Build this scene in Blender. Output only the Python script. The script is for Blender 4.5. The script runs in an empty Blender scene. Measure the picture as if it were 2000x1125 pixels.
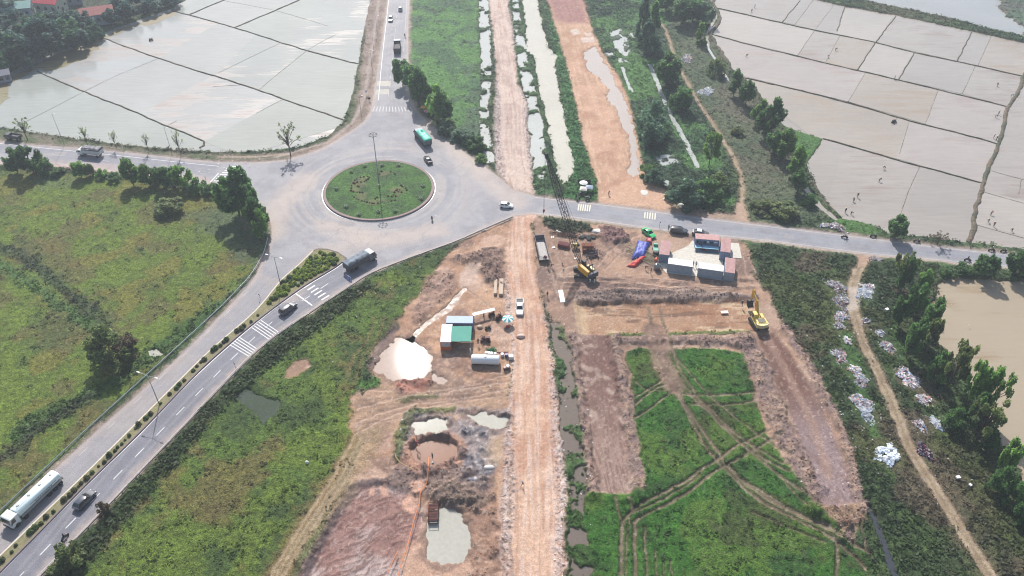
import bpy, bmesh, math, random
import numpy as np
from mathutils import Vector, Matrix

random.seed(11)
RNG = np.random.default_rng(7)
SC = bpy.context.scene
COL = SC.collection
H, F, PITCH = 126.0, 1580.0, math.radians(39.8)
CP, SP = math.cos(PITCH), math.sin(PITCH)


def P(pts):
    """survey points (photo pixels) -> ground metres, N x 2"""
    a = np.asarray(pts, float).reshape(-1, 2)
    x = (a[:, 0] - 1000) / F
    y = -(a[:, 1] - 562.5) / F
    t = H / (SP - y * CP)
    return np.stack([t * x, t * (CP + y * SP)], 1)


def G(u, v, z=0.0):
    p = P([(u, v)])[0]
    return Vector((p[0], p[1], z))


def GZ(u, v, z):
    """ground position of something seen at (u, v) that stands z above the ground"""
    p = P([(u, v)])[0] * ((H - z) / H)
    return Vector((p[0], p[1], z))


def ang(a, b):
    A, B = P([a, b])
    return math.atan2(B[1] - A[1], B[0] - A[0])


# ---------------------------------------------------------------- camera, sky, sun
cam = bpy.data.cameras.new('camera')
camo = bpy.data.objects.new('camera', cam)
COL.objects.link(camo)
camo.location = (0, 0, H)
camo.rotation_euler = (math.pi / 2 - PITCH, 0, 0)
cam.sensor_width = 36
cam.lens = F / 2000 * 36
cam.clip_end = 20000
SC.camera = camo

SUN_EL, SUN_AZ = math.radians(44.4), math.radians(-9.8)   # azimuth from +Y, towards +X
w = bpy.data.worlds.new('World')
SC.world = w
w.use_nodes = True
nt = w.node_tree
sky = nt.nodes.new('ShaderNodeTexSky')
sky.sky_type = 'NISHITA'
sky.sun_disc = False
sky.sun_elevation = SUN_EL
sky.sun_rotation = SUN_AZ
sky.dust_density = 2.5
sky.air_density = 1.3
bg = nt.nodes['Background']
bg.inputs['Strength'].default_value = 0.115
nt.links.new(sky.outputs[0], bg.inputs[0])
sun = bpy.data.lights.new('sun', 'SUN')
sun.energy = 4.9
sun.angle = math.radians(0.6)
sun.color = (1.0, 0.965, 0.92)
suno = bpy.data.objects.new('sun', sun)
COL.objects.link(suno)
sd = Vector((math.sin(SUN_AZ) * math.cos(SUN_EL), math.cos(SUN_AZ) * math.cos(SUN_EL), math.sin(SUN_EL)))
suno.rotation_euler = sd.to_track_quat('Z', 'Y').to_euler()
SC.view_settings.view_transform = 'Standard'
SC.view_settings.look = 'None'
SC.view_settings.exposure = 0.52
SC.cycles.max_bounces = 6
SC.cycles.diffuse_bounces = 2
SC.cycles.glossy_bounces = 2
SC.cycles.transmission_bounces = 3
SC.cycles.transparent_max_bounces = 6
SC.cycles.volume_bounces = 0
SC.cycles.use_adaptive_sampling = True
SC.cycles.adaptive_threshold = 0.01
SC.cycles.filter_width = 1.1
SC.cycles.use_denoising = True
SC.cycles.sample_clamp_indirect = 6

KA = 0.56   # sunlit look -> surface albedo


def lin(c, k=None):
    k = KA if k is None else k
    o = []
    for v in c[:3]:
        v = v / 255.0
        o.append(k * (v / 12.92 if v <= 0.04045 else ((v + 0.055) / 1.055) ** 2.4))
    return np.array(o, np.float32)


# ---------------------------------------------------------------- tags and materials
def tag(o, label=None, cat=None, group=None, kind=None):
    if label: o['label'] = label
    if cat: o['category'] = cat
    if group: o['group'] = group
    if kind: o['kind'] = kind
    return o


MATS = {}


def mat(name, rgb, rough=0.6, metal=0.0, var=0.12, vscale=3.0, bump=0.0, k=0.7, coat=0.0, spec=0.5):
    if name in MATS: return MATS[name]
    m = bpy.data.materials.new(name)
    m.use_nodes = True
    n, l = m.node_tree.nodes, m.node_tree.links
    b = n['Principled BSDF']
    c = lin(rgb, k)
    tc = n.new('ShaderNodeTexCoord')
    nz = n.new('ShaderNodeTexNoise')
    nz.inputs['Scale'].default_value = vscale
    nz.inputs['Detail'].default_value = 5
    l.new(tc.outputs['Object'], nz.inputs['Vector'])
    mr = n.new('ShaderNodeMapRange')
    mr.inputs['From Min'].default_value = 0.3
    mr.inputs['From Max'].default_value = 0.7
    mr.inputs['To Min'].default_value = 1 - var
    mr.inputs['To Max'].default_value = 1 + var
    l.new(nz.outputs['Fac'], mr.inputs['Value'])
    mx = n.new('ShaderNodeVectorMath')
    mx.operation = 'SCALE'
    mx.inputs[0].default_value = c
    l.new(mr.outputs[0], mx.inputs['Scale'])
    l.new(mx.outputs[0], b.inputs['Base Color'])
    b.inputs['Roughness'].default_value = rough
    b.inputs['Metallic'].default_value = metal
    b.inputs['Coat Weight'].default_value = coat
    b.inputs['Specular IOR Level'].default_value = spec
    if bump:
        bp = n.new('ShaderNodeBump')
        bp.inputs['Strength'].default_value = bump
        bp.inputs['Distance'].default_value = 0.1
        l.new(nz.outputs['Fac'], bp.inputs['Height'])
        l.new(bp.outputs[0], b.inputs['Normal'])
    MATS[name] = m
    return m


def ground_material():
    m = bpy.data.materials.new('ground_cover')
    m.use_nodes = True
    n, l = m.node_tree.nodes, m.node_tree.links
    b = n['Principled BSDF']
    at = n.new('ShaderNodeAttribute'); at.attribute_name = 'Col'
    sf = n.new('ShaderNodeAttribute'); sf.attribute_name = 'Surf'   # r vegetation, g roughness, b grain
    sp = n.new('ShaderNodeSeparateColor')
    l.new(sf.outputs['Color'], sp.inputs[0])
    tc = n.new('ShaderNodeTexCoord')

    def noise(scale, det, rough=0.6):
        z = n.new('ShaderNodeTexNoise')
        z.inputs['Scale'].default_value = scale
        z.inputs['Detail'].default_value = det
        z.inputs['Roughness'].default_value = rough
        l.new(tc.outputs['Object'], z.inputs['Vector'])
        return z.outputs['Fac']

    def mapr(s, a, c, d, e):
        z = n.new('ShaderNodeMapRange')
        for k, v in zip(('From Min', 'From Max', 'To Min', 'To Max'), (a, c, d, e)): z.inputs[k].default_value = v
        l.new(s, z.inputs['Value'])
        return z.outputs[0]

    def math_(op, a, c):
        z = n.new('ShaderNodeMath'); z.operation = op
        for i, v in enumerate((a, c)):
            if isinstance(v, (int, float)): z.inputs[i].default_value = v
            else: l.new(v, z.inputs[i])
        return z.outputs[0]

    n1, n2, n3 = noise(1.1, 5, .65), noise(4.5, 3, .6), noise(0.35, 4, .6)
    veg, grain = sp.outputs[0], sp.outputs[2]
    fv = math_('MULTIPLY', mapr(n1, .32, .68, .55, 1.5), mapr(n2, .32, .68, .6, 1.45))   # leafy
    fg = math_('MULTIPLY', mapr(n2, .32, .68, .76, 1.26), mapr(n3, .3, .7, .9, 1.1))  # earthy
    f1 = math_('ADD', 1.0, math_('MULTIPLY', veg, math_('SUBTRACT', fv, 1.0)))
    f2 = math_('ADD', 1.0, math_('MULTIPLY', grain, math_('SUBTRACT', fg, 1.0)))
    f = math_('MULTIPLY', f1, f2)
    vm = n.new('ShaderNodeVectorMath'); vm.operation = 'SCALE'
    l.new(at.outputs['Color'], vm.inputs[0]); l.new(f, vm.inputs['Scale'])
    l.new(vm.outputs[0], b.inputs['Base Color'])
    l.new(sp.outputs[1], b.inputs['Roughness'])
    b.inputs['Specular IOR Level'].default_value = 0.25
    hgt = math_('ADD', math_('MULTIPLY', veg, math_('ADD', n1, math_('MULTIPLY', n2, .5))), math_('MULTIPLY', math_('MULTIPLY', grain, math_('ADD', n2, n1)), .3))
    bp = n.new('ShaderNodeBump')
    bp.inputs['Strength'].default_value = 0.8
    bp.inputs['Distance'].default_value = 0.45
    l.new(hgt, bp.inputs['Height'])
    l.new(bp.outputs[0], b.inputs['Normal'])
    return m


def water_material(name, rgb, rough=0.07, ripple=0.02, rscale=2.5, mud=None, spotscale=0.25, thr=0.62, streak=None, k=0.375, ior=1.34, mott=.09):
    m = bpy.data.materials.new(name)
    m.use_nodes = True
    n, l = m.node_tree.nodes, m.node_tree.links
    b = n['Principled BSDF']
    tc = n.new('ShaderNodeTexCoord')
    mp = n.new('ShaderNodeMapping')
    l.new(tc.outputs['Object'], mp.inputs[0])
    if streak is not None:
        mp.inputs['Rotation'].default_value = (0, 0, -streak)
        mp.inputs['Scale'].default_value = (0.12, 1.0, 1.0)
    nz = n.new('ShaderNodeTexNoise'); nz.inputs['Scale'].default_value = rscale; nz.inputs['Detail'].default_value = 4
    l.new(mp.outputs[0], nz.inputs['Vector'])
    lo = n.new('ShaderNodeTexNoise'); lo.inputs['Scale'].default_value = 0.035; lo.inputs['Detail'].default_value = 4
    l.new(tc.outputs['Object'], lo.inputs['Vector'])
    c = lin(rgb, k)
    mr = n.new('ShaderNodeMapRange')
    for kk, v in zip(('From Min', 'From Max', 'To Min', 'To Max'), (.3, .7, .93, 1.07)): mr.inputs[kk].default_value = v
    l.new(lo.outputs['Fac'], mr.inputs['Value'])
    fi = n.new('ShaderNodeTexNoise'); fi.inputs['Scale'].default_value = 1.3; fi.inputs['Detail'].default_value = 6; fi.inputs['Roughness'].default_value = .7
    l.new(mp.outputs[0], fi.inputs['Vector'])
    mf = n.new('ShaderNodeMapRange')
    for kk, v in zip(('From Min', 'From Max', 'To Min', 'To Max'), (.3, .7, 1 - mott, 1 + mott)): mf.inputs[kk].default_value = v
    l.new(fi.outputs['Fac'], mf.inputs['Value'])
    mm = n.new('ShaderNodeMath'); mm.operation = 'MULTIPLY'; l.new(mr.outputs[0], mm.inputs[0]); l.new(mf.outputs[0], mm.inputs[1])
    vm = n.new('ShaderNodeVectorMath'); vm.operation = 'SCALE'; vm.inputs[0].default_value = c
    l.new(mm.outputs[0], vm.inputs['Scale'])
    col = vm.outputs[0]
    if mud is not None:
        s2 = n.new('ShaderNodeTexNoise'); s2.inputs['Scale'].default_value = spotscale; s2.inputs['Detail'].default_value = 8; s2.inputs['Roughness'].default_value = .75
        l.new(mp.outputs[0], s2.inputs['Vector'])
        s3 = n.new('ShaderNodeTexNoise'); s3.inputs['Scale'].default_value = 0.05; s3.inputs['Detail'].default_value = 2
        l.new(tc.outputs['Object'], s3.inputs['Vector'])
        ad = n.new('ShaderNodeMath'); ad.operation = 'MULTIPLY_ADD'; ad.inputs[1].default_value = .6
        l.new(s3.outputs['Fac'], ad.inputs[0]); l.new(s2.outputs['Fac'], ad.inputs[2])
        m2 = n.new('ShaderNodeMapRange')
        for kk, v in zip(('From Min', 'From Max', 'To Min', 'To Max'), (thr + .22, thr + .42, 0, .75)): m2.inputs[kk].default_value = v
        l.new(ad.outputs[0], m2.inputs['Value'])
        mx = n.new('ShaderNodeMix'); mx.data_type = 'RGBA'
        l.new(m2.outputs[0], mx.inputs['Factor']); l.new(col, mx.inputs['A'])
        mx.inputs['B'].default_value = (*lin(mud, k), 1)
        col = mx.outputs['Result']
        r2 = n.new('ShaderNodeMapRange')
        for kk, v in zip(('From Min', 'From Max', 'To Min', 'To Max'), (0, .85, rough, .6)): r2.inputs[kk].default_value = v
        l.new(m2.outputs[0], r2.inputs['Value']); l.new(r2.outputs[0], b.inputs['Roughness'])
    else:
        b.inputs['Roughness'].default_value = rough
    l.new(col, b.inputs['Base Color'])
    b.inputs['IOR'].default_value = ior
    bp = n.new('ShaderNodeBump'); bp.inputs['Strength'].default_value = 1.0; bp.inputs['Distance'].default_value = ripple
    l.new(nz.outputs['Fac'], bp.inputs['Height']); l.new(bp.outputs[0], b.inputs['Normal'])
    return m


# ---------------------------------------------------------------- noise and shapes on the terrain grid
def _hash(ix, iy, seed):
    h = (ix.astype(np.int64) * 374761393 + iy.astype(np.int64) * 668265263 + seed * 974711) & 0x7fffffff
    h = ((h ^ (h >> 13)) * 1274126177) & 0x7fffffff
    h = h ^ (h >> 16)
    return (h & 0xffff).astype(np.float32) / 65535.0


def vnoise(x, y, seed=0):
    ix, iy = np.floor(x), np.floor(y)
    fx, fy = (x - ix).astype(np.float32), (y - iy).astype(np.float32)
    fx = fx * fx * (3 - 2 * fx); fy = fy * fy * (3 - 2 * fy)
    a, b = _hash(ix, iy, seed), _hash(ix + 1, iy, seed)
    c, d = _hash(ix, iy + 1, seed), _hash(ix + 1, iy + 1, seed)
    return (a + (b - a) * fx) * (1 - fy) + (c + (d - c) * fx) * fy


def fbm(x, y, scale, octv=4, seed=0, gain=0.55):
    o = np.zeros_like(x, dtype=np.float32); amp = 1.0; tot = 0
    for i in range(octv):
        a = .6 + 1.1 * i + seed * .37; ca_, sa_ = math.cos(a), math.sin(a)
        o += amp * vnoise((x * ca_ - y * sa_) / scale + 17.3 * i, (x * sa_ + y * ca_) / scale - 9.1 * i, seed + i * 31)
        tot += amp; amp *= gain; scale *= 0.5
    return o / tot


def sstep(a, b, x):
    t = np.clip((x - a) / (b - a), 0, 1)
    return t * t * (3 - 2 * t)


def sdf(poly, x, y):
    d = np.full(x.shape, 1e9, np.float32)
    ins = np.zeros(x.shape, bool)
    n = len(poly)
    for i in range(n):
        ax, ay = poly[i]; bx, by = poly[(i + 1) % n]
        ex, ey = bx - ax, by - ay
        L = ex * ex + ey * ey + 1e-9
        t = np.clip(((x - ax) * ex + (y - ay) * ey) / L, 0, 1)
        d = np.minimum(d, np.hypot(x - ax - t * ex, y - ay - t * ey))
        c = ((ay > y) != (by > y)) & (x < ex * (y - ay) / (ey if abs(ey) > 1e-9 else 1e-9) + ax)
        ins ^= c
    return np.where(ins, d, -d)


def pdist(line, x, y):
    d = np.full(x.shape, 1e9, np.float32)
    for i in range(len(line) - 1):
        ax, ay = line[i]; bx, by = line[i + 1]
        ex, ey = bx - ax, by - ay
        L = ex * ex + ey * ey + 1e-9
        t = np.clip(((x - ax) * ex + (y - ay) * ey) / L, 0, 1)
        d = np.minimum(d, np.hypot(x - ax - t * ex, y - ay - t * ey))
    return d


def smooth_line(pts, n=4, closed=False):
    """Catmull-Rom through the points"""
    p = [np.asarray(q, float) for q in pts]
    m = len(p); out = []
    for i in range(m if closed else m - 1):
        if closed: a, b, c, d = p[i - 1], p[i], p[(i + 1) % m], p[(i + 2) % m]
        else: a, b, c, d = p[max(i - 1, 0)], p[i], p[i + 1], p[min(i + 2, m - 1)]
        for k in range(n):
            t = k / n
            out.append(0.5 * ((2 * b) + (c - a) * t + (2 * a - 5 * b + 4 * c - d) * t * t + (3 * b - a - 3 * c + d) * t ** 3))
    if not closed: out.append(p[-1])
    return np.array(out)


# grid: fine where the photograph looks, coarse out to the horizon
ys = [62.0]
while ys[-1] < 352: ys.append(ys[-1] + 0.235 * (ys[-1] / 74.0) ** 0.85)
lo = [61.0]
while lo[-1] > -150: lo.append(lo[-1] - (62.3 - lo[-1]) * 0.45 - .2)
hi = [ys[-1] + 1]
while hi[-1] < 1500: hi.append(hi[-1] + (hi[-1] - ys[-1]) * 0.3 + .6)
YR = np.array(lo[::-1] + ys + hi)
NC = 1060
core = np.linspace(-1, 1, NC)
ext = [1.004]
while ext[-1] < 5.5: ext.append(ext[-1] + (ext[-1] - 1) * .4 + .002)
ext = np.array(ext)
SX = np.concatenate([-ext[::-1], core, ext])
HW = np.clip(97 + (np.clip(YR, 62, 352) - 74) * 0.552, 60, 300)
X = (SX[None, :] * HW[:, None]).astype(np.float32)
Y = np.repeat(YR[:, None], len(SX), 1).astype(np.float32)
NR, NCOL = X.shape
X = X.ravel(); Y = Y.ravel()
WX = (fbm(X, Y, 3.2, 3, 101) - .5) * 2 + (fbm(X, Y, .8, 2, 111) - .5) * 1.0
WY = (fbm(X, Y, 3.2, 3, 202) - .5) * 2 + (fbm(X, Y, .8, 2, 212) - .5) * 1.0
N_big, N_mid, N_fine, N_tiny = fbm(X, Y, 26, 4, 1), fbm(X, Y, 7, 4, 2), fbm(X, Y, 2.0, 3, 3), fbm(X, Y, .7, 2, 4)
Z = np.zeros_like(X)
C = np.zeros((X.size, 3), np.float32)
VEG = np.ones_like(X); ROU = np.full_like(X, .9); GRA = np.ones_like(X)
REG = np.zeros(X.size, np.int8)
SHR = np.zeros_like(X)     # how thick the weeds stand


class Mask:
    """soft mask over a subset of the terrain vertices"""
    def __init__(s, idx, m): s.i, s.m = idx, m


def area(px, warp=0.6, feather=0.5, grow=0.0, metres=False):
    poly = np.asarray(px, float) if metres else P(px)
    mg = abs(warp) + feather + abs(grow) + 2
    i = np.nonzero((X > poly[:, 0].min() - mg) & (X < poly[:, 0].max() + mg) & (Y > poly[:, 1].min() - mg) & (Y < poly[:, 1].max() + mg))[0]
    d = sdf(poly, X[i] + WX[i] * warp, Y[i] + WY[i] * warp) + grow
    return Mask(i, sstep(-feather, feather, d))


def strip(px, width, warp=0.3, feather=0.3, metres=False):
    line = np.asarray(px, float) if metres else P(px)
    mg = width + warp + feather + 2
    i = np.nonzero((X > line[:, 0].min() - mg) & (X < line[:, 0].max() + mg) & (Y > line[:, 1].min() - mg) & (Y < line[:, 1].max() + mg))[0]
    d = width / 2 - pdist(line, X[i] + WX[i] * warp, Y[i] + WY[i] * warp)
    return Mask(i, sstep(-feather, feather, d))


def paint(M, col, amt=1.0, veg=None, rough=None, grain=None, shr=None, reg=None, k=None):
    i = M.i; m = (M.m * amt).astype(np.float32)
    c = lin(col, k) if isinstance(col, tuple) else col
    C[i] = C[i] * (1 - m[:, None]) + c * m[:, None]
    for arr, v in ((VEG, veg), (ROU, rough), (GRA, grain), (SHR, shr)):
        if v is not None: arr[i] = arr[i] * (1 - m) + v * m
    if reg is not None: REG[i[M.m > 0.5]] = reg


def sub(M, f): return Mask(M.i, M.m * f[M.i])


def thr(nz, a, b): return sstep(a, b, nz)


def mixn(i, c1, c2, f, k=None):
    f = f[:, None]
    return lin(c1, k) * (1 - f) + lin(c2, k) * f
# ---------------------------------------------------------------- terrain: survey outlines
ROAD = [(760, -160), (757, 0), (749, 60), (740, 120), (734, 160), (728, 196), (723, 218), (712, 236), (695, 250), (676, 262), (640, 284), (610, 297), (560, 312), (500, 317),
        (430, 317), (371, 311), (240, 297), (150, 289), (63, 283), (0, 277), (-500, 235), (-520, 280), (0, 320), (145, 324), (240, 337), (330, 348), (411, 359), (470, 378), (500, 395), (522, 418), (531, 440),
        (531, 457), (525, 482), (515, 507), (500, 535), (482, 562), (440, 606), (380, 668), (293, 750), (200, 832), (125, 900), (0, 1026), (-140, 1180), (-180, 1420), (-160, 1420), (75, 1125),
        (200, 996), (346, 842), (430, 752), (500, 684), (545, 648), (595, 615), (640, 585), (675, 562), (725, 531), (800, 501), (888, 471), (941, 448), (1001, 422),
        (1037, 417), (1125, 427), (1250, 445), (1346, 456), (1501, 472), (1675, 495), (1813, 508), (2001, 526), (2600, 590), (2640, 555), (2001, 500), (1969, 495), (1826, 480),
        (1675, 461), (1501, 440), (1351, 422), (1266, 410), (1175, 398), (1113, 391), (1045, 383), (1003, 371), (971, 343), (926, 311), (888, 283), (856, 260), (833, 238), (813, 214),
        (800, 190), (797, 108), (798, 40), (800, 0), (806, -160)]
PADDY_L = [(-300, 228), (0, 248), (120, 266), (250, 283), (330, 291), (430, 296), (500, 295), (580, 288), (640, 266), (670, 236), (686, 190), (698, 130), (710, 60), (722, 0), (735, -90), (420, -90), (362, 0), (330, 17), (250, 46), (190, 67), (110, 102), (50, 124), (0, 150), (-300, 300 - 40)]
PADDY_R = [(1360, -90), (1392, 0), (1405, 35), (1384, 62), (1402, 95), (1430, 138), (1470, 165), (1510, 215), (1532, 246), (1607, 271), (1577, 318), (1592, 365), (1620, 403), (1642, 425), (1700, 436), (1735, 455), (1826, 464), (1900, 474), (2001, 487), (2400, 525), (2500, 160), (2300, 120), (2001, 83), (1900, 61), (1750, 29), (1650, 12), (1560, -10), (1450, -90)]
LAKE = [(1640, -10), (1700, 2), (1750, 12), (1850, 33), (1900, 46), (2001, 70), (2600, 190), (2900, 0), (2300, -150), (1560, -150)]
POND_R = [(1838, 548), (1880, 541), (1930, 544), (2001, 549), (2300, 580), (2330, 900), (2100, 1000), (2001, 945), (1985, 905), (1950, 850), (1922, 800), (1898, 752), (1862, 700), (1822, 660), (1822, 610), (1826, 575)]
CANAL = [(1014, -90), (1019, 0), (1028, 50), (1027, 93), (1043, 112), (1053, 175), (1063, 208), (1073, 262), (1085, 310), (1088, 345), (1100, 358), (1112, 354), (1119, 338), (1121, 305), (1113, 282), (1105, 240), (1093, 180), (1083, 120), (1091, 108), (1073, 95), (1060, 50), (1050, 0), (1042, -90)]
DITCH_L = [(932, -60), (935, 0), (937, 60), (939, 110), (942, 160), (936, 205), (936, 250), (940, 285), (950, 318), (968, 316), (962, 285), (955, 250), (953, 205), (963, 160), (960, 110), (958, 60), (953, 0), (950, -60)]
DITCH_M = [(994, -60), (1000, 5), (1004, 60), (1010, 120), (1020, 165), (1030, 205), (1034, 282), (1042, 330), (1058, 352), (1072, 345), (1068, 300), (1060, 240), (1053, 205), (1044, 165), (1030, 110), (1020, 60), (1012, 0), (1006, -60)]
DITCH_S = [(1075, 630), (1084, 690), (1091, 760), (1097, 840), (1108, 930), (1112, 1000), (1112, 1060), (1118, 1180), (1158, 1180), (1156, 1100), (1146, 1040), (1142, 990), (1146, 940), (1138, 850), (1124, 770), (1116, 700), (1106, 640), (1096, 628)]
STREAM = [(1690, 985), (1703, 1010), (1720, 1060), (1738, 1130), (1748, 1180), (1766, 1180), (1757, 1125), (1735, 1060), (1712, 1005), (1700, 985)]
HAUL = [(950, -160), (954, 0), (964, 75), (970, 150), (965, 213), (966, 282), (971, 335), (1001, 372), (1046, 384), (1040, 365), (1036, 282), (1032, 208), (1011, 160), (1001, 50), (992, 0), (984, -160)]
HAUL_S = [(1001, 421), (994, 470), (990, 530), (985, 600), (998, 660), (1000, 760), (985, 860), (980, 960), (978, 1125), (975, 1300), (1112, 1300), (1106, 1125), (1100, 1031), (1109, 956), (1101, 843), (1086, 762), (1076, 687), (1068, 625), (1052, 563), (1044, 507), (1040, 440), (1050, 419)]
EMB = [(1062, -160), (1069, 0), (1098, 100), (1118, 175), (1139, 276), (1163, 350), (1168, 397), (1266, 411), (1310, 416), (1300, 375), (1268, 355), (1256, 320), (1246, 270), (1230, 200), (1208, 150), (1178, 105), (1158, 60), (1138, 0), (1130, -160)]
EMB_RED = [(1062, -160), (1069, 0), (1085, 42), (1110, 46), (1150, 47), (1138, 0), (1130, -160)]
EMB_PUD = [(1139, 103), (1163, 90), (1178, 118), (1206, 168), (1224, 200), (1238, 250), (1247, 300), (1250, 335), (1240, 347), (1222, 338), (1236, 305), (1226, 265), (1204, 213), (1186, 193), (1190, 176), (1172, 153), (1150, 135)]
SITE_L = [(1000, 424), (940, 450), (905, 470), (870, 500), (845, 540), (812, 580), (770, 640), (735, 680), (712, 722), (742, 745), (690, 772), (684, 830), (705, 858), (690, 910), (655, 985), (620, 1060), (585, 1130), (560, 1300), (1000, 1300), (1000, 424)]
SITE_R = [(1046, 424), (1110, 432), (1180, 440), (1260, 449), (1346, 458), (1440, 468), (1465, 490), (1470, 540), (1500, 570), (1520, 620), (1545, 660), (1590, 740), (1635, 830), (1665, 940), (1690, 1020), (1660, 1050), (1600, 1010), (1560, 960), (1500, 860), (1470, 760), (1440, 690), (1320, 680), (1225, 685), (1240, 800), (1262, 950), (1230, 975), (1150, 972), (1120, 700), (1078, 632), (1052, 560), (1042, 490)]
GREEN_SE = [(1110, 965), (1165, 965), (1260, 955), (1240, 800), (1226, 690), (1240, 678), (1278, 680), (1300, 690), (1320, 682), (1400, 680), (1450, 690), (1468, 760), (1500, 850), (1545, 920), (1600, 1000), (1640, 1040), (1700, 1090), (1720, 1300), (1105, 1300)]
MEADOW = [(-600, 320), (0, 335), (120, 340), (240, 352), (400, 378), (450, 400), (505, 430), (515, 470), (490, 530), (430, 590), (280, 735), (170, 840), (0, 1000), (-300, 1300), (-900, 900)]
SLOPE = [(690, 562), (800, 512), (880, 482), (830, 560), (770, 640), (735, 680), (710, 720), (690, 780), (700, 850), (660, 940), (590, 1050), (540, 1300), (60, 1300), (90, 1130), (350, 850), (505, 695), (600, 622)]
NFIELD = [(800, -90), (801, 0), (800, 100), (808, 170), (840, 200), (880, 230), (905, 270), (950, 280), (938, 160), (934, 60), (934, -90)]
STRIP_R = [(1290, 30), (1385, 62), (1420, 140), (1500, 230), (1560, 340), (1620, 420), (1560, 440), (1456, 430), (1452, 350), (1400, 250), (1340, 150)]
VERGE_W = [(-300, 232), (0, 252), (120, 270), (250, 288), (330, 296), (430, 301), (500, 300), (580, 293), (640, 270), (675, 238), (692, 190), (703, 130), (715, 60), (724, -40), (762, -40), (752, 60), (742, 120), (728, 215), (690, 258), (640, 288), (560, 314), (430, 319), (240, 300), (0, 280), (-300, 262)]
CUT = [(1128, 592), (1300, 588), (1472, 585), (1482, 646), (1360, 650), (1135, 652)]
DUG_L = [(1128, 655), (1190, 652), (1205, 720), (1222, 850), (1240, 968), (1150, 962), (1140, 820)]
DUG_R = [(1480, 655), (1512, 650), (1545, 690), (1600, 790), (1640, 880), (1672, 985), (1612, 992), (1580, 900), (1530, 770)]
RIBBED = [(680, 950), (735, 945), (800, 960), (828, 1000), (812, 1060), (780, 1130), (760, 1300), (560, 1300), (600, 1110), (640, 1030)]
BERM = [(632, 372), (850, 372)]
SE_SCRUB = [(1470, 480), (1660, 500), (1672, 560), (1700, 500), (1830, 520), (1810, 640), (1900, 800), (1990, 960), (2300, 1100), (2300, 1400), (1720, 1400), (1700, 1080), (1680, 980), (1640, 840), (1560, 690), (1510, 600), (1475, 540)]
VILLAGE = [(-400, 270), (0, 140), (60, 112), (190, 62), (330, 12), (420, -90), (420, -220), (-600, -220)]

# base cover: scrub of mixed greens
ix = np.arange(X.size)
C[:] = mixn(ix, (84, 108, 64), (66, 88, 56), thr(N_mid, .38, .62))
C[:] = C * (1 - .6 * thr(N_big, .55, .7)[:, None]) + lin((104, 96, 78)) * .6 * thr(N_big, .55, .7)[:, None]
SHR[:] = .55
far = sstep(352, 420, Y) + sstep(20, 60, np.abs(X) - np.interp(Y, YR, HW))
SHR *= 1 - np.clip(far, 0, 1)
relief = np.ones_like(X)

M = area(VILLAGE, 1.5, 2); paint(M, (78, 88, 66), 1, shr=.25)
M = area(MEADOW, 1, 1.2); i = M.i
paint(M, mixn(i, (106, 132, 54), (86, 112, 52), thr(N_mid[i], .35, .6)), 1, shr=.07, veg=.8)
paint(sub(M, thr(N_mid, .48, .62)), (136, 134, 66), .6)
paint(sub(M, thr(fbm(X, Y, 9, 5, 55), .56, .68)), (104, 98, 72), .6, shr=.15)
paint(sub(M, thr(fbm(X, Y, 7, 5, 56), .60, .70)), (78, 100, 58), .6, shr=.25)
Ma = area([(350, 420), (430, 400), (520, 430), (515, 480), (490, 520), (440, 480)], 2.5, 2.5); paint(Ma, (84, 104, 86), .75)
Ma = area([(60, 345), (160, 340), (150, 365), (80, 370)], 2, 2); paint(Ma, (98, 124, 82), .7)
for pl, wd, cc in (([(-40, 470), (40, 500), (110, 550), (160, 590), (205, 640)], 3.2, (62, 82, 60)), ([(0, 520), (90, 575), (190, 650)], 3, (78, 118, 66)), ([(40, 850), (110, 800), (160, 780), (240, 740), (300, 690), (420, 600)], 4.5, (66, 104, 54)), ([(0, 900), (60, 850), (170, 780)], 2.4, (58, 72, 54))):
    paint(strip(pl, wd, 1.5, 1.2), cc, .85, shr=.55)
M = area(SLOPE, 1.2, 1); i = M.i
paint(M, mixn(i, (92, 124, 58), (72, 100, 54), thr(N_mid[i], .35, .6)), 1, shr=.2)
paint(sub(M, thr(fbm(X, Y, 11, 5, 61), .52, .62)), (108, 136, 56), .7)
paint(sub(M, thr(fbm(X, Y, 8, 5, 63), .55, .68)), (118, 108, 74), .65, shr=.12)
Ma = strip([(700, 560), (620, 625), (510, 705), (420, 790), (345, 870), (250, 975), (100, 1140)], 5.5, 1.2, 1); paint(Ma, (62, 84, 54), .85, shr=.95)
M = area(NFIELD, 1, .8); i = M.i
paint(M, mixn(i, (96, 142, 76), (78, 114, 76), thr(N_mid[i], .42, .62)), 1, shr=.10, veg=.9)
paint(sub(M, thr(fbm(X, Y, 10, 4, 71), .54, .64)), (86, 106, 88), .7, shr=.3)
M = area([(968, -90), (1012, -90), (1040, 120), (1060, 220), (1085, 350), (1085, 392), (1040, 380), (1030, 200)], .5, .5); paint(M, (70, 104, 62), 1, shr=.5)
M = area([(1040, -90), (1064, -90), (1100, 100), (1140, 276), (1168, 360), (1165, 392), (1095, 388), (1118, 345), (1110, 260), (1085, 110)], .5, .5); paint(M, (74, 122, 66), 1, shr=.6)
M = area(STRIP_R, 2, 2); i = M.i
paint(M, mixn(i, (100, 108, 82), (84, 98, 72), thr(N_mid[i], .35, .6)), 1, shr=.22)
paint(sub(M, thr(N_big, .5, .6)), (112, 104, 90), .6)
M = area([(1135, -40), (1300, 20), (1330, 140), (1400, 260), (1440, 400), (1300, 405), (1255, 330), (1210, 150), (1150, 40)], 1.5, 1.5); i = M.i
paint(M, mixn(i, (78, 112, 72), (62, 88, 62), thr(N_mid[i], .4, .6)), 1, shr=.6)
paint(sub(M, thr(fbm(X, Y, 14, 4, 81), .52, .6)), (92, 136, 66), .7, shr=.2)
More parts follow.
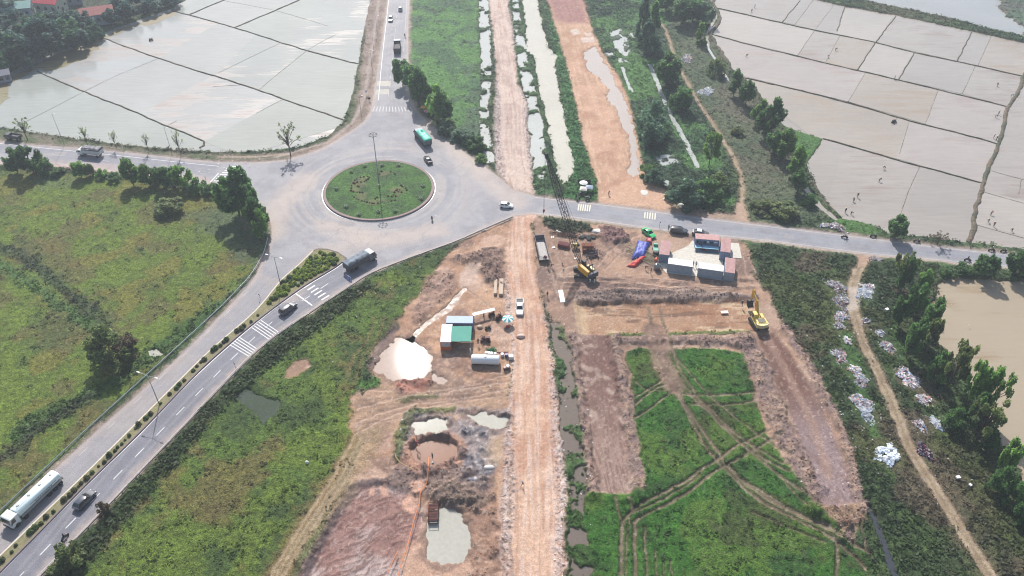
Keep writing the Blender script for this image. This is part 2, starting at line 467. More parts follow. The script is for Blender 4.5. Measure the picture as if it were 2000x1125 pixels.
Ma = area([(1530, 246), (1608, 270), (1576, 320), (1560, 300)], .6, .5); paint(Ma, (82, 122, 62), 1, shr=.1)
Ma = area([(1630, 424), (1700, 434), (1720, 452), (1700, 460), (1600, 446)], .5, .5); paint(Ma, (84, 122, 62), 1, shr=.2)
M = area(SE_SCRUB, 1.5, 1); i = M.i
paint(M, mixn(i, (80, 104, 56), (66, 88, 52), thr(N_mid[i], .4, .6)), 1, shr=.6)
paint(sub(M, thr(fbm(X, Y, 9, 4, 91), .5, .62)), (108, 94, 78), .75, shr=.45)
paint(sub(M, thr(fbm(X, Y, 12, 4, 92), .56, .66)), (92, 104, 56), .7)
for pl, wd in (([(1650, 660), (1672, 720), (1690, 790), (1712, 850)], 3.4), ([(1745, 640), (1760, 700)], 1.8)): paint(strip(pl, wd * .8, 1.2, .8), (78, 118, 56), .85, shr=.1)
Ma = strip([(1800, 900), (1870, 1000), (1950, 1125)], 8, 3, 3); paint(Ma, (112, 98, 78), .45)
M = area(VERGE_W, .8, .6); i = M.i
paint(M, mixn(i, (128, 122, 104), (98, 108, 76), thr(N_mid[i], .42, .58)), 1, veg=.6, shr=.12)
Ma = area([(716, -40), (762, -40), (752, 60), (742, 120), (728, 215), (690, 258), (640, 288), (560, 314), (560, 304), (640, 276), (688, 240), (700, 190), (708, 120)], .6, .8); i = Ma.i
paint(Ma, mixn(i, (168, 148, 138), (146, 126, 116), thr(N_mid[i], .4, .6)), .9, veg=.2, shr=.06)
paint(strip([(740, 0), (724, 110), (712, 190), (690, 238), (640, 278), (540, 306)], 1.2, .4, .4), (186, 170, 160), .8, veg=0, shr=0)
paint(area([(640, 270), (660, 255), (690, 190), (703, 130), (716, 60), (711, 60), (697, 130), (683, 190), (668, 238), (640, 262)], .4, .5), (98, 98, 74), .9, shr=.3)
paint(strip([(430, 306), (500, 306), (560, 300)], 1.0, .4, .4), (190, 168, 152), .8, veg=0, shr=0)

# wheel-worn yellowish path along the site
for off in (-9, 9): paint(strip([(742 + off, 620), (730 + off, 660), (698 + off, 700), (684 + off, 745)], 1.0, .4, .4), (128, 122, 88), .6, shr=.05)

# ---- left work site
M = area(SITE_L, 1.2, .7); i = M.i
paint(M, mixn(i, (200, 162, 134), (176, 138, 114), thr(N_mid[i], .38, .62)), 1, veg=0, shr=0, reg=4)
paint(sub(M, thr(fbm(X, Y, 9, 5, 33), .53, .63)), (138, 112, 102), .7)
paint(sub(M, thr(fbm(X, Y, 6, 5, 34), .57, .66)), (206, 172, 152), .8)
Z[i] += M.m * (N_fine[i] - .5) * .5
Ma = area([(770, 700), (1000, 760), (990, 800), (880, 820), (700, 850), (690, 790)], 1.5, 1.5); paint(Ma, (176, 146, 122), .7)
Ma = area([(690, 780), (990, 735), (1000, 800), (700, 850)], 1.5, 1.5)
st = fbm(X * .25 + Y * .02, Y * 1.6 - X * .2, 1.2, 3, 35); paint(sub(Ma, thr(st, .52, .66)), (132, 106, 92), .6)
Ma = strip([(770, 640), (722, 715)], 2, .4, .6); paint(Ma, (112, 98, 98), .8)
Ma = area([(880, 505), (985, 480), (985, 560), (950, 550), (930, 520)], 1, 1.2); paint(Ma, (128, 104, 98), .8); Z[Ma.i] += Ma.m * (N_fine[Ma.i] * 1.6)
Ma = area([(830, 540), (880, 525), (890, 560), (830, 620), (800, 640)], 1, 1); paint(Ma, (150, 122, 112), .7); Z[Ma.i] += Ma.m * (N_fine[Ma.i] * .8)
Ma = area([(860, 640), (850, 760), (900, 790), (990, 740), (930, 720)], 1.2, 1.5); paint(sub(Ma, thr(N_fine, .4, .6)), (124, 100, 94), .6)
Ma = area([(770, 735), (830, 730), (850, 750), (800, 775), (770, 765)], .8, .7); paint(Ma, (176, 112, 98), .75); Z[Ma.i] += Ma.m * N_fine[Ma.i] * .8
Ma = area([(700, 745), (740, 738), (742, 755), (710, 762)], .6, .5); paint(Ma, (84, 122, 56), 1, veg=1, shr=.3)
Ma = area([(775, 775), (860, 765), (860, 775), (780, 786)], .8, .6); paint(Ma, (110, 114, 74), .8, veg=.8, shr=.2)
Ma = area([(800, 805), (860, 795), (995, 800), (1000, 830), (960, 860), (970, 900), (940, 960), (890, 940), (900, 890), (880, 850), (800, 850), (780, 900), (770, 880)], 1, .8)
paint(sub(Ma, thr(N_mid, .25, .5)), (150, 138, 138), .9); paint(sub(Ma, thr(N_fine, .48, .6)), (88, 84, 94), .85, rough=.42); paint(sub(Ma, thr(N_tiny, .6, .75)), (196, 186, 184), .7); Z[Ma.i] += Ma.m * (N_fine[Ma.i] - .3) * .9
Ma = area([(770, 850), (800, 800), (890, 793), (890, 803), (810, 812), (790, 860), (782, 905), (770, 905)], .5, .4); paint(Ma, (104, 112, 66), .85, veg=.9, shr=.3)
Ma = area([(960, 850), (1000, 850), (1000, 900), (950, 905)], 1, 1); paint(Ma, (192, 166, 140), .8)
Ma = area([(735, 940), (770, 915), (880, 900), (960, 940), (960, 985), (900, 985), (850, 975), (800, 960)], 1.2, 1); paint(Ma, (132, 112, 106), .85); Z[Ma.i] += Ma.m * (N_fine[Ma.i]) * .9
M = area(RIBBED, .6, .6); i = M.i
q = P([(700, 1080)])[0]
ua, ub = P([(640, 1100), (760, 1000)])
th = math.atan2(ub[1] - ua[1], ub[0] - ua[0]) - .25
lx = X[i] * math.cos(th) + Y[i] * math.sin(th) + WX[i] * 1.5; ly = -X[i] * math.sin(th) + Y[i] * math.cos(th) + (N_mid[i] - .5) * 5
rib = vnoise(lx / 2.5, ly / .26, 40) * .7 + .3 * vnoise(lx / .8, ly / .2, 41)
paint(M, mixn(i, (158, 122, 114), (186, 166, 162), thr(N_mid[i], .35, .62)), 1, reg=4)
paint(Mask(i, M.m * thr(rib, .5, .66)), (112, 80, 74), .7)
Z[i] += M.m * (-.35 + .22 * rib)
Ma = strip([(735, 940), (690, 950), (640, 1030), (600, 1110), (560, 1260)], 1.6, .5, .5); paint(Ma, (100, 84, 86), .9); Z[Ma.i] += Ma.m * .5 * N_fine[Ma.i]
for pl in ([(720, 955), (732, 948), (730, 965), (718, 968)], [(740, 950), (755, 945), (760, 968), (745, 965)], [(785, 980), (800, 962), (818, 975), (808, 1005), (788, 995)], [(800, 945), (825, 940), (835, 955), (810, 965)]): paint(area(pl, .4, .35), (216, 172, 150), .9)
Ma = area([(800, 1060), (840, 1050), (920, 1090), (910, 1130), (780, 1130), (780, 1090)], 1, 1); paint(Ma, (206, 168, 146), .8)
Ma = area([(905, 975), (965, 960), (985, 1050), (980, 1130), (915, 1130), (925, 1040)], 1, 1); paint(Ma, (160, 126, 108), .85); Z[Ma.i] += Ma.m * N_fine[Ma.i] * .9
Ma = area([(840, 945), (900, 945), (960, 975), (930, 1000), (880, 985), (840, 985)], 1, .8); paint(Ma, (138, 118, 106), .85); Z[Ma.i] += Ma.m * N_fine[Ma.i] * 1.2
# bund around the mud ring
rc = P([(848, 882)])[0]; rr = 4.7
ring = [(rc[0] + rr * (1 + .10 * math.sin(2 * a + 1) + .06 * math.sin(5 * a)) * math.cos(a), rc[1] + rr * (1 + .08 * math.sin(3 * a)) * math.sin(a)) for a in np.linspace(0, 2 * math.pi, 33)]
Ma = strip(ring, 2.0, .9, .8, True); paint(Ma, mixn(Ma.i, (188, 144, 122), (140, 114, 106), thr(N_fine[Ma.i], .42, .6)), .95); Z[Ma.i] += Ma.m * (.35 + .7 * N_fine[Ma.i])
Mi = area(ring[:-1], .5, .4, -.7, True); Z[Mi.i] -= Mi.m * 1.0

# old dirt track down the left of the site
for pl, wd, cc in (([(720, 850), (690, 905), (640, 975), (590, 1045), (540, 1130), (480, 1250)], 5.5, (150, 130, 98)),):
    Ma = strip(pl, wd, 1.2, 1.5); paint(Ma, cc, .6, veg=.5, shr=.08)
for off in (-13, 0, 13): paint(strip([(705 + off, 850), (668 + off, 925), (612 + off, 1010), (560 + off, 1090), (525 + off, 1150)], .9, .4, .5), (184, 158, 130), .75, veg=0, shr=0, reg=5)
paint(area([(575, 705), (598, 700), (608, 715), (580, 735), (556, 738), (562, 720)], .5, .4), (172, 138, 118), .95, veg=0, shr=0)

# ---- right work site
M = area(SITE_R, 1.0, .7); i = M.i
paint(M, mixn(i, (194, 158, 134), (166, 134, 116), thr(N_mid[i], .38, .62)), 1, veg=0, shr=0, reg=4)
paint(sub(M, thr(fbm(X, Y, 9, 5, 133), .55, .64)), (196, 166, 146), .8)
paint(sub(M, thr(fbm(X, Y, 7, 5, 134), .56, .66)), (126, 102, 96), .7)
st = fbm(X * .18, Y * 1.5 + X * .12, 1.2, 3, 135)
Ma = area([(1090, 540), (1470, 545), (1480, 588), (1110, 592)], 1, 1.2); paint(sub(Ma, thr(st, .5, .62)), (118, 96, 94), .75); Z[Ma.i] += Ma.m * (st[Ma.i] - .45) * 1.3
Ma = area([(1190, 450), (1240, 470), (1170, 540), (1140, 500)], 2, 2); st2 = fbm(X * .9 + Y * .55, (Y * .8 - X * .6) * .2, 1.1, 3, 136); paint(sub(Ma, thr(st2, .5, .62)), (122, 100, 92), .7)
Ma = area([(1172, 443), (1220, 450), (1230, 470), (1190, 475), (1170, 465)], .8, .8); paint(Ma, (134, 100, 100), .85); Z[Ma.i] += Ma.m * N_fine[Ma.i] * 1.6
Ma = area([(1060, 425), (1150, 436), (1160, 450), (1110, 455), (1062, 442)], .8, .6); paint(Ma, (74, 88, 60), 1, veg=1, shr=.9)
Ma = area([(1125, 570), (1310, 566), (1480, 575), (1480, 588), (1300, 588), (1126, 594)], .5, .5); paint(Ma, (146, 126, 118), .9); Z[Ma.i] += Ma.m * (.05 + .6 * N_fine[Ma.i] + .35 * N_tiny[Ma.i])
M = area(CUT, .5, .4); i = M.i
paint(M, mixn(i, (172, 128, 100), (188, 150, 122), thr(N_mid[i], .4, .62)), 1, reg=4); Z[i] -= M.m * .35
paint(sub(M, thr(fbm(X * .25, Y, 2.0, 4, 140), .58, .68)), (216, 186, 154), .85)
paint(sub(M, thr(fbm(X * .15, Y, 1.2, 3, 141), .60, .68)), (124, 94, 78), .8)
Ma = strip([(1132, 600), (1140, 648)], 2.6, .5, .7); paint(Ma, (214, 184, 150), .7)
Ma = strip([(1190, 654), (1270, 652)], 1.4, .4, .4); paint(Ma, (104, 118, 62), 1, veg=1, shr=.2, reg=0)
Ma = strip([(1305, 651), (1460, 648)], 1.4, .4, .4); paint(Ma, (104, 118, 62), 1, veg=1, shr=.2, reg=0)
# heaped spoil rows
for pl, wd in (([(1200, 662), (1215, 760), (1235, 860), (1250, 962)], 2.8), ([(1210, 664), (1285, 664)], 2.4), ([(1312, 664), (1400, 664), (1462, 672)], 2.6), ([(1118, 655), (1130, 760), (1146, 880), (1155, 962)], 1.9), ([(1150, 970), (1240, 972)], 2.0),
               ([(1455, 665), (1490, 740), (1520, 820), (1560, 900), (1605, 990), (1640, 1035)], 4.6), ([(1530, 640), (1570, 700), (1625, 800), (1662, 900), (1685, 1000)], 1.8)):
    Ma = strip(pl, wd, 1.0, .6); i = Ma.i
    paint(Ma, mixn(i, (146, 122, 116), (172, 144, 128), thr(N_fine[i], .4, .62)), 1, veg=.25, shr=.12, reg=4); Z[i] += Ma.m * (N_fine[i] * .8 + N_tiny[i] * .35)
M = area(DUG_L, .4, .5); i = M.i
tq = np.clip((Y[i] - P([(1190, 965)])[0][1]) / (P([(1160, 655)])[0][1] - P([(1190, 965)])[0][1]), 0, 1)
lx = X[i] + (Y[i] - 90) * .10; rib = vnoise(lx / .28, Y[i] / 2.2, 45) * .7 + .3 * vnoise(lx / .22, Y[i] / .7, 46)
paint(M, mixn(i, (172, 144, 132), (132, 100, 92), sstep(.1, .8, tq)), 1, reg=4)
paint(Mask(i, M.m * thr(rib, .5, .66) * (1 - .5 * tq)), (126, 94, 82), .7); Z[i] += M.m * (-.3 + .18 * rib)
paint(sub(M, thr(fbm(X, Y, 5, 4, 145), .60, .68)), (196, 172, 158), .7)
M = area(DUG_R, .5, .6); i = M.i
paint(M, mixn(i, (124, 90, 78), (160, 138, 138), sstep(-.3, .5, (P([(1640, 960)])[0][1] + 22 - Y[i]) / 25)), 1, reg=4)
lx = X[i] - (Y[i] - 90) * -.42; paint(Mask(i, M.m * thr(vnoise(lx / .35, Y[i] / 2.5, 47), .55, .75)), (136, 106, 98), .6); Z[i] += M.m * -.3
Ma = strip([(1500, 660), (1540, 730), (1590, 830), (1620, 930)], 1.6, .4, .6); paint(Ma, (178, 146, 130), .6)
Ma = area([(1562, 985), (1612, 990), (1672, 985), (1690, 1020), (1640, 1045), (1600, 1020)], .6, .6); i = Ma.i; paint(Ma, mixn(i, (164, 136, 112), (140, 112, 96), thr(N_fine[i], .4, .6)), 1, reg=4); Z[i] += Ma.m * N_fine[i] * 1.0

# ---- green field inside the dug strips, with wheel tracks
M = area(GREEN_SE, .7, .4); i = M.i
paint(M, mixn(i, (66, 118, 44), (58, 98, 44), thr(N_mid[i], .4, .62)), 1, veg=.85, shr=.22, reg=0)
paint(sub(M, thr(fbm(X, Y, 10, 4, 151), .54, .64)), (98, 128, 56), .7)
paint(sub(M, thr(fbm(X, Y, 7, 4, 152), .58, .67)), (72, 84, 50), .7)
TR = [([(1300, 700), (1360, 780), (1440, 850), (1530, 905)], .8), ([(1322, 700), (1390, 775), (1470, 840), (1545, 890)], .8), ([(1240, 775), (1280, 752), (1300, 735)], .7), ([(1440, 930), (1530, 985), (1620, 1030)], .8), ([(1470, 1000), (1540, 1030), (1610, 1060)], .7), ([(1225, 1005), (1300, 972), (1370, 925)], .7), ([(1480, 880), (1540, 950), (1580, 990)], .6), ([(1222, 1125), (1224, 1060), (1230, 1010)], .6), ([(1310, 1095), (1316, 1150)], .5), ([(1268, 600), (1280, 650), (1300, 720), (1345, 800), (1400, 880), (1440, 930), (1500, 975), (1600, 1025), (1700, 1080)], 1.3), ([(1290, 600), (1303, 650), (1325, 715), (1375, 790), (1440, 860), (1520, 925), (1600, 985)], 1.1),
      ([(1312, 755), (1340, 800), (1370, 860), (1420, 920), (1480, 975), (1560, 1015), (1640, 1060), (1690, 1110)], 1.2), ([(1340, 765), (1400, 820), (1460, 875), (1540, 920)], .9), ([(1360, 770), (1420, 830), (1490, 890)], .8),
      ([(1218, 1015), (1250, 985), (1310, 955), (1390, 905), (1440, 870), (1500, 840)], 1.0), ([(1238, 1020), (1270, 1000), (1330, 970), (1405, 915), (1470, 880), (1530, 845)], 1.0),
      ([(1213, 1125), (1214, 1060), (1218, 1015)], 1.2), ([(1240, 1125), (1240, 1060), (1240, 1018)], 1.2), ([(1200, 970), (1208, 1000), (1218, 1020)], .9), ([(1228, 970), (1236, 1000)], .9),
      ([(1240, 790), (1270, 765), (1300, 750)], .8), ([(1242, 815), (1280, 790), (1312, 765)], .8), ([(1240, 745), (1262, 760), (1300, 762)], .6), ([(1330, 770), (1400, 772), (1475, 765)], .9), ([(1350, 790), (1420, 790), (1475, 782)], .8),
      ([(1258, 1030), (1265, 1125)], .7), ([(1280, 1075), (1285, 1150)], .5), ([(1295, 1085), (1300, 1150)], .5), ([(1635, 1060), (1632, 1125)], 1.0), ([(1662, 1020), (1668, 1060)], .8), ([(1682, 1020), (1690, 1065), (1700, 1090)], .9)]
for pl, wd in TR:
    Ma = strip(smooth_line(pl, 3), wd * .66, .3, .22); i = Ma.i
    paint(Ma, mixn(i, (140, 122, 104), (112, 98, 80), thr(N_fine[i], .4, .6)), .9, veg=.1, shr=0); Z[i] -= Ma.m * .15
Ma = strip([(1275, 640), (1290, 700), (1318, 755)], 4.6, .5, .8); i = Ma.i; paint(Ma, mixn(i, (150, 122, 108), (124, 98, 88), thr(N_fine[i], .4, .6)), .85, veg=0, shr=0, reg=4)

# ---- haul road and the graded embankment
hx = X - np.interp(Y, *(lambda q: (q[:, 1], q[:, 0]))(P([(1045, 1300), (1042, 1125), (1046, 1000), (1040, 800), (1035, 650), (1020, 500), (1022, 400), (1003, 300), (1000, 200), (985, 100), (972, 0), (967, -160)])))
streak = vnoise(hx / .55, Y / 14, 21) * .6 + .4 * vnoise(hx / .3, Y / 5, 22)
for px in (HAUL, HAUL_S):
    M = area(px, .7, .5); i = M.i
    north = px is HAUL
    paint(M, mixn(i, (220, 196, 182) if north else (222, 184, 158), (202, 178, 166) if north else (206, 162, 136), thr(N_mid[i], .4, .62)), 1, veg=0, shr=0, reg=2)
    paint(sub(M, thr(streak, .52, .68)), (228, 204, 190), .6)
    paint(sub(M, thr(1 - streak, .58, .74)), (178, 138, 120), .5)
    edge = Mask(i, M.m * sstep(3.0, 4.6, np.abs(hx[i] + WX[i] * .8)) * (1 if north else 1))
    paint(sub(edge, .3 + .7 * thr(N_tiny, .3, .7)), (216, 202, 198), .75)
    paint(sub(edge, thr(vnoise(X / .4, Y / .4, 23), .6, .8)), (146, 130, 126), .5)
    Z[i] += M.m * (.12 + (N_tiny[i] - .5) * .12)
    Z[edge.i] += edge.m * (N_tiny[edge.i] - .3) * .35
Ma = strip([(1004, 420), (1045, 420)], 4, .8, 1.5); paint(Ma, (222, 186, 166), .8, reg=2)
M = area(EMB, .5, .5); i = M.i
paint(M, mixn(i, (214, 172, 144), (198, 158, 130), thr(N_mid[i], .4, .62)), 1, veg=0, shr=0, reg=3)
ex = X - np.interp(Y, *(lambda q: (q[:, 1], q[:, 0]))(P([(1220, 400), (1190, 276), (1165, 175), (1140, 100), (1104, 0), (1096, -160)])))
est = vnoise(ex / .5, Y / 12, 27) * .6 + .4 * vnoise(ex / .3, Y / 4, 28)
paint(sub(M, thr(est, .54, .7)), (226, 190, 162), .6); paint(sub(M, thr(fbm(X, Y, 8, 4, 161), .56, .66)), (184, 138, 112), .6)
Ma = area(EMB_RED, 1.2, 2.5); paint(Ma, mixn(Ma.i, (174, 128, 118), (158, 112, 110), thr(est[Ma.i], .4, .6)), .9)
Ma = area([(1113, 60), (1126, 56), (1134, 66), (1120, 70)], .3, .3); paint(Ma, (222, 206, 192), .9)
for pl in ([(1134, 75), (1160, 72), (1160, 84), (1136, 84)], [(1142, 65), (1158, 66), (1152, 72), (1142, 70)]): paint(area(pl, .5, .3), (226, 206, 194), .9)
Ma = area([(1170, 395), (1180, 372), (1240, 350), (1300, 370), (1316, 395), (1340, 420), (1265, 411)], .8, .8); paint(Ma, (216, 176, 148), .85, veg=0, shr=0, reg=3)
Ma = area([(1300, 405), (1440, 418), (1480, 438), (1400, 430), (1300, 416)], .8, .8); paint(Ma, (188, 160, 140), .85, veg=0, shr=0)
Z[M.i] += M.m * .15

# ---- footpaths
for pl, wd, n_ in (([(1280, 40), (1293, 50), (1301, 62), (1308, 82), (1315, 105), (1330, 140), (1345, 165), (1360, 195), (1385, 232), (1410, 270), (1433, 310), (1447, 345), (1450, 380), (1444, 410), (1443, 430)], 1.25, 1),
                   ([(1694, 497), (1680, 520), (1668, 545), (1663, 575), (1668, 612), (1690, 680), (1720, 740), (1755, 820), (1780, 880), (1830, 960), (1880, 1040), (1935, 1125), (2010, 1240)], 2.3, 2)):
    L = smooth_line(pl, 4)
    Ma = strip(L, wd + 1.2, .6, .8); paint(Ma, (126, 112, 88), .6, veg=.4, shr=.05)
    Ma = strip(L, wd, .35, .35); paint(Ma, mixn(Ma.i, (182, 162, 136), (164, 142, 118), thr(N_fine[Ma.i], .4, .6)), .95, veg=0, shr=0, reg=5)
    if n_ == 2:
        Ma = strip(L, .5, .2, .3); paint(Ma, (132, 118, 88), .55, veg=.4)
Ma = area([(1438, 395), (1452, 395), (1466, 438), (1430, 434)], .5, .6); paint(Ma, (196, 166, 144), .9, veg=0, shr=0, reg=5)
Ma = area([(1672, 496), (1704, 500), (1690, 520), (1676, 520)], .4, .5); paint(Ma, (190, 158, 136), .9, veg=0, shr=0, reg=5)
Ma = area([(1655, 560), (1672, 560), (1678, 600), (1660, 610)], .5, .7); paint(Ma, (206, 192, 180), .8, veg=0, shr=0, reg=5)

# relief of the growing cover before the roads flatten it
grow = VEG * (.30 * (N_fine - .4) + .12 * N_tiny + SHR * (.8 * (N_mid - .35) + .45 * N_fine))
Z += np.where(far > .5, 0, grow)

# ---- paddies, lake, ponds: beds below the water line
def bed(px, depth, warp=.5, feather=.6, grow=0., metres=False):
    M = area(px, warp, feather, grow, metres)
    Z[M.i] = Z[M.i] * (1 - M.m) - depth * M.m
    SHR[M.i] *= 1 - M.m
    return M
for px in (PADDY_L, PADDY_R): paint(bed(px, .7, .5, .5), (150, 130, 105), 1, veg=0, shr=0)
paint(bed(LAKE, .8, 1, 1), (140, 125, 100), 1, veg=0, shr=0)
paint(bed(POND_R, .9, .8, .6), (150, 120, 80), 1, veg=0, shr=0)
LK = area([(1935, -10), (1960, 20), (1985, 45), (2001, 66), (2600, 190), (2600, -60), (1990, -60)], 4, 1.5)
Z[LK.i] = Z[LK.i] * (1 - LK.m) + LK.m * (.25 + .4 * N_fine[LK.i]); paint(LK, mixn(LK.i, (112, 112, 104), (96, 120, 96), thr(N_big[LK.i], .4, .6)), 1, veg=1, shr=.3)
bed(CANAL, .8, .9, .6)
for px, th_ in ((DITCH_L, .70), (DITCH_M, .62), (DITCH_S, .62)):
    M = area(px, .8, .5); f = fbm(X[M.i], Y[M.i], 3.6, 4, 171)
    wet = thr(1 - f, 1 - th_, 1 - th_ + .06) * M.m
    Z[M.i] = Z[M.i] * (1 - wet) - .6 * wet; SHR[M.i] *= 1 - wet
    Md = Mask(M.i, M.m * (1 - wet)); paint(Md, (76, 108, 58), .8, veg=1, shr=.3)
    paint(Mask(M.i, wet), (120, 110, 95), 1, veg=0, shr=0)
bed(STREAM, .8, .3, .4)
for pl, wd in (([(1215, 130), (1222, 155), (1235, 178)], 1.5), ([(1268, 125), (1285, 162), (1300, 200), (1325, 250), (1340, 275), (1362, 325)], 1.7), ([(1398, 30), (1395, 10), (1380, -20)], 1.4), ([(1408, 0), (1402, 25), (1380, 66), (1384, 92), (1405, 130), (1425, 158)], 1.1), ([(1560, 345), (1580, 375), (1600, 400), (1630, 425)], 1.6)):
    Ma = strip(pl, wd, .4, .4); Z[Ma.i] = Z[Ma.i] * (1 - Ma.m) - .6 * Ma.m; SHR[Ma.i] *= 1 - Ma.m
MARSH = [[(1190, 60), (1215, 55), (1235, 100), (1225, 110), (1200, 95)], [(1180, 102), (1195, 100), (1200, 112), (1182, 112)], [(1205, 112), (1222, 112), (1230, 122), (1210, 122)], [(1280, 305), (1310, 300), (1330, 318), (1290, 325)], [(1224, 60), (1236, 62), (1240, 75), (1226, 72)], [(1296, 350), (1312, 352), (1308, 365), (1294, 362)]]
for px in MARSH:
    M = area(px, 1, .6); wet = M.m * thr(N_fine[M.i], .42, .5); Z[M.i] = Z[M.i] * (1 - wet) - .5 * wet; SHR[M.i] *= 1 - M.m
    paint(M, (104, 112, 100), .7)
SLOUGH = [[(455, 770), (480, 755), (505, 772), (550, 780), (545, 800), (515, 830), (490, 800)], [(665 - 10, 1040 - 10), (690, 1040), (660, 1080), (640, 1095)]]
for px in SLOUGH[:1]: bed(px, .6, .7, .5)
bed([(288, 684), (305, 680), (318, 692), (305, 698), (292, 694)], .5, .3, .3)
PUDS = {'glint': [(768, 662), (800, 657), (830, 680), (842, 700), (842, 722), (830, 738), (800, 745), (770, 742), (725, 722)],
        'ditch': [(905, 560), (912, 563), (880, 605), (830, 640), (805, 664), (798, 660), (822, 636), (872, 596)],
                'spill': [(846, 727), (856, 738), (882, 742), (868, 753), (852, 750)],
        'mud_a': [(810, 822), (835, 818), (872, 814), (874, 834), (862, 845), (830, 848), (812, 845)], 'mud_b': [(915, 812), (950, 806), (995, 812), (990, 828), (965, 836), (940, 826)],
        'low': [(858, 986), (885, 985), (908, 1005), (914, 1040), (915, 1080), (895, 1098), (860, 1100), (836, 1085), (836, 1040), (832, 1010)]}
for nm, px in PUDS.items():
    if nm != 'ditch': Mw = area(px, 1.3, .7, 1.1); paint(Mw, (132, 108, 98), .65)
    M = bed(px, .45, 1.05 if nm not in ('ditch',) else .45, .35)
    paint(M, (170, 150, 135), .8)
paint(area([(910, 518), (935, 514), (938, 530), (925, 556), (900, 560), (893, 545)], .9, .5), (206, 178, 162), .95)
M = bed(EMB_PUD, .4, 1.3, .9); paint(M, (176, 150, 132), 1)

# ---- asphalt
RD = area(ROAD, .12, .22, .1); i = RD.i
dist_road = RD
FL = area(ROAD, 0, .9, .9); Z[FL.i] *= 1 - FL.m
FS = area(ROAD, .3, .7, 1.9); SHR[FS.i] *= 1 - FS.m
Ma = area(ROAD, .9, .6, .9); paint(Ma, mixn(Ma.i, (192, 170, 156), (168, 148, 132), thr(N_fine[Ma.i], .4, .6)), .8, veg=.1, shr=0)
paint(RD, mixn(i, (172, 170, 174), (160, 158, 164), thr(fbm(X[i], Y[i], 5, 4, 181), .4, .6)), 1, veg=0, shr=0, rough=.7, grain=.8, reg=1)
RC = [(-160, 1420), (75, 1125), (346, 842), (500, 684), (595, 615), (675, 562), (725, 531), (675, 512), (588, 562), (499, 628), (376, 738), (273, 845), (170, 944), (0, 1117), (-190, 1330)]
Ma = area(RC, .1, .3); paint(Ma, mixn(Ma.i, (136, 136, 146), (128, 128, 138), thr(N_mid[Ma.i], .4, .6)), .95)
LCX = [(-180, 1420), (-140, 1180), (0, 1026), (125, 900), (293, 750), (440, 606), (500, 535), (550, 545), (499, 609), (331, 764), (246, 853), (158, 937), (0, 1087), (-170, 1260)]
Ma = area(LCX, .1, .4); paint(Ma, mixn(Ma.i, (164, 160, 164), (172, 164, 162), thr(N_mid[Ma.i], .4, .6)), .9)
Ma = area([(0, 277), (63, 283), (240, 297), (371, 311), (430, 317), (420, 345), (300, 330), (120, 310), (0, 300), (-500, 262), (-500, 235)], .3, 1.2); paint(Ma, (146, 146, 156), .8)
Ma = area([(60, 312), (250, 322), (400, 345), (420, 358), (240, 338), (60, 322), (0, 320), (-300, 300), (-300, 290), (0, 312)], .5, .8); paint(Ma, (190, 168, 164), .7)
Ma = area([(1080, 388), (1266, 411), (1501, 441), (1826, 481), (2001, 501), (2300, 530), (2300, 555), (2001, 523), (1675, 492), (1501, 469), (1250, 442), (1080, 420)], .15, .7); paint(Ma, mixn(Ma.i, (158, 160, 168), (148, 150, 160), thr(N_mid[Ma.i], .4, .6)), .85)
ROUND_C = P([(741, 372)])[0]
rc_t, rc_b = P([(743, 314.5), (743, 433.5)]); RO_Y = (rc_t[1] + rc_b[1]) / 2; RO_X = (P([(632.5, 370)])[0][0] + P([(849, 370)])[0][0]) / 2; RO_R = (rc_t[1] - rc_b[1]) / 2
rad = np.hypot(X - RO_X, Y - RO_Y); tha = np.arctan2(Y - RO_Y, X - RO_X)
swirl = vnoise(rad / 1.1, tha * RO_R / 14, 51) * .6 + .4 * vnoise(rad / .5, tha * RO_R / 6, 52)
JX = area([(520, 400), (560, 320), (680, 270), (730, 215), (800, 200), (860, 270), (1000, 375), (1040, 385), (1040, 418), (900, 460), (700, 540), (600, 560), (520, 560)], 2, 5)
jm = Mask(JX.i, JX.m * RD_full[JX.i]) if 'RD_full' in globals() else None
rdf = np.zeros_like(X); rdf[RD.i] = RD.m
Mj = Mask(JX.i, JX.m * rdf[JX.i] * sstep(34, 20, rad[JX.i]))
paint(sub(Mj, thr(swirl, .4, .65)), (186, 178, 174), .75); paint(sub(Mj, thr(1 - swirl, .55, .75)), (154, 154, 162), .5)
for pl, wd, am in (([(530, 450), (545, 400), (600, 350)], 7, .7), ([(640, 440), (740, 470), (850, 450)], 6, .75), ([(560, 580), (620, 500), (700, 470)], 6, .6), ([(900, 300), (960, 360), (1010, 395)], 6, .75), ([(835, 245), (880, 285), (940, 330)], 4, .8)):
    Ma = strip(pl, wd, 1.5, 3); paint(Mask(Ma.i, Ma.m * rdf[Ma.i]), (204, 188, 178), am)
ed = area(ROAD, .8, .9, -.9); em = np.zeros_like(X); em[ed.i] = ed.m
Ma = Mask(RD.i, RD.m * (1 - em[RD.i])); paint(Ma, (196, 178, 166), .65)
Z[RD.i] = Z[RD.i] * (1 - RD.m) + .02 * RD.m
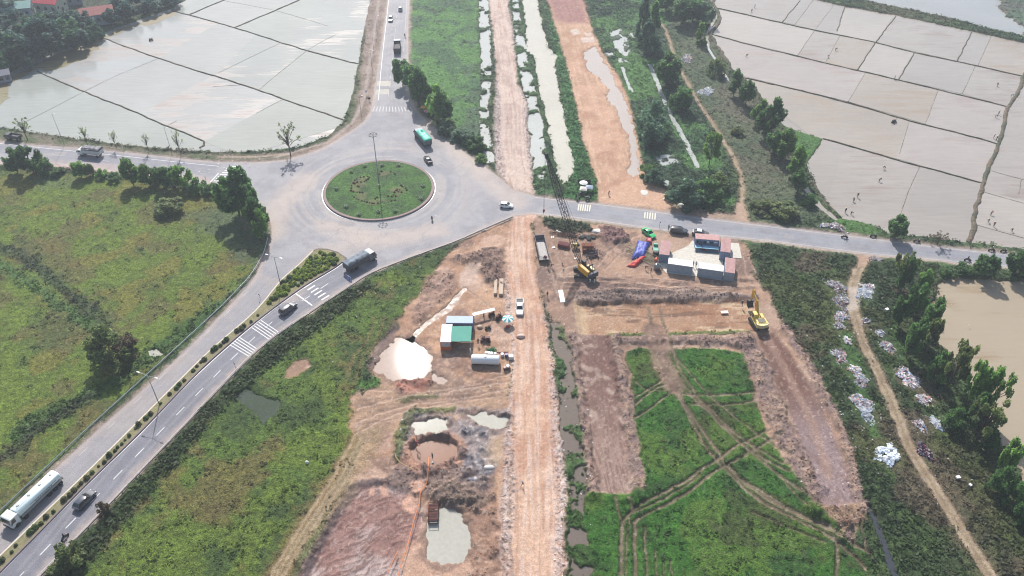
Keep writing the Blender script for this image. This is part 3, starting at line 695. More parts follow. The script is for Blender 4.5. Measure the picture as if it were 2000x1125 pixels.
# ruts left by machines on the bare site
for pl_, w_ in (([(690, 800), (780, 775), (870, 765), (995, 742)], .5), ([(700, 822), (800, 790), (900, 778), (998, 756)], .5), ([(695, 845), (780, 805), (880, 786), (1000, 772)], .45), ([(720, 760), (820, 765), (930, 748), (1000, 725)], .4), ([(1060, 470), (1075, 500), (1080, 540), (1090, 575)], .5), ([(1075, 470), (1092, 505), (1100, 540)], .5), ([(1085, 555), (1100, 525), (1130, 515)], .5), ([(1095, 562), (1108, 536), (1135, 524)], .5), ([(1170, 548), (1240, 548), (1300, 556), (1400, 562), (1460, 558)], .5), ([(1165, 560), (1240, 562), (1320, 568), (1450, 570)], .5), ([(1165, 520), (1190, 490), (1215, 470), (1250, 458)], .5), ([(1180, 526), (1205, 500), (1228, 480)], .5), ([(1260, 470), (1280, 480), (1300, 476)], .4), ([(905, 560), (930, 580), (960, 600)], .4), ([(850, 560), (870, 540), (890, 520)], .4), ([(1450, 500), (1462, 540), (1480, 580)], .5), ([(1462, 495), (1476, 535), (1492, 570)], .5), ([(820, 1000), (850, 960), (900, 930)], .4), ([(985, 880), (980, 980), (985, 1125)], .5), ([(1000, 880), (996, 980), (1002, 1125)], .5)):
    Ma = strip(smooth_line(pl_, 4), w_ * 1.1, .5, .25); paint(Ma, (138, 110, 98), .6); Z[Ma.i] -= Ma.m * .1
    Mb = strip(np.array(smooth_line(pl_, 4)) + np.array([0, 2.5]), w_ * .8, .5, .3); paint(Mb, (222, 192, 172), .45); Z[Mb.i] += Mb.m * .08
# wheel lanes, tar patches and joints in the asphalt
for pl_, offs in (([(1037, 400), (1125, 409), (1250, 427), (1346, 439), (1501, 456), (1675, 478), (1826, 494), (2001, 513)], (-2.3, -.9, .9, 2.3)), ([(60, 1125), (273, 868), (400, 735), (520, 640), (620, 575), (720, 520)], (-2.6, -1.2, 1.4, 2.8)), ([(-40, 1060), (125, 918), (293, 764), (440, 622), (520, 540)], (-2.2, -.8, 1.2, 2.6)), ([(778, 0), (768, 80), (762, 150), (758, 210)], (-2.6, -1.2, 1.2, 2.6)), ([(0, 298), (120, 306), (300, 328), (420, 340)], (-2.2, -.9, .9, 2.2))):
    L_ = smooth_line(P(pl_), 4); d_ = np.gradient(L_, axis=0); d_ /= np.linalg.norm(d_, axis=1)[:, None]; n_ = np.stack([-d_[:, 1], d_[:, 0]], 1)
    for o_ in offs:
        Ma = strip(L_ + n_ * o_, .55, .15, .35, True); paint(Mask(Ma.i, Ma.m * rdf[Ma.i] * (.4 + .6 * N_mid[Ma.i])), (184, 180, 180), .4)
prng = random.Random(3)
for k_ in range(46):
    u_, v_ = prng.choice([(prng.uniform(1040, 1950), None), (prng.uniform(560, 980), prng.uniform(300, 470)), (prng.uniform(60, 420), None), (prng.uniform(740, 790), prng.uniform(20, 240))])
    if v_ is None: v_ = (np.interp(u_, [60, 420, 1040, 1250, 1501, 1826, 2001], [302, 338, 402, 427, 456, 494, 513])) + prng.uniform(-7, 7)
    q_ = P([(u_, v_)])[0]; a_ = prng.uniform(-.4, .4); L2, W2 = prng.uniform(.6, 3.5), prng.uniform(.4, 1.3)
    c_, s_ = math.cos(a_), math.sin(a_); bx_ = [(q_[0] + x_ * c_ - y_ * s_, q_[1] + x_ * s_ + y_ * c_) for x_, y_ in ((-L2, -W2), (L2, -W2), (L2, W2), (-L2, W2))]
    Ma = area(bx_, .15, .2, 0, True); paint(Mask(Ma.i, Ma.m * rdf[Ma.i]), prng.choice([(140, 140, 148), (148, 146, 150), (188, 180, 174)]), .45)
for k_ in range(60):
    u_, v_ = prng.uniform(540, 980), prng.uniform(290, 480); q_ = P([(u_, v_)])[0]; a_ = prng.uniform(0, 6.28); ln_ = [q_]
    for t_ in range(5): a_ += prng.uniform(-.6, .6); ln_.append(ln_[-1] + np.array([math.cos(a_), math.sin(a_)]) * 1.3)
    Ma = strip(ln_, .16, .1, .15, True); paint(Mask(Ma.i, Ma.m * rdf[Ma.i]), (132, 130, 136), .4)
# a bare mound under the traffic island so nothing pokes through it
Mi = np.nonzero(rad < RO_R - .1)[0]; Z[Mi] = -.1; SHR[Mi] = 0

# concrete hardstanding between the site cabins is laid as slabs later; keep the soil low there
for px in ([(1290, 505), (1360, 470), (1440, 470), (1452, 505), (1436, 552), (1296, 535)],):
    M = area(px, .2, .6); Z[M.i] *= 1 - M.m

# clods, stones and uneven soil over everything bare; blades and tufts over everything green
C[REG == 4] *= np.array([1.06, 1.07, 1.06], np.float32)
Msr = area(SITE_R, 1, 1); C[Msr.i] *= (1 - .09 * Msr.m * (REG[Msr.i] == 4))[:, None]
def tone(px, f, warp=1.0):
    M = area(px, warp, 1.0); g_ = M.m * (VEG[M.i] > .35); C[M.i] *= (1 + g_[:, None] * (np.array(f, np.float32) - 1))
tone(GREEN_SE, (.82, .80, .62)); tone(MEADOW, (1.0, .90, .72)); tone(SLOPE, (.97, .84, .70)); tone(SE_SCRUB, (.86, .84, .86)); tone(NFIELD, (.98, .94, .92))
spk = vnoise(X / .33, Y / .33, 601) * .6 + .4 * vnoise(X / .19, Y / .19, 602)
bare_ = (1 - VEG) * (REG != 1)
C *= (1 + (spk - .5) * (.34 * bare_ + .40 * VEG + .05))[:, None].astype(np.float32)
CLOD = np.clip(Z - .3, 0, .8) * bare_ * (REG != 5) + .5 * (REG == 2) * sstep(3.2, 4.8, np.abs(hx)) * (np.abs(hx) < 8)
grit = thr(vnoise(X / .45, Y / .45, 603), .74, .9) * bare_
C[:] = C * (1 - .35 * grit[:, None]) + lin((226, 206, 190)) * .35 * grit[:, None]
Z += bare_ * (REG != 5) * (spk - .5) * (.10 + .25 * np.clip(Z - .2, 0, 1))

# ---------------------------------------------------------------- build the terrain objects on the one grid
GM = ground_material()
quad = (np.arange(NR - 1)[:, None] * NCOL + np.arange(NCOL - 1)[None, :]).ravel()
QV = np.stack([quad, quad + 1, quad + NCOL + 1, quad + NCOL], 1)
qr = np.max(REG[QV], axis=1)
# take the majority label of the four corners, roads win ties
cnt = np.stack([(REG[QV] == r).sum(1) for r in range(6)], 1)
qr = np.argmax(cnt, 1)


def grid_mesh(name, faces, label, cat):
    used = np.unique(faces)
    remap = np.full(X.size, -1, np.int64); remap[used] = np.arange(used.size)
    me = bpy.data.meshes.new(name)
    me.vertices.add(used.size)
    me.vertices.foreach_set('co', np.stack([X[used], Y[used], Z[used]], 1).astype(np.float32).ravel())
    f = remap[faces].astype(np.int32)
    me.loops.add(f.size); me.polygons.add(len(f))
    me.loops.foreach_set('vertex_index', f.ravel())
    me.polygons.foreach_set('loop_start', np.arange(0, f.size, 4, dtype=np.int32))
    me.polygons.foreach_set('use_smooth', np.ones(len(f), bool))
    me.update(calc_edges=True)
    a = me.attributes.new('Col', 'FLOAT_COLOR', 'POINT')
    a.data.foreach_set('color', np.concatenate([C[used], np.ones((used.size, 1), np.float32)], 1).ravel())
    a = me.attributes.new('Surf', 'FLOAT_COLOR', 'POINT')
    a.data.foreach_set('color', np.stack([VEG[used], ROU[used], GRA[used], np.ones(used.size)], 1).astype(np.float32).ravel())
    me.materials.append(GM)
    o = bpy.data.objects.new(name, me); COL.objects.link(o)
    return tag(o, label, cat, kind='structure')


grid_mesh('ground', QV[qr == 0], 'green and brown grassy ground around the roads, paddies and work site', 'ground')
grid_mesh('asphalt_road', QV[qr == 1], 'grey asphalt roads meeting at the roundabout', 'road')
grid_mesh('haul_road', QV[qr == 2], 'pale pink stony haul road running straight through the middle', 'dirt road')
grid_mesh('earth_embankment', QV[qr == 3], 'orange graded earth embankment beside the canal', 'embankment')
grid_mesh('worksite_ground', QV[qr == 4], 'bare brown dug earth of the construction site', 'bare earth')
grid_mesh('footpath', QV[qr == 5], 'narrow pale dirt paths worn through the scrub', 'path')


# ---------------------------------------------------------------- water
def sheet(name, px, z, m, label, cat='water', grow=0.0, metres=False):
    poly = np.asarray(px, float) if metres else P(px)
    if grow:
        c = poly.mean(0)
        A = 0.5 * np.sum(poly[:, 0] * np.roll(poly[:, 1], -1) - np.roll(poly[:, 0], -1) * poly[:, 1])
        e = np.roll(poly, -1, 0) - poly
        nrm = np.stack([e[:, 1], -e[:, 0]], 1); nrm /= np.linalg.norm(nrm, axis=1)[:, None] + 1e-9
        if A < 0: nrm = -nrm
        vn = nrm + np.roll(nrm, 1, 0); vn /= np.linalg.norm(vn, axis=1)[:, None] + 1e-9
        poly = poly + vn * grow
    bm = bmesh.new()
    vs = [bm.verts.new((p[0], p[1], z)) for p in poly]
    f = bm.faces.new(vs)
    bmesh.ops.triangulate(bm, faces=[f])
    bmesh.ops.recalc_face_normals(bm, faces=bm.faces)
    for f in bm.faces:
        if f.normal.z < 0: f.normal_flip()
    me = bpy.data.meshes.new(name); bm.to_mesh(me); bm.free()
    me.materials.append(m)
    o = bpy.data.objects.new(name, me); COL.objects.link(o)
    return tag(o, label, cat, kind='structure')


dirL = ang((163, 178), (310, 113)); dirR = ang((1500, 160), (1776, 234))
PAL_L = [water_material('paddy_water_a', (214, 216, 214), .13, .012, 3.0, (180, 156, 146), .22, .55, dirL, .41), water_material('paddy_water_b', (211, 215, 211), .13, .012, 3.0, (184, 162, 150), .3, .57, dirL, .375), water_material('paddy_water_c', (220, 220, 216), .14, .012, 3.0, None, streak=dirL), water_material('paddy_water_d', (211, 216, 208), .13, .012, 3.0, None, streak=dirL)]
PAL_R = [water_material('paddy_mud_a', (216, 205, 196), .2, .02, 2.2, (190, 168, 162), .3, .60, dirR, .40), water_material('paddy_mud_b', (212, 203, 193), .15, .015, 2.5, None, streak=dirR), water_material('paddy_mud_c', (216, 206, 196), .2, .02, 2.2, (180, 160, 150), .5, .58, dirR, .375), water_material('paddy_mud_d', (214, 202, 188), .18, .015, 2.5, (196, 176, 156), .25, .56, dirR, .385), water_material('paddy_mud_e', (218, 208, 197), .2, .02, 2.2, None, streak=dirR + .3, k=.41)]
ZW = -.22
LROWS = [[((330, -100), (240, 62)), ((395, -12), (345, 24)), ((440, -2), (371, 27)), ((582, 0), (457, 53)), ((700, -100), (560, 86)), ((760, -100), (715, 127))],
         [((240, 20), (150, 60)), ((336, 20), (188, 68)), ((425, 44), (310, 113)), ((499, 66), (425, 142)), ((600, 97), (505, 175)), ((715, 127), (690, 238))],
         [((100, 60), (20, 118)), ((188, 68), (70, 138)), ((310, 113), (163, 178)), ((425, 142), (270, 222)), ((550, 193), (398, 275)), ((690, 238), (470, 305))],
         [((-60, 110), (-320, 225)), ((70, 138), (-60, 200)), ((163, 178), (10, 262)), ((280, 226), (190, 285)), ((398, 275), (390, 300))]]
RROWS = [[((1450, -120), (1370, 10)), ((1562, -14), (1528, 42)), ((1594, -8), (1553, 47)), ((1634, -2), (1590, 58)), ((1652, 6), (1635, 66)), ((1750, 24), (1710, 82)), ((1898, 56), (1870, 118)), ((1937, 64), (1910, 128)), ((2010, 80), (1999, 148))],
         [((1370, 10), (1370, 62)), ((1590, 58), (1558, 107)), ((1640, 68), (1612, 122)), ((1710, 82), (1675, 135)), ((1787, 102), (1755, 154)), ((1905, 127), (1880, 182)), ((1999, 148), (1971, 208))],
         [((1370, 62), (1420, 140)), ((1690, 140), (1657, 197)), ((1833, 173), (1808, 241)), ((1971, 208), (1952, 281))],
         [((1420, 140), (1580, 262)), ((1776, 234), (1750, 308)), ((1952, 281), (1922, 357))],
         [((1580, 262), (1560, 330)), ((1650, 283), (1600, 440)), ((1797, 324), (1757, 470)), ((1922, 357), (1893, 480))]]
RCOL = [[(1999, 148), (2010, 80), (2600, 175), (2600, 480), (1937, 332), (1958, 260)], [(1937, 332), (2600, 480), (2600, 520), (1917, 372)], [(1917, 372), (2600, 520), (2600, 590), (1905, 437)], [(1905, 437), (2600, 590), (2600, 640), (1890, 482)]]
rp = random.Random(5)


def parcels(rows, pal, side):
    for r in rows:
        last = None
        for (a, b), (c, d) in zip(r, r[1:]):
            k = rp.choice([q for q in range(len(pal)) if q != last]); last = k
            if side == 'left' and rows.index(r) == 3: k = 3
            sheet('paddy_water', [a, c, d, b], ZW + rp.uniform(-.012, .012), pal[k], 'flooded paddy parcel under muddy water %s the roads' % ('left of' if side == 'left' else 'right of'), 'paddy')


parcels(LROWS, PAL_L, 'left'); parcels(RROWS, PAL_R, 'right')
sheet('paddy_water', PADDY_L, ZW - .05, PAL_L[1], 'flooded margin of the left paddies along their banks', 'paddy', .4)
sheet('paddy_water', PADDY_R, ZW - .06, PAL_R[1], 'flooded margin of the right paddies along their banks', 'paddy', .4)
refl = smooth_line(P([(-60, 190), (0, 158), (60, 130), (120, 104), (190, 74), (260, 48), (330, 22), (352, 10), (348, 26), (330, 34), (300, 46), (268, 50), (232, 66), (200, 78), (196, 92), (178, 104), (160, 116), (142, 120), (128, 132), (96, 138), (70, 134), (52, 146), (20, 164), (6, 196), (-50, 230)]), 6, True)  # reflection of the village trees, put into the colour of an added sheet
refl = refl + np.stack([(fbm(refl[:, 0], refl[:, 1], 4, 3, 700) - .5) * 5, (fbm(refl[:, 0], refl[:, 1], 4, 3, 701) - .5) * 5], 1)
sheet('reflection_sheet', refl, ZW + .02, water_material('tree_reflection_tint', (186, 178, 128), .12, .01, 2.0, (160, 140, 104), .2, .40, dirL), 'brown and yellow tree reflection coloured onto the water along the village bank', 'water', 0, True)
for px in RCOL: sheet('paddy_water', px, ZW - .02, PAL_R[rp.choice((0, 2, 4))], 'flooded paddy parcel at the right edge beyond the long dike', 'paddy')
LKM = water_material('lake_water', (206, 208, 206), .1, .01, 2.0)
sheet('lake_water', LAKE, -.3, LKM, 'pale lake beyond the paddies at the top right', 'lake', .5)
sheet('pond_water', POND_R, -.3, water_material('pond_water', (184, 154, 110), .1, .012, 1.2, (226, 210, 186), .30, .34, ang((1860, 600), (1960, 760)), .38, 1.34, .22), 'brown fish pond behind the trees at the right', 'pond', .8)
CW = water_material('canal_water', (220, 216, 202), .08, .008, 2.0, None, .25, .62, None, .5)
DW = water_material('ditch_water', (206, 210, 206), .06, .006, 2.5, None, .25, .62, None, .5)
MW = water_material('mud_water', (206, 204, 192), .07, .006, 3.0, None, .25, .62, None, .5)
BW = water_material('stream_water', (92, 96, 104), .05, .01, 3.0)
RW = water_material('ring_water', (196, 150, 128), .08, .01, 3.0)
GW = water_material('glint_water', (222, 198, 186), .03, .0006, 5.0, None, .25, .62, None, .40)
TW = water_material('trench_water', (206, 176, 156), .35, .02, 5.0, (190, 154, 134), .8, .5)
sheet('canal_water', CANAL, -.3, CW, 'cream coloured canal between haul road and embankment', 'canal', .7)
for px, lb in ((DITCH_L, 'left of the haul road north of the junction'), (DITCH_M, 'between haul road and canal'), (DITCH_S, 'right of the haul road south of the junction')):
    sheet('ditch_water', px, -.25, DW if px is not DITCH_S else water_material('brown_ditch', (146, 132, 122), .07, .01, 2.5), 'broken line of weedy ditch water ' + lb, 'ditch', .3)
sheet('stream_water', STREAM, -.35, BW, 'dark blue stream at the bottom right', 'stream', .3)
for nm, px in PUDS.items():
    sheet('puddle', px, -.2, GW if nm in ('glint', 'spill') else (TW if nm == 'ditch' else MW), {'glint': 'large work site puddle glaring in the sun', 'ditch': 'pale water in the straight trench on the work site', 'spill': 'small bright puddle beside the glaring one', 'mud_a': 'grey mud pool left of the dark spoil', 'mud_b': 'grey mud pool right of the dark spoil', 'low': 'pale grey pool beside the rusty cage'}[nm], 'puddle', 1.0)
sheet('puddle', ring[:-1], -.35 + .05, RW, 'round pink mud pool inside its earth ring', 'puddle', -.3, True)
sheet('puddle', EMB_PUD, -.15, water_material('emb_water', (212, 200, 192), .12, .01, 2.0, None, .25, .62, None, .5), 'long grey puddle along the embankment edge', 'puddle', .5)
for px in MARSH: sheet('marsh_water', px, -.2, DW, 'marsh water glinting between weeds right of the embankment', 'marsh', .6)
for pl in ([(1213, 128), (1217, 128), (1238, 180), (1232, 180)], [(1266, 123), (1271, 123), (1303, 198), (1328, 248), (1343, 273), (1366, 326), (1360, 328), (1337, 277), (1322, 252), (1297, 202)], [(1405, -10), (1411, -10), (1405, 25), (1384, 66), (1388, 92), (1408, 130), (1430, 158), (1424, 160), (1402, 132), (1380, 92), (1377, 66), (1399, 25)], [(1556, 345), (1564, 345), (1584, 373), (1604, 398), (1636, 425), (1628, 427), (1598, 402), (1577, 377)]):
    sheet('ditch_water', pl, -.3, DW, 'narrow ditch through the scrub at the right', 'ditch', .4)
sheet('slough_water', SLOUGH[0], -.25, water_material('weed_water', (104, 112, 106), 1.0, .03, 6.0, (92, 106, 80), .8, .45, None, .45, 1.06, .3), 'dull weedy pool below the dual carriageway', 'pool', .6)
sheet('slough_water', [(286, 682), (305, 678), (320, 692), (305, 700), (290, 696)], -.2, MW, 'tiny grey pool by the guard rail', 'pool', .4)

HEAPS = ((1634, 562, 38, 30, 'rubbish heap left of the path at the dump entrance'), (1640, 592, 34, 34, 'tan and grey rubbish heap second down left of the path'), (1642, 620, 28, 24, 'grey rubbish heap third down left of the path'), (1637, 638, 24, 18, 'pale pink rubbish heap fourth down left of the path'), (1690, 574, 42, 30, 'wide white rubbish heap right of the path entrance'), (1697, 562, 30, 14, 'thin rubbish heap right of the path entrance, upper edge'), (1692, 629, 20, 14, 'small grey rubbish heap right of the path'), (1718, 652, 24, 14, 'small pinkish rubbish heap right of the path'), (1733, 679, 34, 24, 'oval pale rubbish heap right of the path'), (1655, 668, 14, 18, 'narrow pinkish rubbish heap left of the path'), (1640, 698, 36, 30, 'bluish grey rubbish heap left of the path'), (1666, 722, 28, 18, 'rubbish heap left of the path with grey upper end'), (1680, 744, 34, 26, 'pink speckled rubbish heap left of the path'), (1680, 786, 44, 30, 'grey upper part of the largest left rubbish heap'), (1690, 806, 34, 28, 'white lower part of the largest left rubbish heap'), (1774, 742, 50, 34, 'broad purple and blue rubbish heap right of the path'), (1804, 782, 28, 24, 'round pinkish rubbish heap right of the path'), (1796, 832, 28, 24, 'red speckled rubbish heap, left of the lower pair'), (1830, 830, 30, 30, 'blue white rubbish heap, right of the lower pair'), (1381, 180, 28, 28, 'white rubbish heap beside the upper footpath'), (1342, 116, 26, 26, 'dull grey rubbish heap beside the upper footpath'), (1620, 443, 50, 14, 'brown rubbish bank above the right road'), (1637, 445, 22, 22, 'grey rubbish pile at the end of the brown bank'), (1710, 510, 36, 14, 'grey rubbish strip where the dump path meets the road'), (1734, 890, 46, 44, 'white'), (1807, 884, 26, 34, 'red'))

# ---------------------------------------------------------------- foliage
def foliage_material():
    m = bpy.data.materials.new('foliage'); m.use_nodes = True
    n, l = m.node_tree.nodes, m.node_tree.links
    b = n['Principled BSDF']; out = n['Material Output']
    at = n.new('ShaderNodeAttribute'); at.attribute_name = 'Col'
    oi = n.new('ShaderNodeObjectInfo')
    mr = n.new('ShaderNodeMapRange'); mr.inputs['To Min'].default_value = .78; mr.inputs['To Max'].default_value = 1.22
    l.new(oi.outputs['Random'], mr.inputs['Value'])
    vm = n.new('ShaderNodeVectorMath'); vm.operation = 'SCALE'
    l.new(at.outputs['Color'], vm.inputs[0]); l.new(mr.outputs[0], vm.inputs['Scale'])
    mu = n.new('ShaderNodeVectorMath'); mu.operation = 'MULTIPLY'
    l.new(vm.outputs[0], mu.inputs[0]); l.new(oi.outputs['Color'], mu.inputs[1])
    l.new(mu.outputs[0], b.inputs['Base Color'])
    b.inputs['Roughness'].default_value = .6
    b.inputs['Specular IOR Level'].default_value = .3
    tr = n.new('ShaderNodeBsdfTranslucent'); ts = n.new('ShaderNodeVectorMath'); ts.operation = 'SCALE'; ts.inputs['Scale'].default_value = 1.65; l.new(mu.outputs[0], ts.inputs[0]); l.new(ts.outputs[0], tr.inputs['Color'])
    mx = n.new('ShaderNodeMixShader'); mx.inputs[0].default_value = .5
    l.new(b.outputs[0], mx.inputs[1]); l.new(tr.outputs[0], mx.inputs[2])
    l.new(mx.outputs[0], out.inputs['Surface'])
    return m


FOL = foliage_material()
BARK = mat('bark', (118, 100, 86), .9, var=.25, k=.5)


def leaf_mesh(name, cen, size, cols, up=0.8, elong=1.7, rng=RNG):
    """one small leaf spray per centre, as diamond faces facing every way"""
    n = len(cen)
    nrm = rng.normal(size=(n, 3)); nrm[:, 2] = np.abs(nrm[:, 2]) + up
    nrm /= np.linalg.norm(nrm, axis=1)[:, None]
    t = rng.normal(size=(n, 3)); t -= (t * nrm).sum(1)[:, None] * nrm
    t /= np.linalg.norm(t, axis=1)[:, None] + 1e-9
    b = np.cross(nrm, t)
    s = np.asarray(size).reshape(-1, 1) * np.ones((n, 1))
    a = t * s * elong * .5; c = b * s * .5
    v = np.stack([cen - a, cen + c - .1 * a, cen + a, cen - c - .1 * a], 1).reshape(-1, 3)
    me = bpy.data.meshes.new(name)
    me.vertices.add(4 * n); me.vertices.foreach_set('co', v.astype(np.float32).ravel())
    me.loops.add(4 * n); me.polygons.add(n)
    me.loops.foreach_set('vertex_index', np.arange(4 * n, dtype=np.int32))
    me.polygons.foreach_set('loop_start', np.arange(0, 4 * n, 4, dtype=np.int32))
    me.update(calc_edges=True)
    at = me.attributes.new('Col', 'FLOAT_COLOR', 'POINT')
    cc = np.repeat(np.concatenate([cols, np.ones((n, 1))], 1), 4, 0).astype(np.float32)
    at.data.foreach_set('color', cc.ravel())
    me.materials.append(FOL)
    return me


def tube_into(bm, pts, rad, seg=6, cap=True):
    pts = [Vector(p) for p in pts]
    if isinstance(rad, (int, float)): rad = [rad] * len(pts)
    rings = []
    for i, p in enumerate(pts):
        d = (pts[min(i + 1, len(pts) - 1)] - pts[max(i - 1, 0)])
        if d.length < 1e-9: d = Vector((0, 0, 1))
        d.normalize()
        s = d.orthogonal().normalized(); t = d.cross(s)
        rings.append([bm.verts.new(p + (s * math.cos(k * 2 * math.pi / seg) + t * math.sin(k * 2 * math.pi / seg)) * rad[i]) for k in range(seg)])
    for a, b in zip(rings, rings[1:]):
        for k in range(seg): bm.faces.new((a[k], a[(k + 1) % seg], b[(k + 1) % seg], b[k]))
    if cap:
        bm.faces.new(rings[0][::-1]); bm.faces.new(rings[-1])


def new_obj(name, bm, m, parent=None, smooth=False, loc=None):
    bmesh.ops.recalc_face_normals(bm, faces=bm.faces)
    me = bpy.data.meshes.new(name); bm.to_mesh(me); bm.free()
    me.materials.append(m)
    if smooth: me.polygons.foreach_set('use_smooth', np.ones(len(me.polygons), bool))
    o = bpy.data.objects.new(name, me); COL.objects.link(o)
    if parent is not None: o.parent = parent
    if loc is not None: o.location = loc
    return o


def thing(name, label, cat, loc, rz=0.0, group=None):
    o = bpy.data.objects.new(name, None); COL.objects.link(o)
    o.location = loc; o.rotation_euler = (0, 0, rz); o.empty_display_size = .3
    return tag(o, label, cat, group)


def dup(root, loc, rz=0.0, scale=None, label=None, group=None):
    def cp(o, par):
        c = o.copy(); COL.objects.link(c)
        if par is not None: c.parent = par
        for ch in o.children: cp(ch, c)
        return c
    r = cp(root, None)
    r.location = loc; r.rotation_euler = (0, 0, rz)
    if scale is not None: r.scale = scale
    if label: r['label'] = label
    if group: r['group'] = group
    return r


GREENS = {'dark': ((96, 132, 72), (64, 94, 58)), 'mid': ((122, 156, 76), (78, 112, 62)), 'olive': ((124, 138, 82), (82, 96, 62)), 'light': ((132, 164, 78), (92, 122, 62)), 'blue': ((96, 126, 98), (66, 92, 76)), 'brown': ((116, 102, 80), (84, 78, 62))}


def crown_mesh(kind, seed, n=2600):
    """unit crown: height 1, half width 0.5"""
    r = np.random.default_rng(seed)
    cl = []
    if kind == 'round':
        K = 30
        for i in range(K):
            d = r.normal(size=3); d /= np.linalg.norm(d); rr = r.uniform(.35, 1) ** .6
            cl.append((np.array([d[0] * .37 * rr, d[1] * .37 * rr, .52 + d[2] * .38 * rr]), r.uniform(.08, .16)))
    elif kind == 'tall':
        for i in range(24):
            z = r.uniform(.34, .95); w = .34 * (1 - ((z - .6) / .5) ** 2) + .05
            a = r.uniform(0, 6.28); q = math.sqrt(r.uniform(.1, 1))
            cl.append((np.array([math.cos(a) * w * q, math.sin(a) * w * q, z]), r.uniform(.06, .12)))
    elif kind == 'cone':
        for i in range(40):
            z = r.uniform(.06, .97); w = .42 * (1 - z) ** .8 + .04
            a = r.uniform(0, 6.28); q = math.sqrt(r.uniform(.2, 1))
            cl.append((np.array([math.cos(a) * w * q, math.sin(a) * w * q, z]), r.uniform(.05, .12)))
    elif kind == 'airy':
        for i in range(17):
            a = r.uniform(0, 6.28); q = r.uniform(.12, .45)
            cl.append((np.array([math.cos(a) * q, math.sin(a) * q, r.uniform(.42, .95)]), r.uniform(.06, .12)))
    elif kind == 'bush':
        for i in range(22):
            a = r.uniform(0, 6.28); q = .44 * math.sqrt(r.uniform(0, 1))
            cl.append((np.array([math.cos(a) * q, math.sin(a) * q, r.uniform(.12, .86) * (1 - (q / .62) ** 2)]), r.uniform(.10, .17)))
    elif kind == 'bare':
        for i in range(26):
            a = r.uniform(0, 6.28); q = r.uniform(.1, .48)
            cl.append((np.array([math.cos(a) * q, math.sin(a) * q, r.uniform(.5, 1)]), r.uniform(.04, .09)))
    w8 = np.array([c[1] ** 2 for c in cl]); w8 /= w8.sum()
    which = r.choice(len(cl), n, p=w8)
    ce = np.array([c[0] for c in cl])[which]; rd = np.array([c[1] for c in cl])[which]
    d = r.normal(size=(n, 3)); d /= np.linalg.norm(d, axis=1)[:, None]
    q = r.uniform(.25, 1.1, size=n) ** .5
    cen = ce + d * (rd * q)[:, None]
    cen[:, 2] = np.maximum(cen[:, 2], .02)
    tone = np.clip(r.normal(.5, .2, size=len(cl))[which] + r.normal(0, .22, size=n), 0, 1)
    return cen, tone, cl


PROTO = {}


def tree_proto(kind, green, seed, n=2600, leaf=.055):
    """meshes for crown and trunk of a unit tree"""
    key = (kind, green, seed)
    if key in PROTO: return PROTO[key]
    cen, tone, cl = crown_mesh(kind, seed, n)
    r = np.random.default_rng(seed + 5)
    a, b = lin(GREENS[green][0], 1.0), lin(GREENS[green][1], .95)
    cols = a * tone[:, None] + b * (1 - tone)[:, None]
    cols *= r.uniform(.75, 1.25, size=(len(cols), 1))
    me = leaf_mesh('crown', cen, r.uniform(.7, 1.3, size=len(cen)) * leaf, cols, rng=r)
    bm = bmesh.new()
    if kind != 'bush' or True:
        top = .8 if kind in ('tall', 'cone', 'airy', 'bare') else .55
        base = .028 if kind != 'bush' else .02
        wob = r.normal(0, .012, size=(5, 2)); wob[0] = 0
        pts = [(wob[i][0] * i, wob[i][1] * i, top * i / 4) for i in range(5)]
        tube_into(bm, pts, [base * (1 - .17 * i) for i in range(5)], 6)
        for c in cl[::2] if kind not in ('airy', 'bare') else cl:
            z0 = max(.12, min(top * .9, c[0][2] * .55)); i = z0 / top * 4; i0 = int(min(3, i)); f = i - i0
            p0 = np.array(pts[i0]) * (1 - f) + np.array(pts[i0 + 1]) * f
            mid = (p0 + c[0]) / 2 + np.array([0, 0, .03])
            tube_into(bm, [p0, mid, c[0]], [base * .45, base * .3, base * .12], 5)
    bmesh.ops.recalc_face_normals(bm, faces=bm.faces)
    tm = bpy.data.meshes.new('trunk'); bm.to_mesh(tm); bm.free(); tm.materials.append(BARK)
    PROTO[key] = (me, tm)
    return PROTO[key]


def top_height(p, v):
    """height of something standing at ground point p whose top shows at photo row v"""
    lo_, hi_ = 0.0, 60.0
    for _ in range(40):
        h = (lo_ + hi_) / 2
        vv = 562.5 - F * (p[1] * SP + (h - H) * CP) / (p[1] * CP - (h - H) * SP)
        if vv > v: lo_ = h
        else: hi_ = h
    return lo_


def px_per_m(p):
    return F / (p[1] * CP + H * SP)


tr_rng = random.Random(21)


def tree(name, label, cat, u, v, vt, wpx, kind, green, group=None, lean=0, tint=(1, 1, 1)):
    p = G(u, v)
    h = max(.8, top_height(p, vt)); wd = wpx / px_per_m(p)
    if u > 1735 and v > 555: h *= .88; wd *= .72
    me, tm = tree_proto(kind, green, tr_rng.choice((1, 2, 3)), leaf=.05 if kind in ('airy', 'bare') else .062, n={'round': 2800, 'tall': 2200, 'cone': 2600, 'airy': 1300, 'bush': 1800, 'bare': 240}[kind])
    r = thing(name, label, cat, p + Vector((0, 0, -.05)), tr_rng.uniform(0, 6.28), group)
    if lean: r.rotation_euler = (0, lean, 0)
    r.scale = (wd, wd, h)
    for nm, m_ in (('crown', me), ('trunk', tm)):
        o = bpy.data.objects.new(nm, m_); COL.objects.link(o); o.parent = r
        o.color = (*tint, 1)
    return r


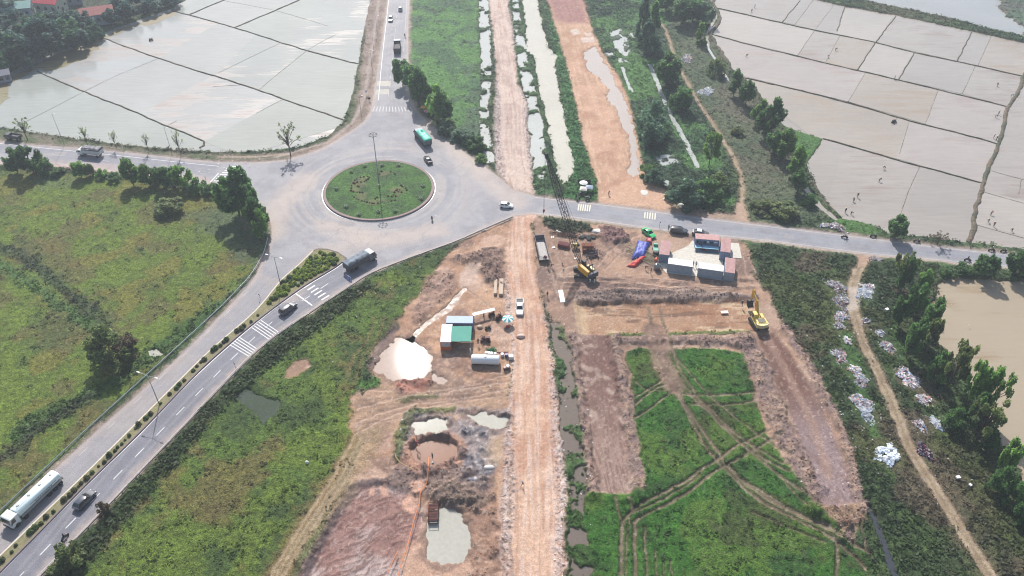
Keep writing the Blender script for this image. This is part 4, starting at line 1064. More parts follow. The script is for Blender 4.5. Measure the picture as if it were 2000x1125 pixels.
DESC = {'round': 'rounded', 'tall': 'tall', 'cone': 'conical', 'airy': 'airy open', 'bush': 'spreading', 'bare': 'nearly leafless'}
GDESC = {'dark': 'dark green', 'mid': 'green', 'olive': 'olive green', 'light': 'light green', 'blue': 'blue green', 'brown': 'brownish'}
ORD = ['first', 'second', 'third', 'fourth', 'fifth', 'sixth', 'seventh', 'eighth', 'ninth', 'tenth', 'eleventh', 'twelfth', 'thirteenth', 'fourteenth', 'fifteenth', 'sixteenth', 'seventeenth', 'eighteenth', 'nineteenth', 'twentieth', 'twenty-first', 'twenty-second', 'twenty-third', 'twenty-fourth', 'twenty-fifth', 'twenty-sixth', 'twenty-seventh', 'twenty-eighth', 'twenty-ninth', 'thirtieth']


def tree_row(rows, where, group):
    for i, (u, v, vt, wp, kind, green) in enumerate(rows):
        bush = kind == 'bush'
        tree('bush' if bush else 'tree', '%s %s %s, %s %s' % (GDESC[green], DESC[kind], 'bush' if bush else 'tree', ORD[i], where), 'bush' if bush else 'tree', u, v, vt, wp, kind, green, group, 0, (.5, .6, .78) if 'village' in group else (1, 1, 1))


tree_row([(35, 338, 290, 40, 'round', 'dark'), (68, 340, 282, 56, 'round', 'dark'), (90, 340, 302, 34, 'bush', 'dark'), (112, 342, 326, 30, 'bush', 'dark'), (160, 347, 311, 36, 'round', 'mid'), (178, 344, 316, 22, 'round', 'olive'), (200, 346, 325, 24, 'bush', 'mid'), (225, 352, 334, 30, 'bush', 'dark'), (262, 362, 309, 40, 'round', 'mid'), (295, 363, 320, 44, 'round', 'mid'), (320, 366, 322, 38, 'round', 'dark'), (338, 368, 322, 40, 'round', 'dark'), (362, 371, 321, 46, 'round', 'mid'), (388, 374, 340, 34, 'bush', 'dark'), (412, 380, 357, 32, 'bush', 'dark'), (440, 386, 354, 34, 'bush', 'mid'), (468, 420, 322, 84, 'round', 'dark'), (494, 432, 350, 48, 'round', 'dark'), (508, 452, 385, 50, 'round', 'dark'), (514, 468, 410, 40, 'round', 'mid')],
         'counted from the left in the row below the left road', 'trees along the left road')
tree_row([(333, 413, 384, 58, 'bush', 'olive'), (312, 424, 410, 22, 'bush', 'olive'), (222, 708, 618, 78, 'bush', 'olive'), (250, 690, 650, 50, 'bush', 'brown'), (140, 1104, 1062, 70, 'bush', 'olive'), (205, 1002, 975, 26, 'bush', 'brown')], 'of the bushes scattered over the left meadow', 'bushes in the left meadow')
tree_row([(787, 168, 110, 44, 'round', 'dark'), (806, 182, 116, 46, 'round', 'dark'), (818, 205, 132, 46, 'round', 'dark'), (843, 212, 164, 44, 'round', 'dark'), (852, 236, 164, 52, 'round', 'mid'), (868, 238, 180, 44, 'round', 'dark'), (872, 262, 236, 36, 'bush', 'blue'), (905, 276, 248, 50, 'bush', 'blue'), (930, 290, 262, 40, 'bush', 'dark'), (940, 316, 300, 26, 'bush', 'mid')], 'down the clump beside the north road', 'trees beside the north road')
tree_row([(1252, 82, -6, 40, 'cone', 'blue'), (1272, 92, 8, 44, 'cone', 'dark'), (1262, 108, 40, 40, 'tall', 'blue'), (1278, 112, 62, 32, 'bush', 'blue'), (1300, 172, 100, 56, 'round', 'dark'), (1312, 160, 108, 40, 'round', 'dark'), (1332, 216, 163, 46, 'round', 'dark'), (1318, 212, 172, 34, 'bush', 'dark'), (1278, 252, 183, 56, 'bush', 'blue'), (1270, 280, 214, 54, 'bush', 'blue'), (1284, 268, 232, 40, 'bush', 'dark'), (1384, 328, 256, 40, 'tall', 'light'), (1340, 396, 338, 74, 'bush', 'blue'), (1378, 388, 340, 58, 'bush', 'dark'), (1400, 372, 332, 42, 'bush', 'olive'), (1278, 358, 322, 40, 'bush', 'blue'), (1262, 342, 316, 32, 'bush', 'mid')],
         'down the scrub between embankment and footpath', 'trees between embankment and footpath')
tree_row([(1300, 22, -30, 50, 'round', 'dark'), (1332, 48, -4, 56, 'round', 'dark'), (1352, 44, -12, 52, 'round', 'dark'), (1374, 50, 4, 46, 'round', 'blue'), (1366, 86, 44, 28, 'cone', 'mid'), (1396, 146, 104, 36, 'bush', 'olive'), (1432, 188, 136, 30, 'round', 'dark'), (1456, 206, 153, 40, 'round', 'dark'), (1478, 240, 192, 40, 'round', 'mid'), (1496, 262, 188, 62, 'round', 'dark'), (1512, 300, 250, 46, 'round', 'dark'), (1528, 312, 254, 50, 'round', 'mid'), (1550, 346, 286, 42, 'round', 'mid'), (1557, 378, 326, 38, 'round', 'dark'), (1580, 400, 372, 30, 'bush', 'dark'), (1530, 420, 392, 60, 'bush', 'olive'), (1490, 412, 386, 50, 'bush', 'olive'), (1440, 262, 244, 26, 'bush', 'olive')],
         'downward in the row along the right paddies', 'trees along the right paddies')
tree_row([(1747, 466, 421, 48, 'round', 'dark'), (1830, 478, 455, 36, 'bare', 'brown'), (1920, 540, 494, 54, 'round', 'dark'), (1978, 540, 488, 52, 'round', 'dark'), (2010, 545, 492, 50, 'round', 'mid'), (1880, 532, 512, 36, 'bush', 'dark'), (1850, 538, 520, 34, 'bush', 'dark')], 'counted rightward beside the right road', 'trees beside the right road')
tree_row([(1752, 562, 480, 62, 'airy', 'olive'), (1758, 570, 495, 50, 'round', 'dark'), (1792, 588, 517, 52, 'round', 'mid'), (1752, 640, 545, 60, 'round', 'dark'), (1785, 620, 540, 66, 'round', 'dark'), (1800, 668, 560, 62, 'round', 'dark'), (1770, 700, 600, 62, 'round', 'dark'), (1806, 690, 610, 44, 'tall', 'olive'), (1820, 745, 660, 50, 'bush', 'dark'), (1846, 762, 648, 62, 'airy', 'olive'), (1862, 760, 665, 50, 'tall', 'olive'), (1878, 800, 690, 60, 'tall', 'mid'), (1900, 800, 690, 70, 'round', 'mid'), (1922, 815, 715, 62, 'airy', 'mid'), (1888, 846, 760, 60, 'tall', 'dark'), (1860, 840, 780, 60, 'bush', 'dark'), (1905, 860, 772, 90, 'airy', 'olive'), (1925, 880, 820, 50, 'bush', 'dark'), (1955, 925, 845, 56, 'round', 'mid'), (1945, 965, 890, 60, 'bush', 'dark'), (1975, 985, 915, 60, 'bush', 'dark'), (1995, 1020, 950, 60, 'bush', 'dark'), (2020, 1060, 990, 60, 'bush', 'dark'), (1835, 720, 672, 44, 'bush', 'dark')],
         'downward along the brown pond bank', 'trees along the pond bank')
V = [(18, 66, 18, 62), (58, 118, 44, 74), (100, 108, 36, 80), (140, 92, 24, 74), (170, 66, 12, 54), (30, 128, 66, 62), (6, 104, 50, 56), (76, 84, 18, 72), (130, 62, 8, 60), (226, 50, 14, 42), (256, 40, 0, 46), (296, 24, -14, 44), (336, 12, -24, 40), (4, 146, 92, 44), (188, 78, 40, 34), (44, 62, 14, 50), (14, 36, -10, 60), (240, 24, -20, 50), (282, 12, -30, 50), (110, 70, 22, 60), (158, 96, 52, 50), (82, 116, 70, 50), (30, 88, 40, 60), (60, 136, 108, 40)]
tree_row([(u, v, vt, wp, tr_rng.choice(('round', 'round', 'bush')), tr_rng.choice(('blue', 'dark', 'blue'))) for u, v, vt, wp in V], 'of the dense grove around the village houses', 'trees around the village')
for i, (u, v, vt, wp) in enumerate([(55, 274, 230, 32), (172, 285, 247, 20), (228, 290, 256, 16), (291, 296, 262, 16), (354, 304, 256, 20), (568, 304, 246, 46), (938, 46, 8, 10)][:6]):
    tree('sapling', ['widest bare sapling by the left edge of the paddy verge', 'thin bare sapling right of the leaning light pole', 'thin bare sapling second along the paddy verge', 'thin bare sapling third along the paddy verge', 'thin bare sapling just left of the paddy corner', 'large nearly leafless tree where the left road widens'][i], 'tree', u, v, vt, wp, 'bare', 'olive', 'bare saplings along the paddy verge')

# ---------------------------------------------------------------- undergrowth over every weedy patch (beyond counting: one mass)
for hu, hv, ha, hb, _l in HEAPS:
    hp = P([(hu, hv)])[0]; hs = F / (hp[1] * CP + H * SP)
    near_ = np.nonzero((np.abs(X - hp[0]) < 6) & (np.abs(Y - hp[1]) < 6))[0]
    dq = np.hypot((X[near_] - hp[0]) / (ha / hs / 2 + .5), (Y[near_] - hp[1]) / (hb / hs * .78 + .5)); SHR[near_] *= sstep(.85, 1.15, dq)
inview = (Y > 62) & (Y < 352) & (SHR > .03) & (REG != 1)
Xg, Yg = X.reshape(NR, NCOL), Y.reshape(NR, NCOL)
cell = np.abs(np.gradient(Xg, axis=1) * np.gradient(Yg, axis=0)).ravel()
wgt = np.where(inview, SHR * cell, 0).astype(np.float64)
NCL = int(min(60000, wgt.sum() * 2.2))
pick = RNG.choice(X.size, NCL, p=wgt / wgt.sum())
L_ = 8
base = np.repeat(np.stack([X[pick], Y[pick], Z[pick]], 1), L_, 0)
sz = np.repeat(np.clip(.28 + SHR[pick] * .65 + RNG.normal(0, .14, NCL), .15, 1.3), L_)
off = RNG.normal(size=(NCL * L_, 3)) * np.stack([sz * .55, sz * .55, sz * .3], 1)
off[:, 2] = np.abs(off[:, 2]) * .8 + .03
cl_ = np.repeat(C[pick] * RNG.uniform(.75, 1.7, size=(NCL, 1)), L_, 0) * RNG.uniform(.8, 1.2, size=(NCL * L_, 1))
me = leaf_mesh('undergrowth', base + off, sz * RNG.uniform(.35, .7, NCL * L_), cl_, up=1.3)
o = bpy.data.objects.new('undergrowth', me); COL.objects.link(o)
tag(o, 'weeds and low scrub covering the verges and banks', 'undergrowth', kind='stuff')

# loose clods and stones over the spoil rows and the stony rims of the haul road (beyond counting)
cw_ = np.where((Y > 62) & (Y < 352), CLOD * cell, 0).astype(np.float64)
NCD = 16000
pick = RNG.choice(X.size, NCD, p=cw_ / cw_.sum())
jit = RNG.normal(0, .12, (NCD, 2))
cs_ = RNG.uniform(.05, .30, NCD) ** 1.25 * RNG.uniform(.5, 1.2, NCD)
ctr = np.stack([X[pick] + jit[:, 0], Y[pick] + jit[:, 1], Z[pick] + cs_ * .25], 1)
oct_ = np.array([[1, 0, 0], [0, 1, 0], [-1, 0, 0], [0, -1, 0], [0, 0, .8], [0, 0, -.6]], float)
va_ = RNG.uniform(0, 6.28, NCD); rot_ = np.stack([np.cos(va_), -np.sin(va_), np.sin(va_), np.cos(va_)], 1).reshape(-1, 2, 2)
vv_ = oct_[None] * RNG.uniform(.6, 1.2, (NCD, 6, 1)) * cs_[:, None, None]
vv_[:, :, :2] = np.einsum('nij,nkj->nki', rot_, vv_[:, :, :2])
vv_ = (vv_ + ctr[:, None]).reshape(-1, 3)
tri = np.array([[0, 1, 4], [1, 2, 4], [2, 3, 4], [3, 0, 4], [1, 0, 5], [2, 1, 5], [3, 2, 5], [0, 3, 5]])
ff_ = (tri[None] + (np.arange(NCD) * 6)[:, None, None]).reshape(-1).astype(np.int32)
me = bpy.data.meshes.new('clods'); me.vertices.add(len(vv_)); me.vertices.foreach_set('co', vv_.astype(np.float32).ravel())
me.loops.add(len(ff_)); me.polygons.add(len(ff_) // 3); me.loops.foreach_set('vertex_index', ff_); me.polygons.foreach_set('loop_start', np.arange(0, len(ff_), 3, dtype=np.int32)); me.update(calc_edges=True)
cc_ = np.repeat(C[pick] * RNG.uniform(.9, 2.0, (NCD, 1)), 6, 0); at = me.attributes.new('Col', 'FLOAT_COLOR', 'POINT'); at.data.foreach_set('color', np.concatenate([cc_, np.ones((len(cc_), 1))], 1).astype(np.float32).ravel())
at = me.attributes.new('Surf', 'FLOAT_COLOR', 'POINT'); at.data.foreach_set('color', np.tile(np.array([0, .9, .5, 1], np.float32), len(cc_)))
me.materials.append(GM); o = bpy.data.objects.new('rubble', me); COL.objects.link(o); tag(o, 'loose clods and stones over spoil rows and haul road rims', 'rubble', kind='stuff')

# ---------------------------------------------------------------- dikes between the paddies
def dike(px, width, hgt, label, thick=True):
    L = smooth_line(P(px), 2)
    pts = [L[0]]
    for a, b in zip(L, L[1:]):
        k = max(1, int(np.linalg.norm(b - a) / .8))
        for t in range(1, k + 1): pts.append(a + (b - a) * t / k)
    pts = np.array(pts)
    wob = (fbm(pts[:, 0], pts[:, 1], 5, 3, 300) - .5)
    d = np.gradient(pts, axis=0); d /= np.linalg.norm(d, axis=1)[:, None] + 1e-9
    nrm = np.stack([-d[:, 1], d[:, 0]], 1)
    pts = pts + nrm * wob[:, None] * width * (1.2 if thick else .8)
    wv = width * (.75 + .6 * fbm(pts[:, 0], pts[:, 1], 2.2, 2, 301)); hv = hgt * (.7 + .7 * fbm(pts[:, 0], pts[:, 1], 1.6, 2, 302))
    prof = [(-.5, 0), (-.3, .8), (0, 1), (.3, .75), (.5, 0)]
    V_ = []
    for q, z in prof:
        V_.append(np.concatenate([pts + nrm * (wv * q)[:, None], (ZW - .12 + (hv + .14) * z)[:, None]], 1))
    V_ = np.stack(V_, 1); n = len(pts)
    faces = [(i * 5 + j, i * 5 + j + 1, (i + 1) * 5 + j + 1, (i + 1) * 5 + j) for i in range(n - 1) for j in range(4)]
    me = bpy.data.meshes.new('paddy_dike'); me.from_pydata(V_.reshape(-1, 3).tolist(), [], faces)
    f = fbm(pts[:, 0], pts[:, 1], 4, 3, 303)
    c = mixn(np.arange(n), (92, 96, 76), (122, 108, 92), thr(f, .35, .65)) if thick else mixn(np.arange(n), (160, 152, 138), (140, 134, 120), thr(f, .35, .65))
    cc = np.repeat(np.concatenate([c, np.ones((n, 1))], 1), 5, 0).astype(np.float32)
    a = me.attributes.new('Col', 'FLOAT_COLOR', 'POINT'); a.data.foreach_set('color', cc.ravel())
    a = me.attributes.new('Surf', 'FLOAT_COLOR', 'POINT'); a.data.foreach_set('color', np.tile(np.array([.8, .9, 1, 1], np.float32), n * 5))
    me.polygons.foreach_set('use_smooth', np.ones(len(faces), bool))
    me.materials.append(GM)
    bm = bmesh.new(); bm.from_mesh(me); bmesh.ops.recalc_face_normals(bm, faces=bm.faces); bm.to_mesh(me); bm.free()
    o = bpy.data.objects.new('paddy_dike', me); COL.objects.link(o)
    return tag(o, label, 'dike', kind='structure')


for pl in ([(336, 20), (420, 42), (499, 66), (600, 98), (700, 124)], [(187, 67), (240, 88), (310, 113), (400, 142), (500, 173), (590, 206), (674, 234)], [(72, 138), (163, 178), (245, 210), (325, 245), (398, 275), (390, 288)], [(371, 27), (435, 0), (470, -16)], [(457, 53), (500, 35), (582, 0), (640, -30)]):
    dike(pl, .68, .22, 'grassy dike between the left paddies')
for pl in ([(163, 178), (230, 145), (310, 113)], [(163, 178), (90, 216), (12, 256)], [(425, 142), (499, 106), (545, 84)], [(505, 175), (600, 97), (655, 67)], [(500, 220), (550, 194)], [(415, 168), (470, 165)], [(435, 0), (540, 20), (640, 50)], [(325, 245), (345, 235)]):
    dike(pl, .3, .05, 'low mud ridge across a left paddy', False)
for pl in ([(1398, 14), (1460, 28), (1530, 45), (1600, 60), (1710, 82), (1790, 103), (1870, 119), (1999, 148)], [(1384, 64), (1440, 80), (1500, 95), (1610, 122), (1746, 153), (1833, 174), (1905, 192), (1971, 208)], [(1445, 150), (1500, 161), (1660, 200), (1776, 235), (1870, 258), (1952, 281)], [(1608, 270), (1655, 283), (1725, 303), (1797, 324), (1870, 343), (1922, 357)]):
    dike(pl, .72, .25, 'grassy dike running across the right paddies')
dike([(2015, 118), (1999, 148), (1985, 185), (1971, 208), (1958, 255), (1952, 281), (1936, 320), (1922, 357), (1910, 400), (1902, 440), (1893, 472)], 1.4, .35, 'broad crooked dike along the right edge of the paddies')
for pl in ([(1528, 43), (1562, 0)], [(1710, 82), (1750, 30)], [(1635, 60), (1650, 12)], [(1870, 118), (1898, 62)], [(1675, 135), (1710, 82)], [(1755, 154), (1787, 102)]):
    dike(pl, .55, .16, 'narrow dike across the upper right paddies')
for pl in ([(1553, 47), (1592, -6)], [(1558, 107), (1590, 60), (1632, 5)], [(1910, 128), (1937, 68)], [(1612, 122), (1640, 70)], [(1880, 182), (1905, 128)], [(1657, 197), (1690, 142)], [(1808, 240), (1833, 175)], [(1757, 300), (1776, 236)], [(1757, 425), (1775, 370), (1797, 325)], [(1937, 332), (2001, 350), (2200, 395)], [(1917, 372), (2001, 396), (2200, 450)], [(1905, 437), (2001, 464), (2200, 520)], [(1995, 350), (1990, 378)]):
    dike(pl, .32, .05, 'low mud ridge across a right paddy', False)
# the bank that follows the left rim of the right paddies
dike([(1388, -20), (1394, 4), (1408, 34), (1388, 66), (1404, 96), (1432, 140)], 1.7, .5, 'curved green bank around the corner of the right paddies')
dike([(1574, 326), (1592, 366), (1622, 406), (1640, 426)], 1.5, .45, 'green bank between ditch and right paddy')

# ---------------------------------------------------------------- shape helpers
class MB:
    """collects shapes; build() links them as one mesh object"""
    def __init__(s): s.bm = bmesh.new()

    def box(s, c, d, rz=0.0, top=(1, 1), shift=(0, 0), bev=0.0, ry=0.0):
        hx, hy, hz = d[0] / 2, d[1] / 2, d[2] / 2
        M = Matrix.Translation(c) @ Matrix.Rotation(rz, 4, 'Z') @ Matrix.Rotation(ry, 4, 'Y')
        vs = []
        for z, fx, fy, ox, oy in ((-hz, 1, 1, 0, 0), (hz, top[0], top[1], shift[0], shift[1])):
            for x, y in ((-hx, -hy), (hx, -hy), (hx, hy), (-hx, hy)):
                vs.append(s.bm.verts.new(M @ Vector((x * fx + ox, y * fy + oy, z))))
        fs = []
        for q in ((0, 3, 2, 1), (4, 5, 6, 7), (0, 1, 5, 4), (1, 2, 6, 5), (2, 3, 7, 6), (3, 0, 4, 7)):
            fs.append(s.bm.faces.new([vs[i] for i in q]))
        if bev:
            ed = list({e for f in fs for e in f.edges})
            bmesh.ops.bevel(s.bm, geom=ed, offset=bev, segments=2, affect='EDGES', profile=.5)
        return s

    def tube(s, pts, r, seg=8, cap=True): tube_into(s.bm, pts, r, seg, cap); return s

    def prism(s, prof, y0, y1, axis='y'):
        """profile in x-z pushed along y (or profile in x-y pushed along z)"""
        mk = (lambda p, t: (p[0], t, p[1])) if axis == 'y' else ((lambda p, t: (p[0], p[1], t)) if axis == 'z' else (lambda p, t: (t, p[0], p[1])))
        a = [s.bm.verts.new(mk(p, y0)) for p in prof]; b = [s.bm.verts.new(mk(p, y1)) for p in prof]
        n = len(prof)
        for i in range(n): s.bm.faces.new((a[i], a[(i + 1) % n], b[(i + 1) % n], b[i]))
        s.bm.faces.new(a[::-1]); s.bm.faces.new(b)
        return s

    def loft(s, rings):
        R = [[s.bm.verts.new(p) for p in r] for r in rings]
        n = len(R[0])
        for a, b in zip(R, R[1:]):
            for i in range(n): s.bm.faces.new((a[i], a[(i + 1) % n], b[(i + 1) % n], b[i]))
        s.bm.faces.new(R[0][::-1]); s.bm.faces.new(R[-1])
        return s

    def plate(s, quad, th=.012, inset=0.0, lift=.004):
        q = [Vector(p) for p in quad]
        c = sum(q, Vector()) / len(q)
        n = (q[1] - q[0]).cross(q[2] - q[0]).normalized()
        q = [p + (c - p) * inset for p in q]
        a = [s.bm.verts.new(p + n * lift) for p in q]; b = [s.bm.verts.new(p + n * (lift + th)) for p in q]
        k = len(q)
        for i in range(k): s.bm.faces.new((a[i], a[(i + 1) % k], b[(i + 1) % k], b[i]))
        s.bm.faces.new(a[::-1]); s.bm.faces.new(b)
        return s

    def lathe(s, prof, c=(0, 0, 0), seg=16, axis='z'):
        rings = []
        for r, h in prof:
            ring = []
            for k in range(seg):
                a = 2 * math.pi * k / seg
                u, v = r * math.cos(a), r * math.sin(a)
                p = {'z': (u, v, h), 'y': (u, h, v), 'x': (h, u, v)}[axis]
                ring.append((p[0] + c[0], p[1] + c[1], p[2] + c[2]))
            rings.append(ring)
        return s.loft(rings)

    def build(s, name, m, parent=None, smooth=False, loc=None): return new_obj(name, s.bm, m, parent, smooth, loc)


RUBBER = mat('rubber', (44, 44, 46), .85, k=.5)
STEEL = mat('steel', (150, 152, 156), .45, .6)
GALV = mat('galvanised', (176, 180, 184), .5, .5)
GLASS = mat('tinted_glass', (34, 42, 50), .06, 0, .05, k=.5, spec=.8)
RIM = mat('wheel_rim', (170, 172, 176), .35, .7)
DARK = mat('dark_metal', (58, 58, 62), .6, .3)
WHITE = mat('white_paint', (236, 236, 236), .4, var=.05, k=.8)
WHITED = mat('white_sheet', (232, 232, 230), .6, var=.08, k=.8)
LAMP = mat('lamp_lens', (230, 232, 236), .15, k=.8)
REDL = mat('red_lens', (170, 30, 30), .25)
RUST = mat('rusty_iron', (124, 66, 50), .8, .2, .3, 5)
RUSTD = mat('dark_rust', (88, 52, 46), .85, .2, .3, 5)
YEL = mat('machine_yellow', (226, 172, 44), .5, var=.12, k=.75)
YELP = mat('pale_machine_yellow', (232, 206, 112), .5, var=.12, k=.75)
CONC = mat('concrete', (206, 200, 188), .85, var=.14, vscale=1.5)
WOOD = mat('timber', (176, 150, 118), .85, var=.2)


def wheel(parent, x, y, r, w, side, hub=RIM):
    t = MB()
    s = side
    t.lathe([(r * .62, -w / 2), (r * .92, -w / 2), (r, -w / 4), (r, w / 4), (r * .92, w / 2), (r * .62, w / 2)], (0, 0, 0), 18, 'y')
    o = t.build('wheel', RUBBER, parent, True, (x, y, r))
    h = MB(); h.lathe([(r * .60, w / 2 * s * .6), (r * .60, w / 2 * s * .98), (r * .5, w / 2 * s * .86), (r * .18, w / 2 * s * .9), (r * .16, w / 2 * s * 1.04), (.005, w / 2 * s * 1.05)], (0, 0, 0), 12, 'y')
    h.build('rim', hub, o, False)
    return o


CARS = {
    'sedan': dict(L=4.55, W=1.78, sec=[(-2.27, .70, .48, .86), (-2.1, .82, .27, .99), (-1.3, .88, .2, 1.0), (0, .89, .19, .97), (1.2, .87, .2, .9), (2.0, .80, .24, .78), (2.27, .62, .36, .66)], gh=(-1.85, 1.0, -1.0, .22, .80, .60, .97, 1.46), wb=(-1.32, 1.35), r=.32),
    'hatch': dict(L=3.7, W=1.66, sec=[(-1.85, .68, .5, .92), (-1.72, .78, .28, 1.0), (-1, .82, .2, 1.0), (0, .83, .19, .98), (.95, .81, .2, .93), (1.62, .74, .25, .8), (1.85, .58, .36, .68)], gh=(-1.78, .98, -1.45, .2, .76, .60, .98, 1.52), wb=(-1.2, 1.2), r=.29),
    'suv': dict(L=4.75, W=1.88, sec=[(-2.37, .78, .52, 1.05), (-2.25, .88, .34, 1.12), (-1.3, .93, .28, 1.12), (0, .94, .27, 1.1), (1.2, .92, .28, 1.06), (2.1, .86, .32, .96), (2.37, .7, .42, .82)], gh=(-2.28, 1.12, -2.0, .38, .84, .68, 1.1, 1.76), wb=(-1.4, 1.42), r=.37),
    'crossover': dict(L=4.5, W=1.84, sec=[(-2.25, .74, .5, .98), (-2.1, .85, .3, 1.06), (-1.3, .90, .25, 1.06), (0, .92, .24, 1.03), (1.2, .9, .25, .98), (2.0, .83, .3, .88), (2.25, .66, .4, .74)], gh=(-2.12, 1.08, -1.55, .25, .82, .64, 1.04, 1.63), wb=(-1.35, 1.36), r=.35),
    'pickup': dict(L=5.3, W=1.86, sec=[(-2.65, .82, .55, 1.05), (-2.6, .9, .42, 1.08), (-.72, .92, .36, 1.08), (0, .93, .34, 1.1), (1.3, .92, .34, 1.08), (2.35, .86, .38, .98), (2.65, .7, .48, .84)], gh=(-.85, 1.35, -.62, .6, .82, .66, 1.08, 1.78), wb=(-1.6, 1.62), r=.38),
}


def rsec(x, hw, zb, zt):
    r = min(.16, (zt - zb) * .3)
    return [(x, -hw + r * .5, zb), (x, hw - r * .5, zb), (x, hw, zb + r), (x, hw, zt - r * 1.3), (x, hw - r, zt), (x, -hw + r, zt), (x, -hw, zt - r * 1.3), (x, -hw, zb + r)]


def car(label, paint_m, loc, rz, kind='sedan', group=None, roofsign=False, cat='car', roof_m=None, name=None):
    S = CARS[kind]
    root = thing(name or ('pickup_truck' if kind == 'pickup' else 'car'), label, cat, loc, rz, group)
    b = MB(); b.loft([rsec(*q) for q in S['sec']])
    xb0, xb1, xt0, xt1, wb_, wt, z0, z1 = S['gh']
    lo_ = [(xb0, -wb_, z0 - .06), (xb1, -wb_, z0 - .06), (xb1, wb_, z0 - .06), (xb0, wb_, z0 - .06)]
    hi_ = [(xt0, -wt, z1 - .05), (xt1, -wt, z1 - .05), (xt1, wt, z1 - .05), (xt0, wt, z1 - .05)]
    cap = [(xt0 + .12, -wt + .1, z1), (xt1 - .12, -wt + .1, z1), (xt1 - .12, wt - .1, z1), (xt0 + .12, wt - .1, z1)]
    b.loft([lo_, hi_, cap])
    body = b.build('body', paint_m, root, True)
    md = body.modifiers.new('edge', 'EDGE_SPLIT'); md.split_angle = math.radians(38)
    if roof_m:
        MB().plate([hi_[0], hi_[1], hi_[2], hi_[3]], .06, .02, .012).build('roof', roof_m, root)
    MB().plate([lo_[1], lo_[2], hi_[2], hi_[1]], .012, .12).build('windscreen', GLASS, root)
    MB().plate([lo_[3], lo_[0], hi_[0], hi_[3]], .012, .16).build('rear_window', GLASS, root)
    for a, c, d, e in ((0, 1, 1, 0), (2, 3, 3, 2)):
        p, q, r_, s_ = Vector(lo_[a]), Vector(lo_[c]), Vector(hi_[d]), Vector(hi_[e])
        for t0, t1 in ((.04, .48), (.52, .96)):
            MB().plate([p.lerp(q, t0), p.lerp(q, t1), s_.lerp(r_, t1), s_.lerp(r_, t0)], .012, .13).build('side_window', GLASS, root)
    sec = S['sec']
    for s in (-1, 1):
        for x in S['wb']: wheel(root, x, s * (S['W'] / 2 - .11), S['r'], .21, s)
        MB().box((S['L'] / 2 - .16, s * .58, sec[-2][3] - .12), (.2, .3, .13), bev=.03).build('headlight', LAMP, root)
        MB().box((-S['L'] / 2 + .07, s * .64, sec[1][3] - .16), (.1, .22, .18), bev=.02).build('tail_light', REDL, root)
        MB().box((xb1 - .35, s * (wb_ + .14), z0 + .06), (.13, .2, .12), bev=.03).build('mirror', paint_m, root)
    MB().box((S['L'] / 2 - .02, 0, sec[-1][2] + .12), (.06, .8, .14), bev=.02).build('grille', DARK, root)
    if kind == 'pickup':
        MB().box((-1.68, 0, 1.075), (1.75, 1.58, .03)).build('cargo_bed', DARK, root)
        t = MB()
        for s in (-1, 1): t.box((-1.68, s * .84, 1.16), (1.8, .09, .2), bev=.02)
        t.box((-2.6, 0, 1.16), (.09, 1.6, .2), bev=.02)
        t.build('bed_rail', paint_m, root)
    if roofsign:
        MB().box((-.35, 0, z1 + .08), (.16, .46, .15), bev=.02).build('roof_sign', WHITE, root)
    return root


def tarp_sheet(L, W, zbase, h, seed, drop=.35):
    """bulging tarpaulin over a cargo bed"""
    r = random.Random(seed); m = MB(); rings = []
    n = 13
    for i in range(n):
        x = -L / 2 + L * i / (n - 1)
        hh = h * (.8 + .35 * math.sin(i * 2.1 + seed) + r.uniform(-.15, .15)) * (1 if 0 < i < n - 1 else .6)
        ring = [(x, -W / 2 - .03, zbase - drop)]
        for k in range(9):
            t = -1 + 2 * k / 8
            ring.append((x, t * W / 2 * (1.01 if abs(t) == 1 else .99), zbase + hh * (1 - abs(t) ** 8) + r.uniform(-.07, .07)))
        ring.append((x, W / 2 + .03, zbase - drop))
        rings.append(ring)
    m.loft(rings)
    return m


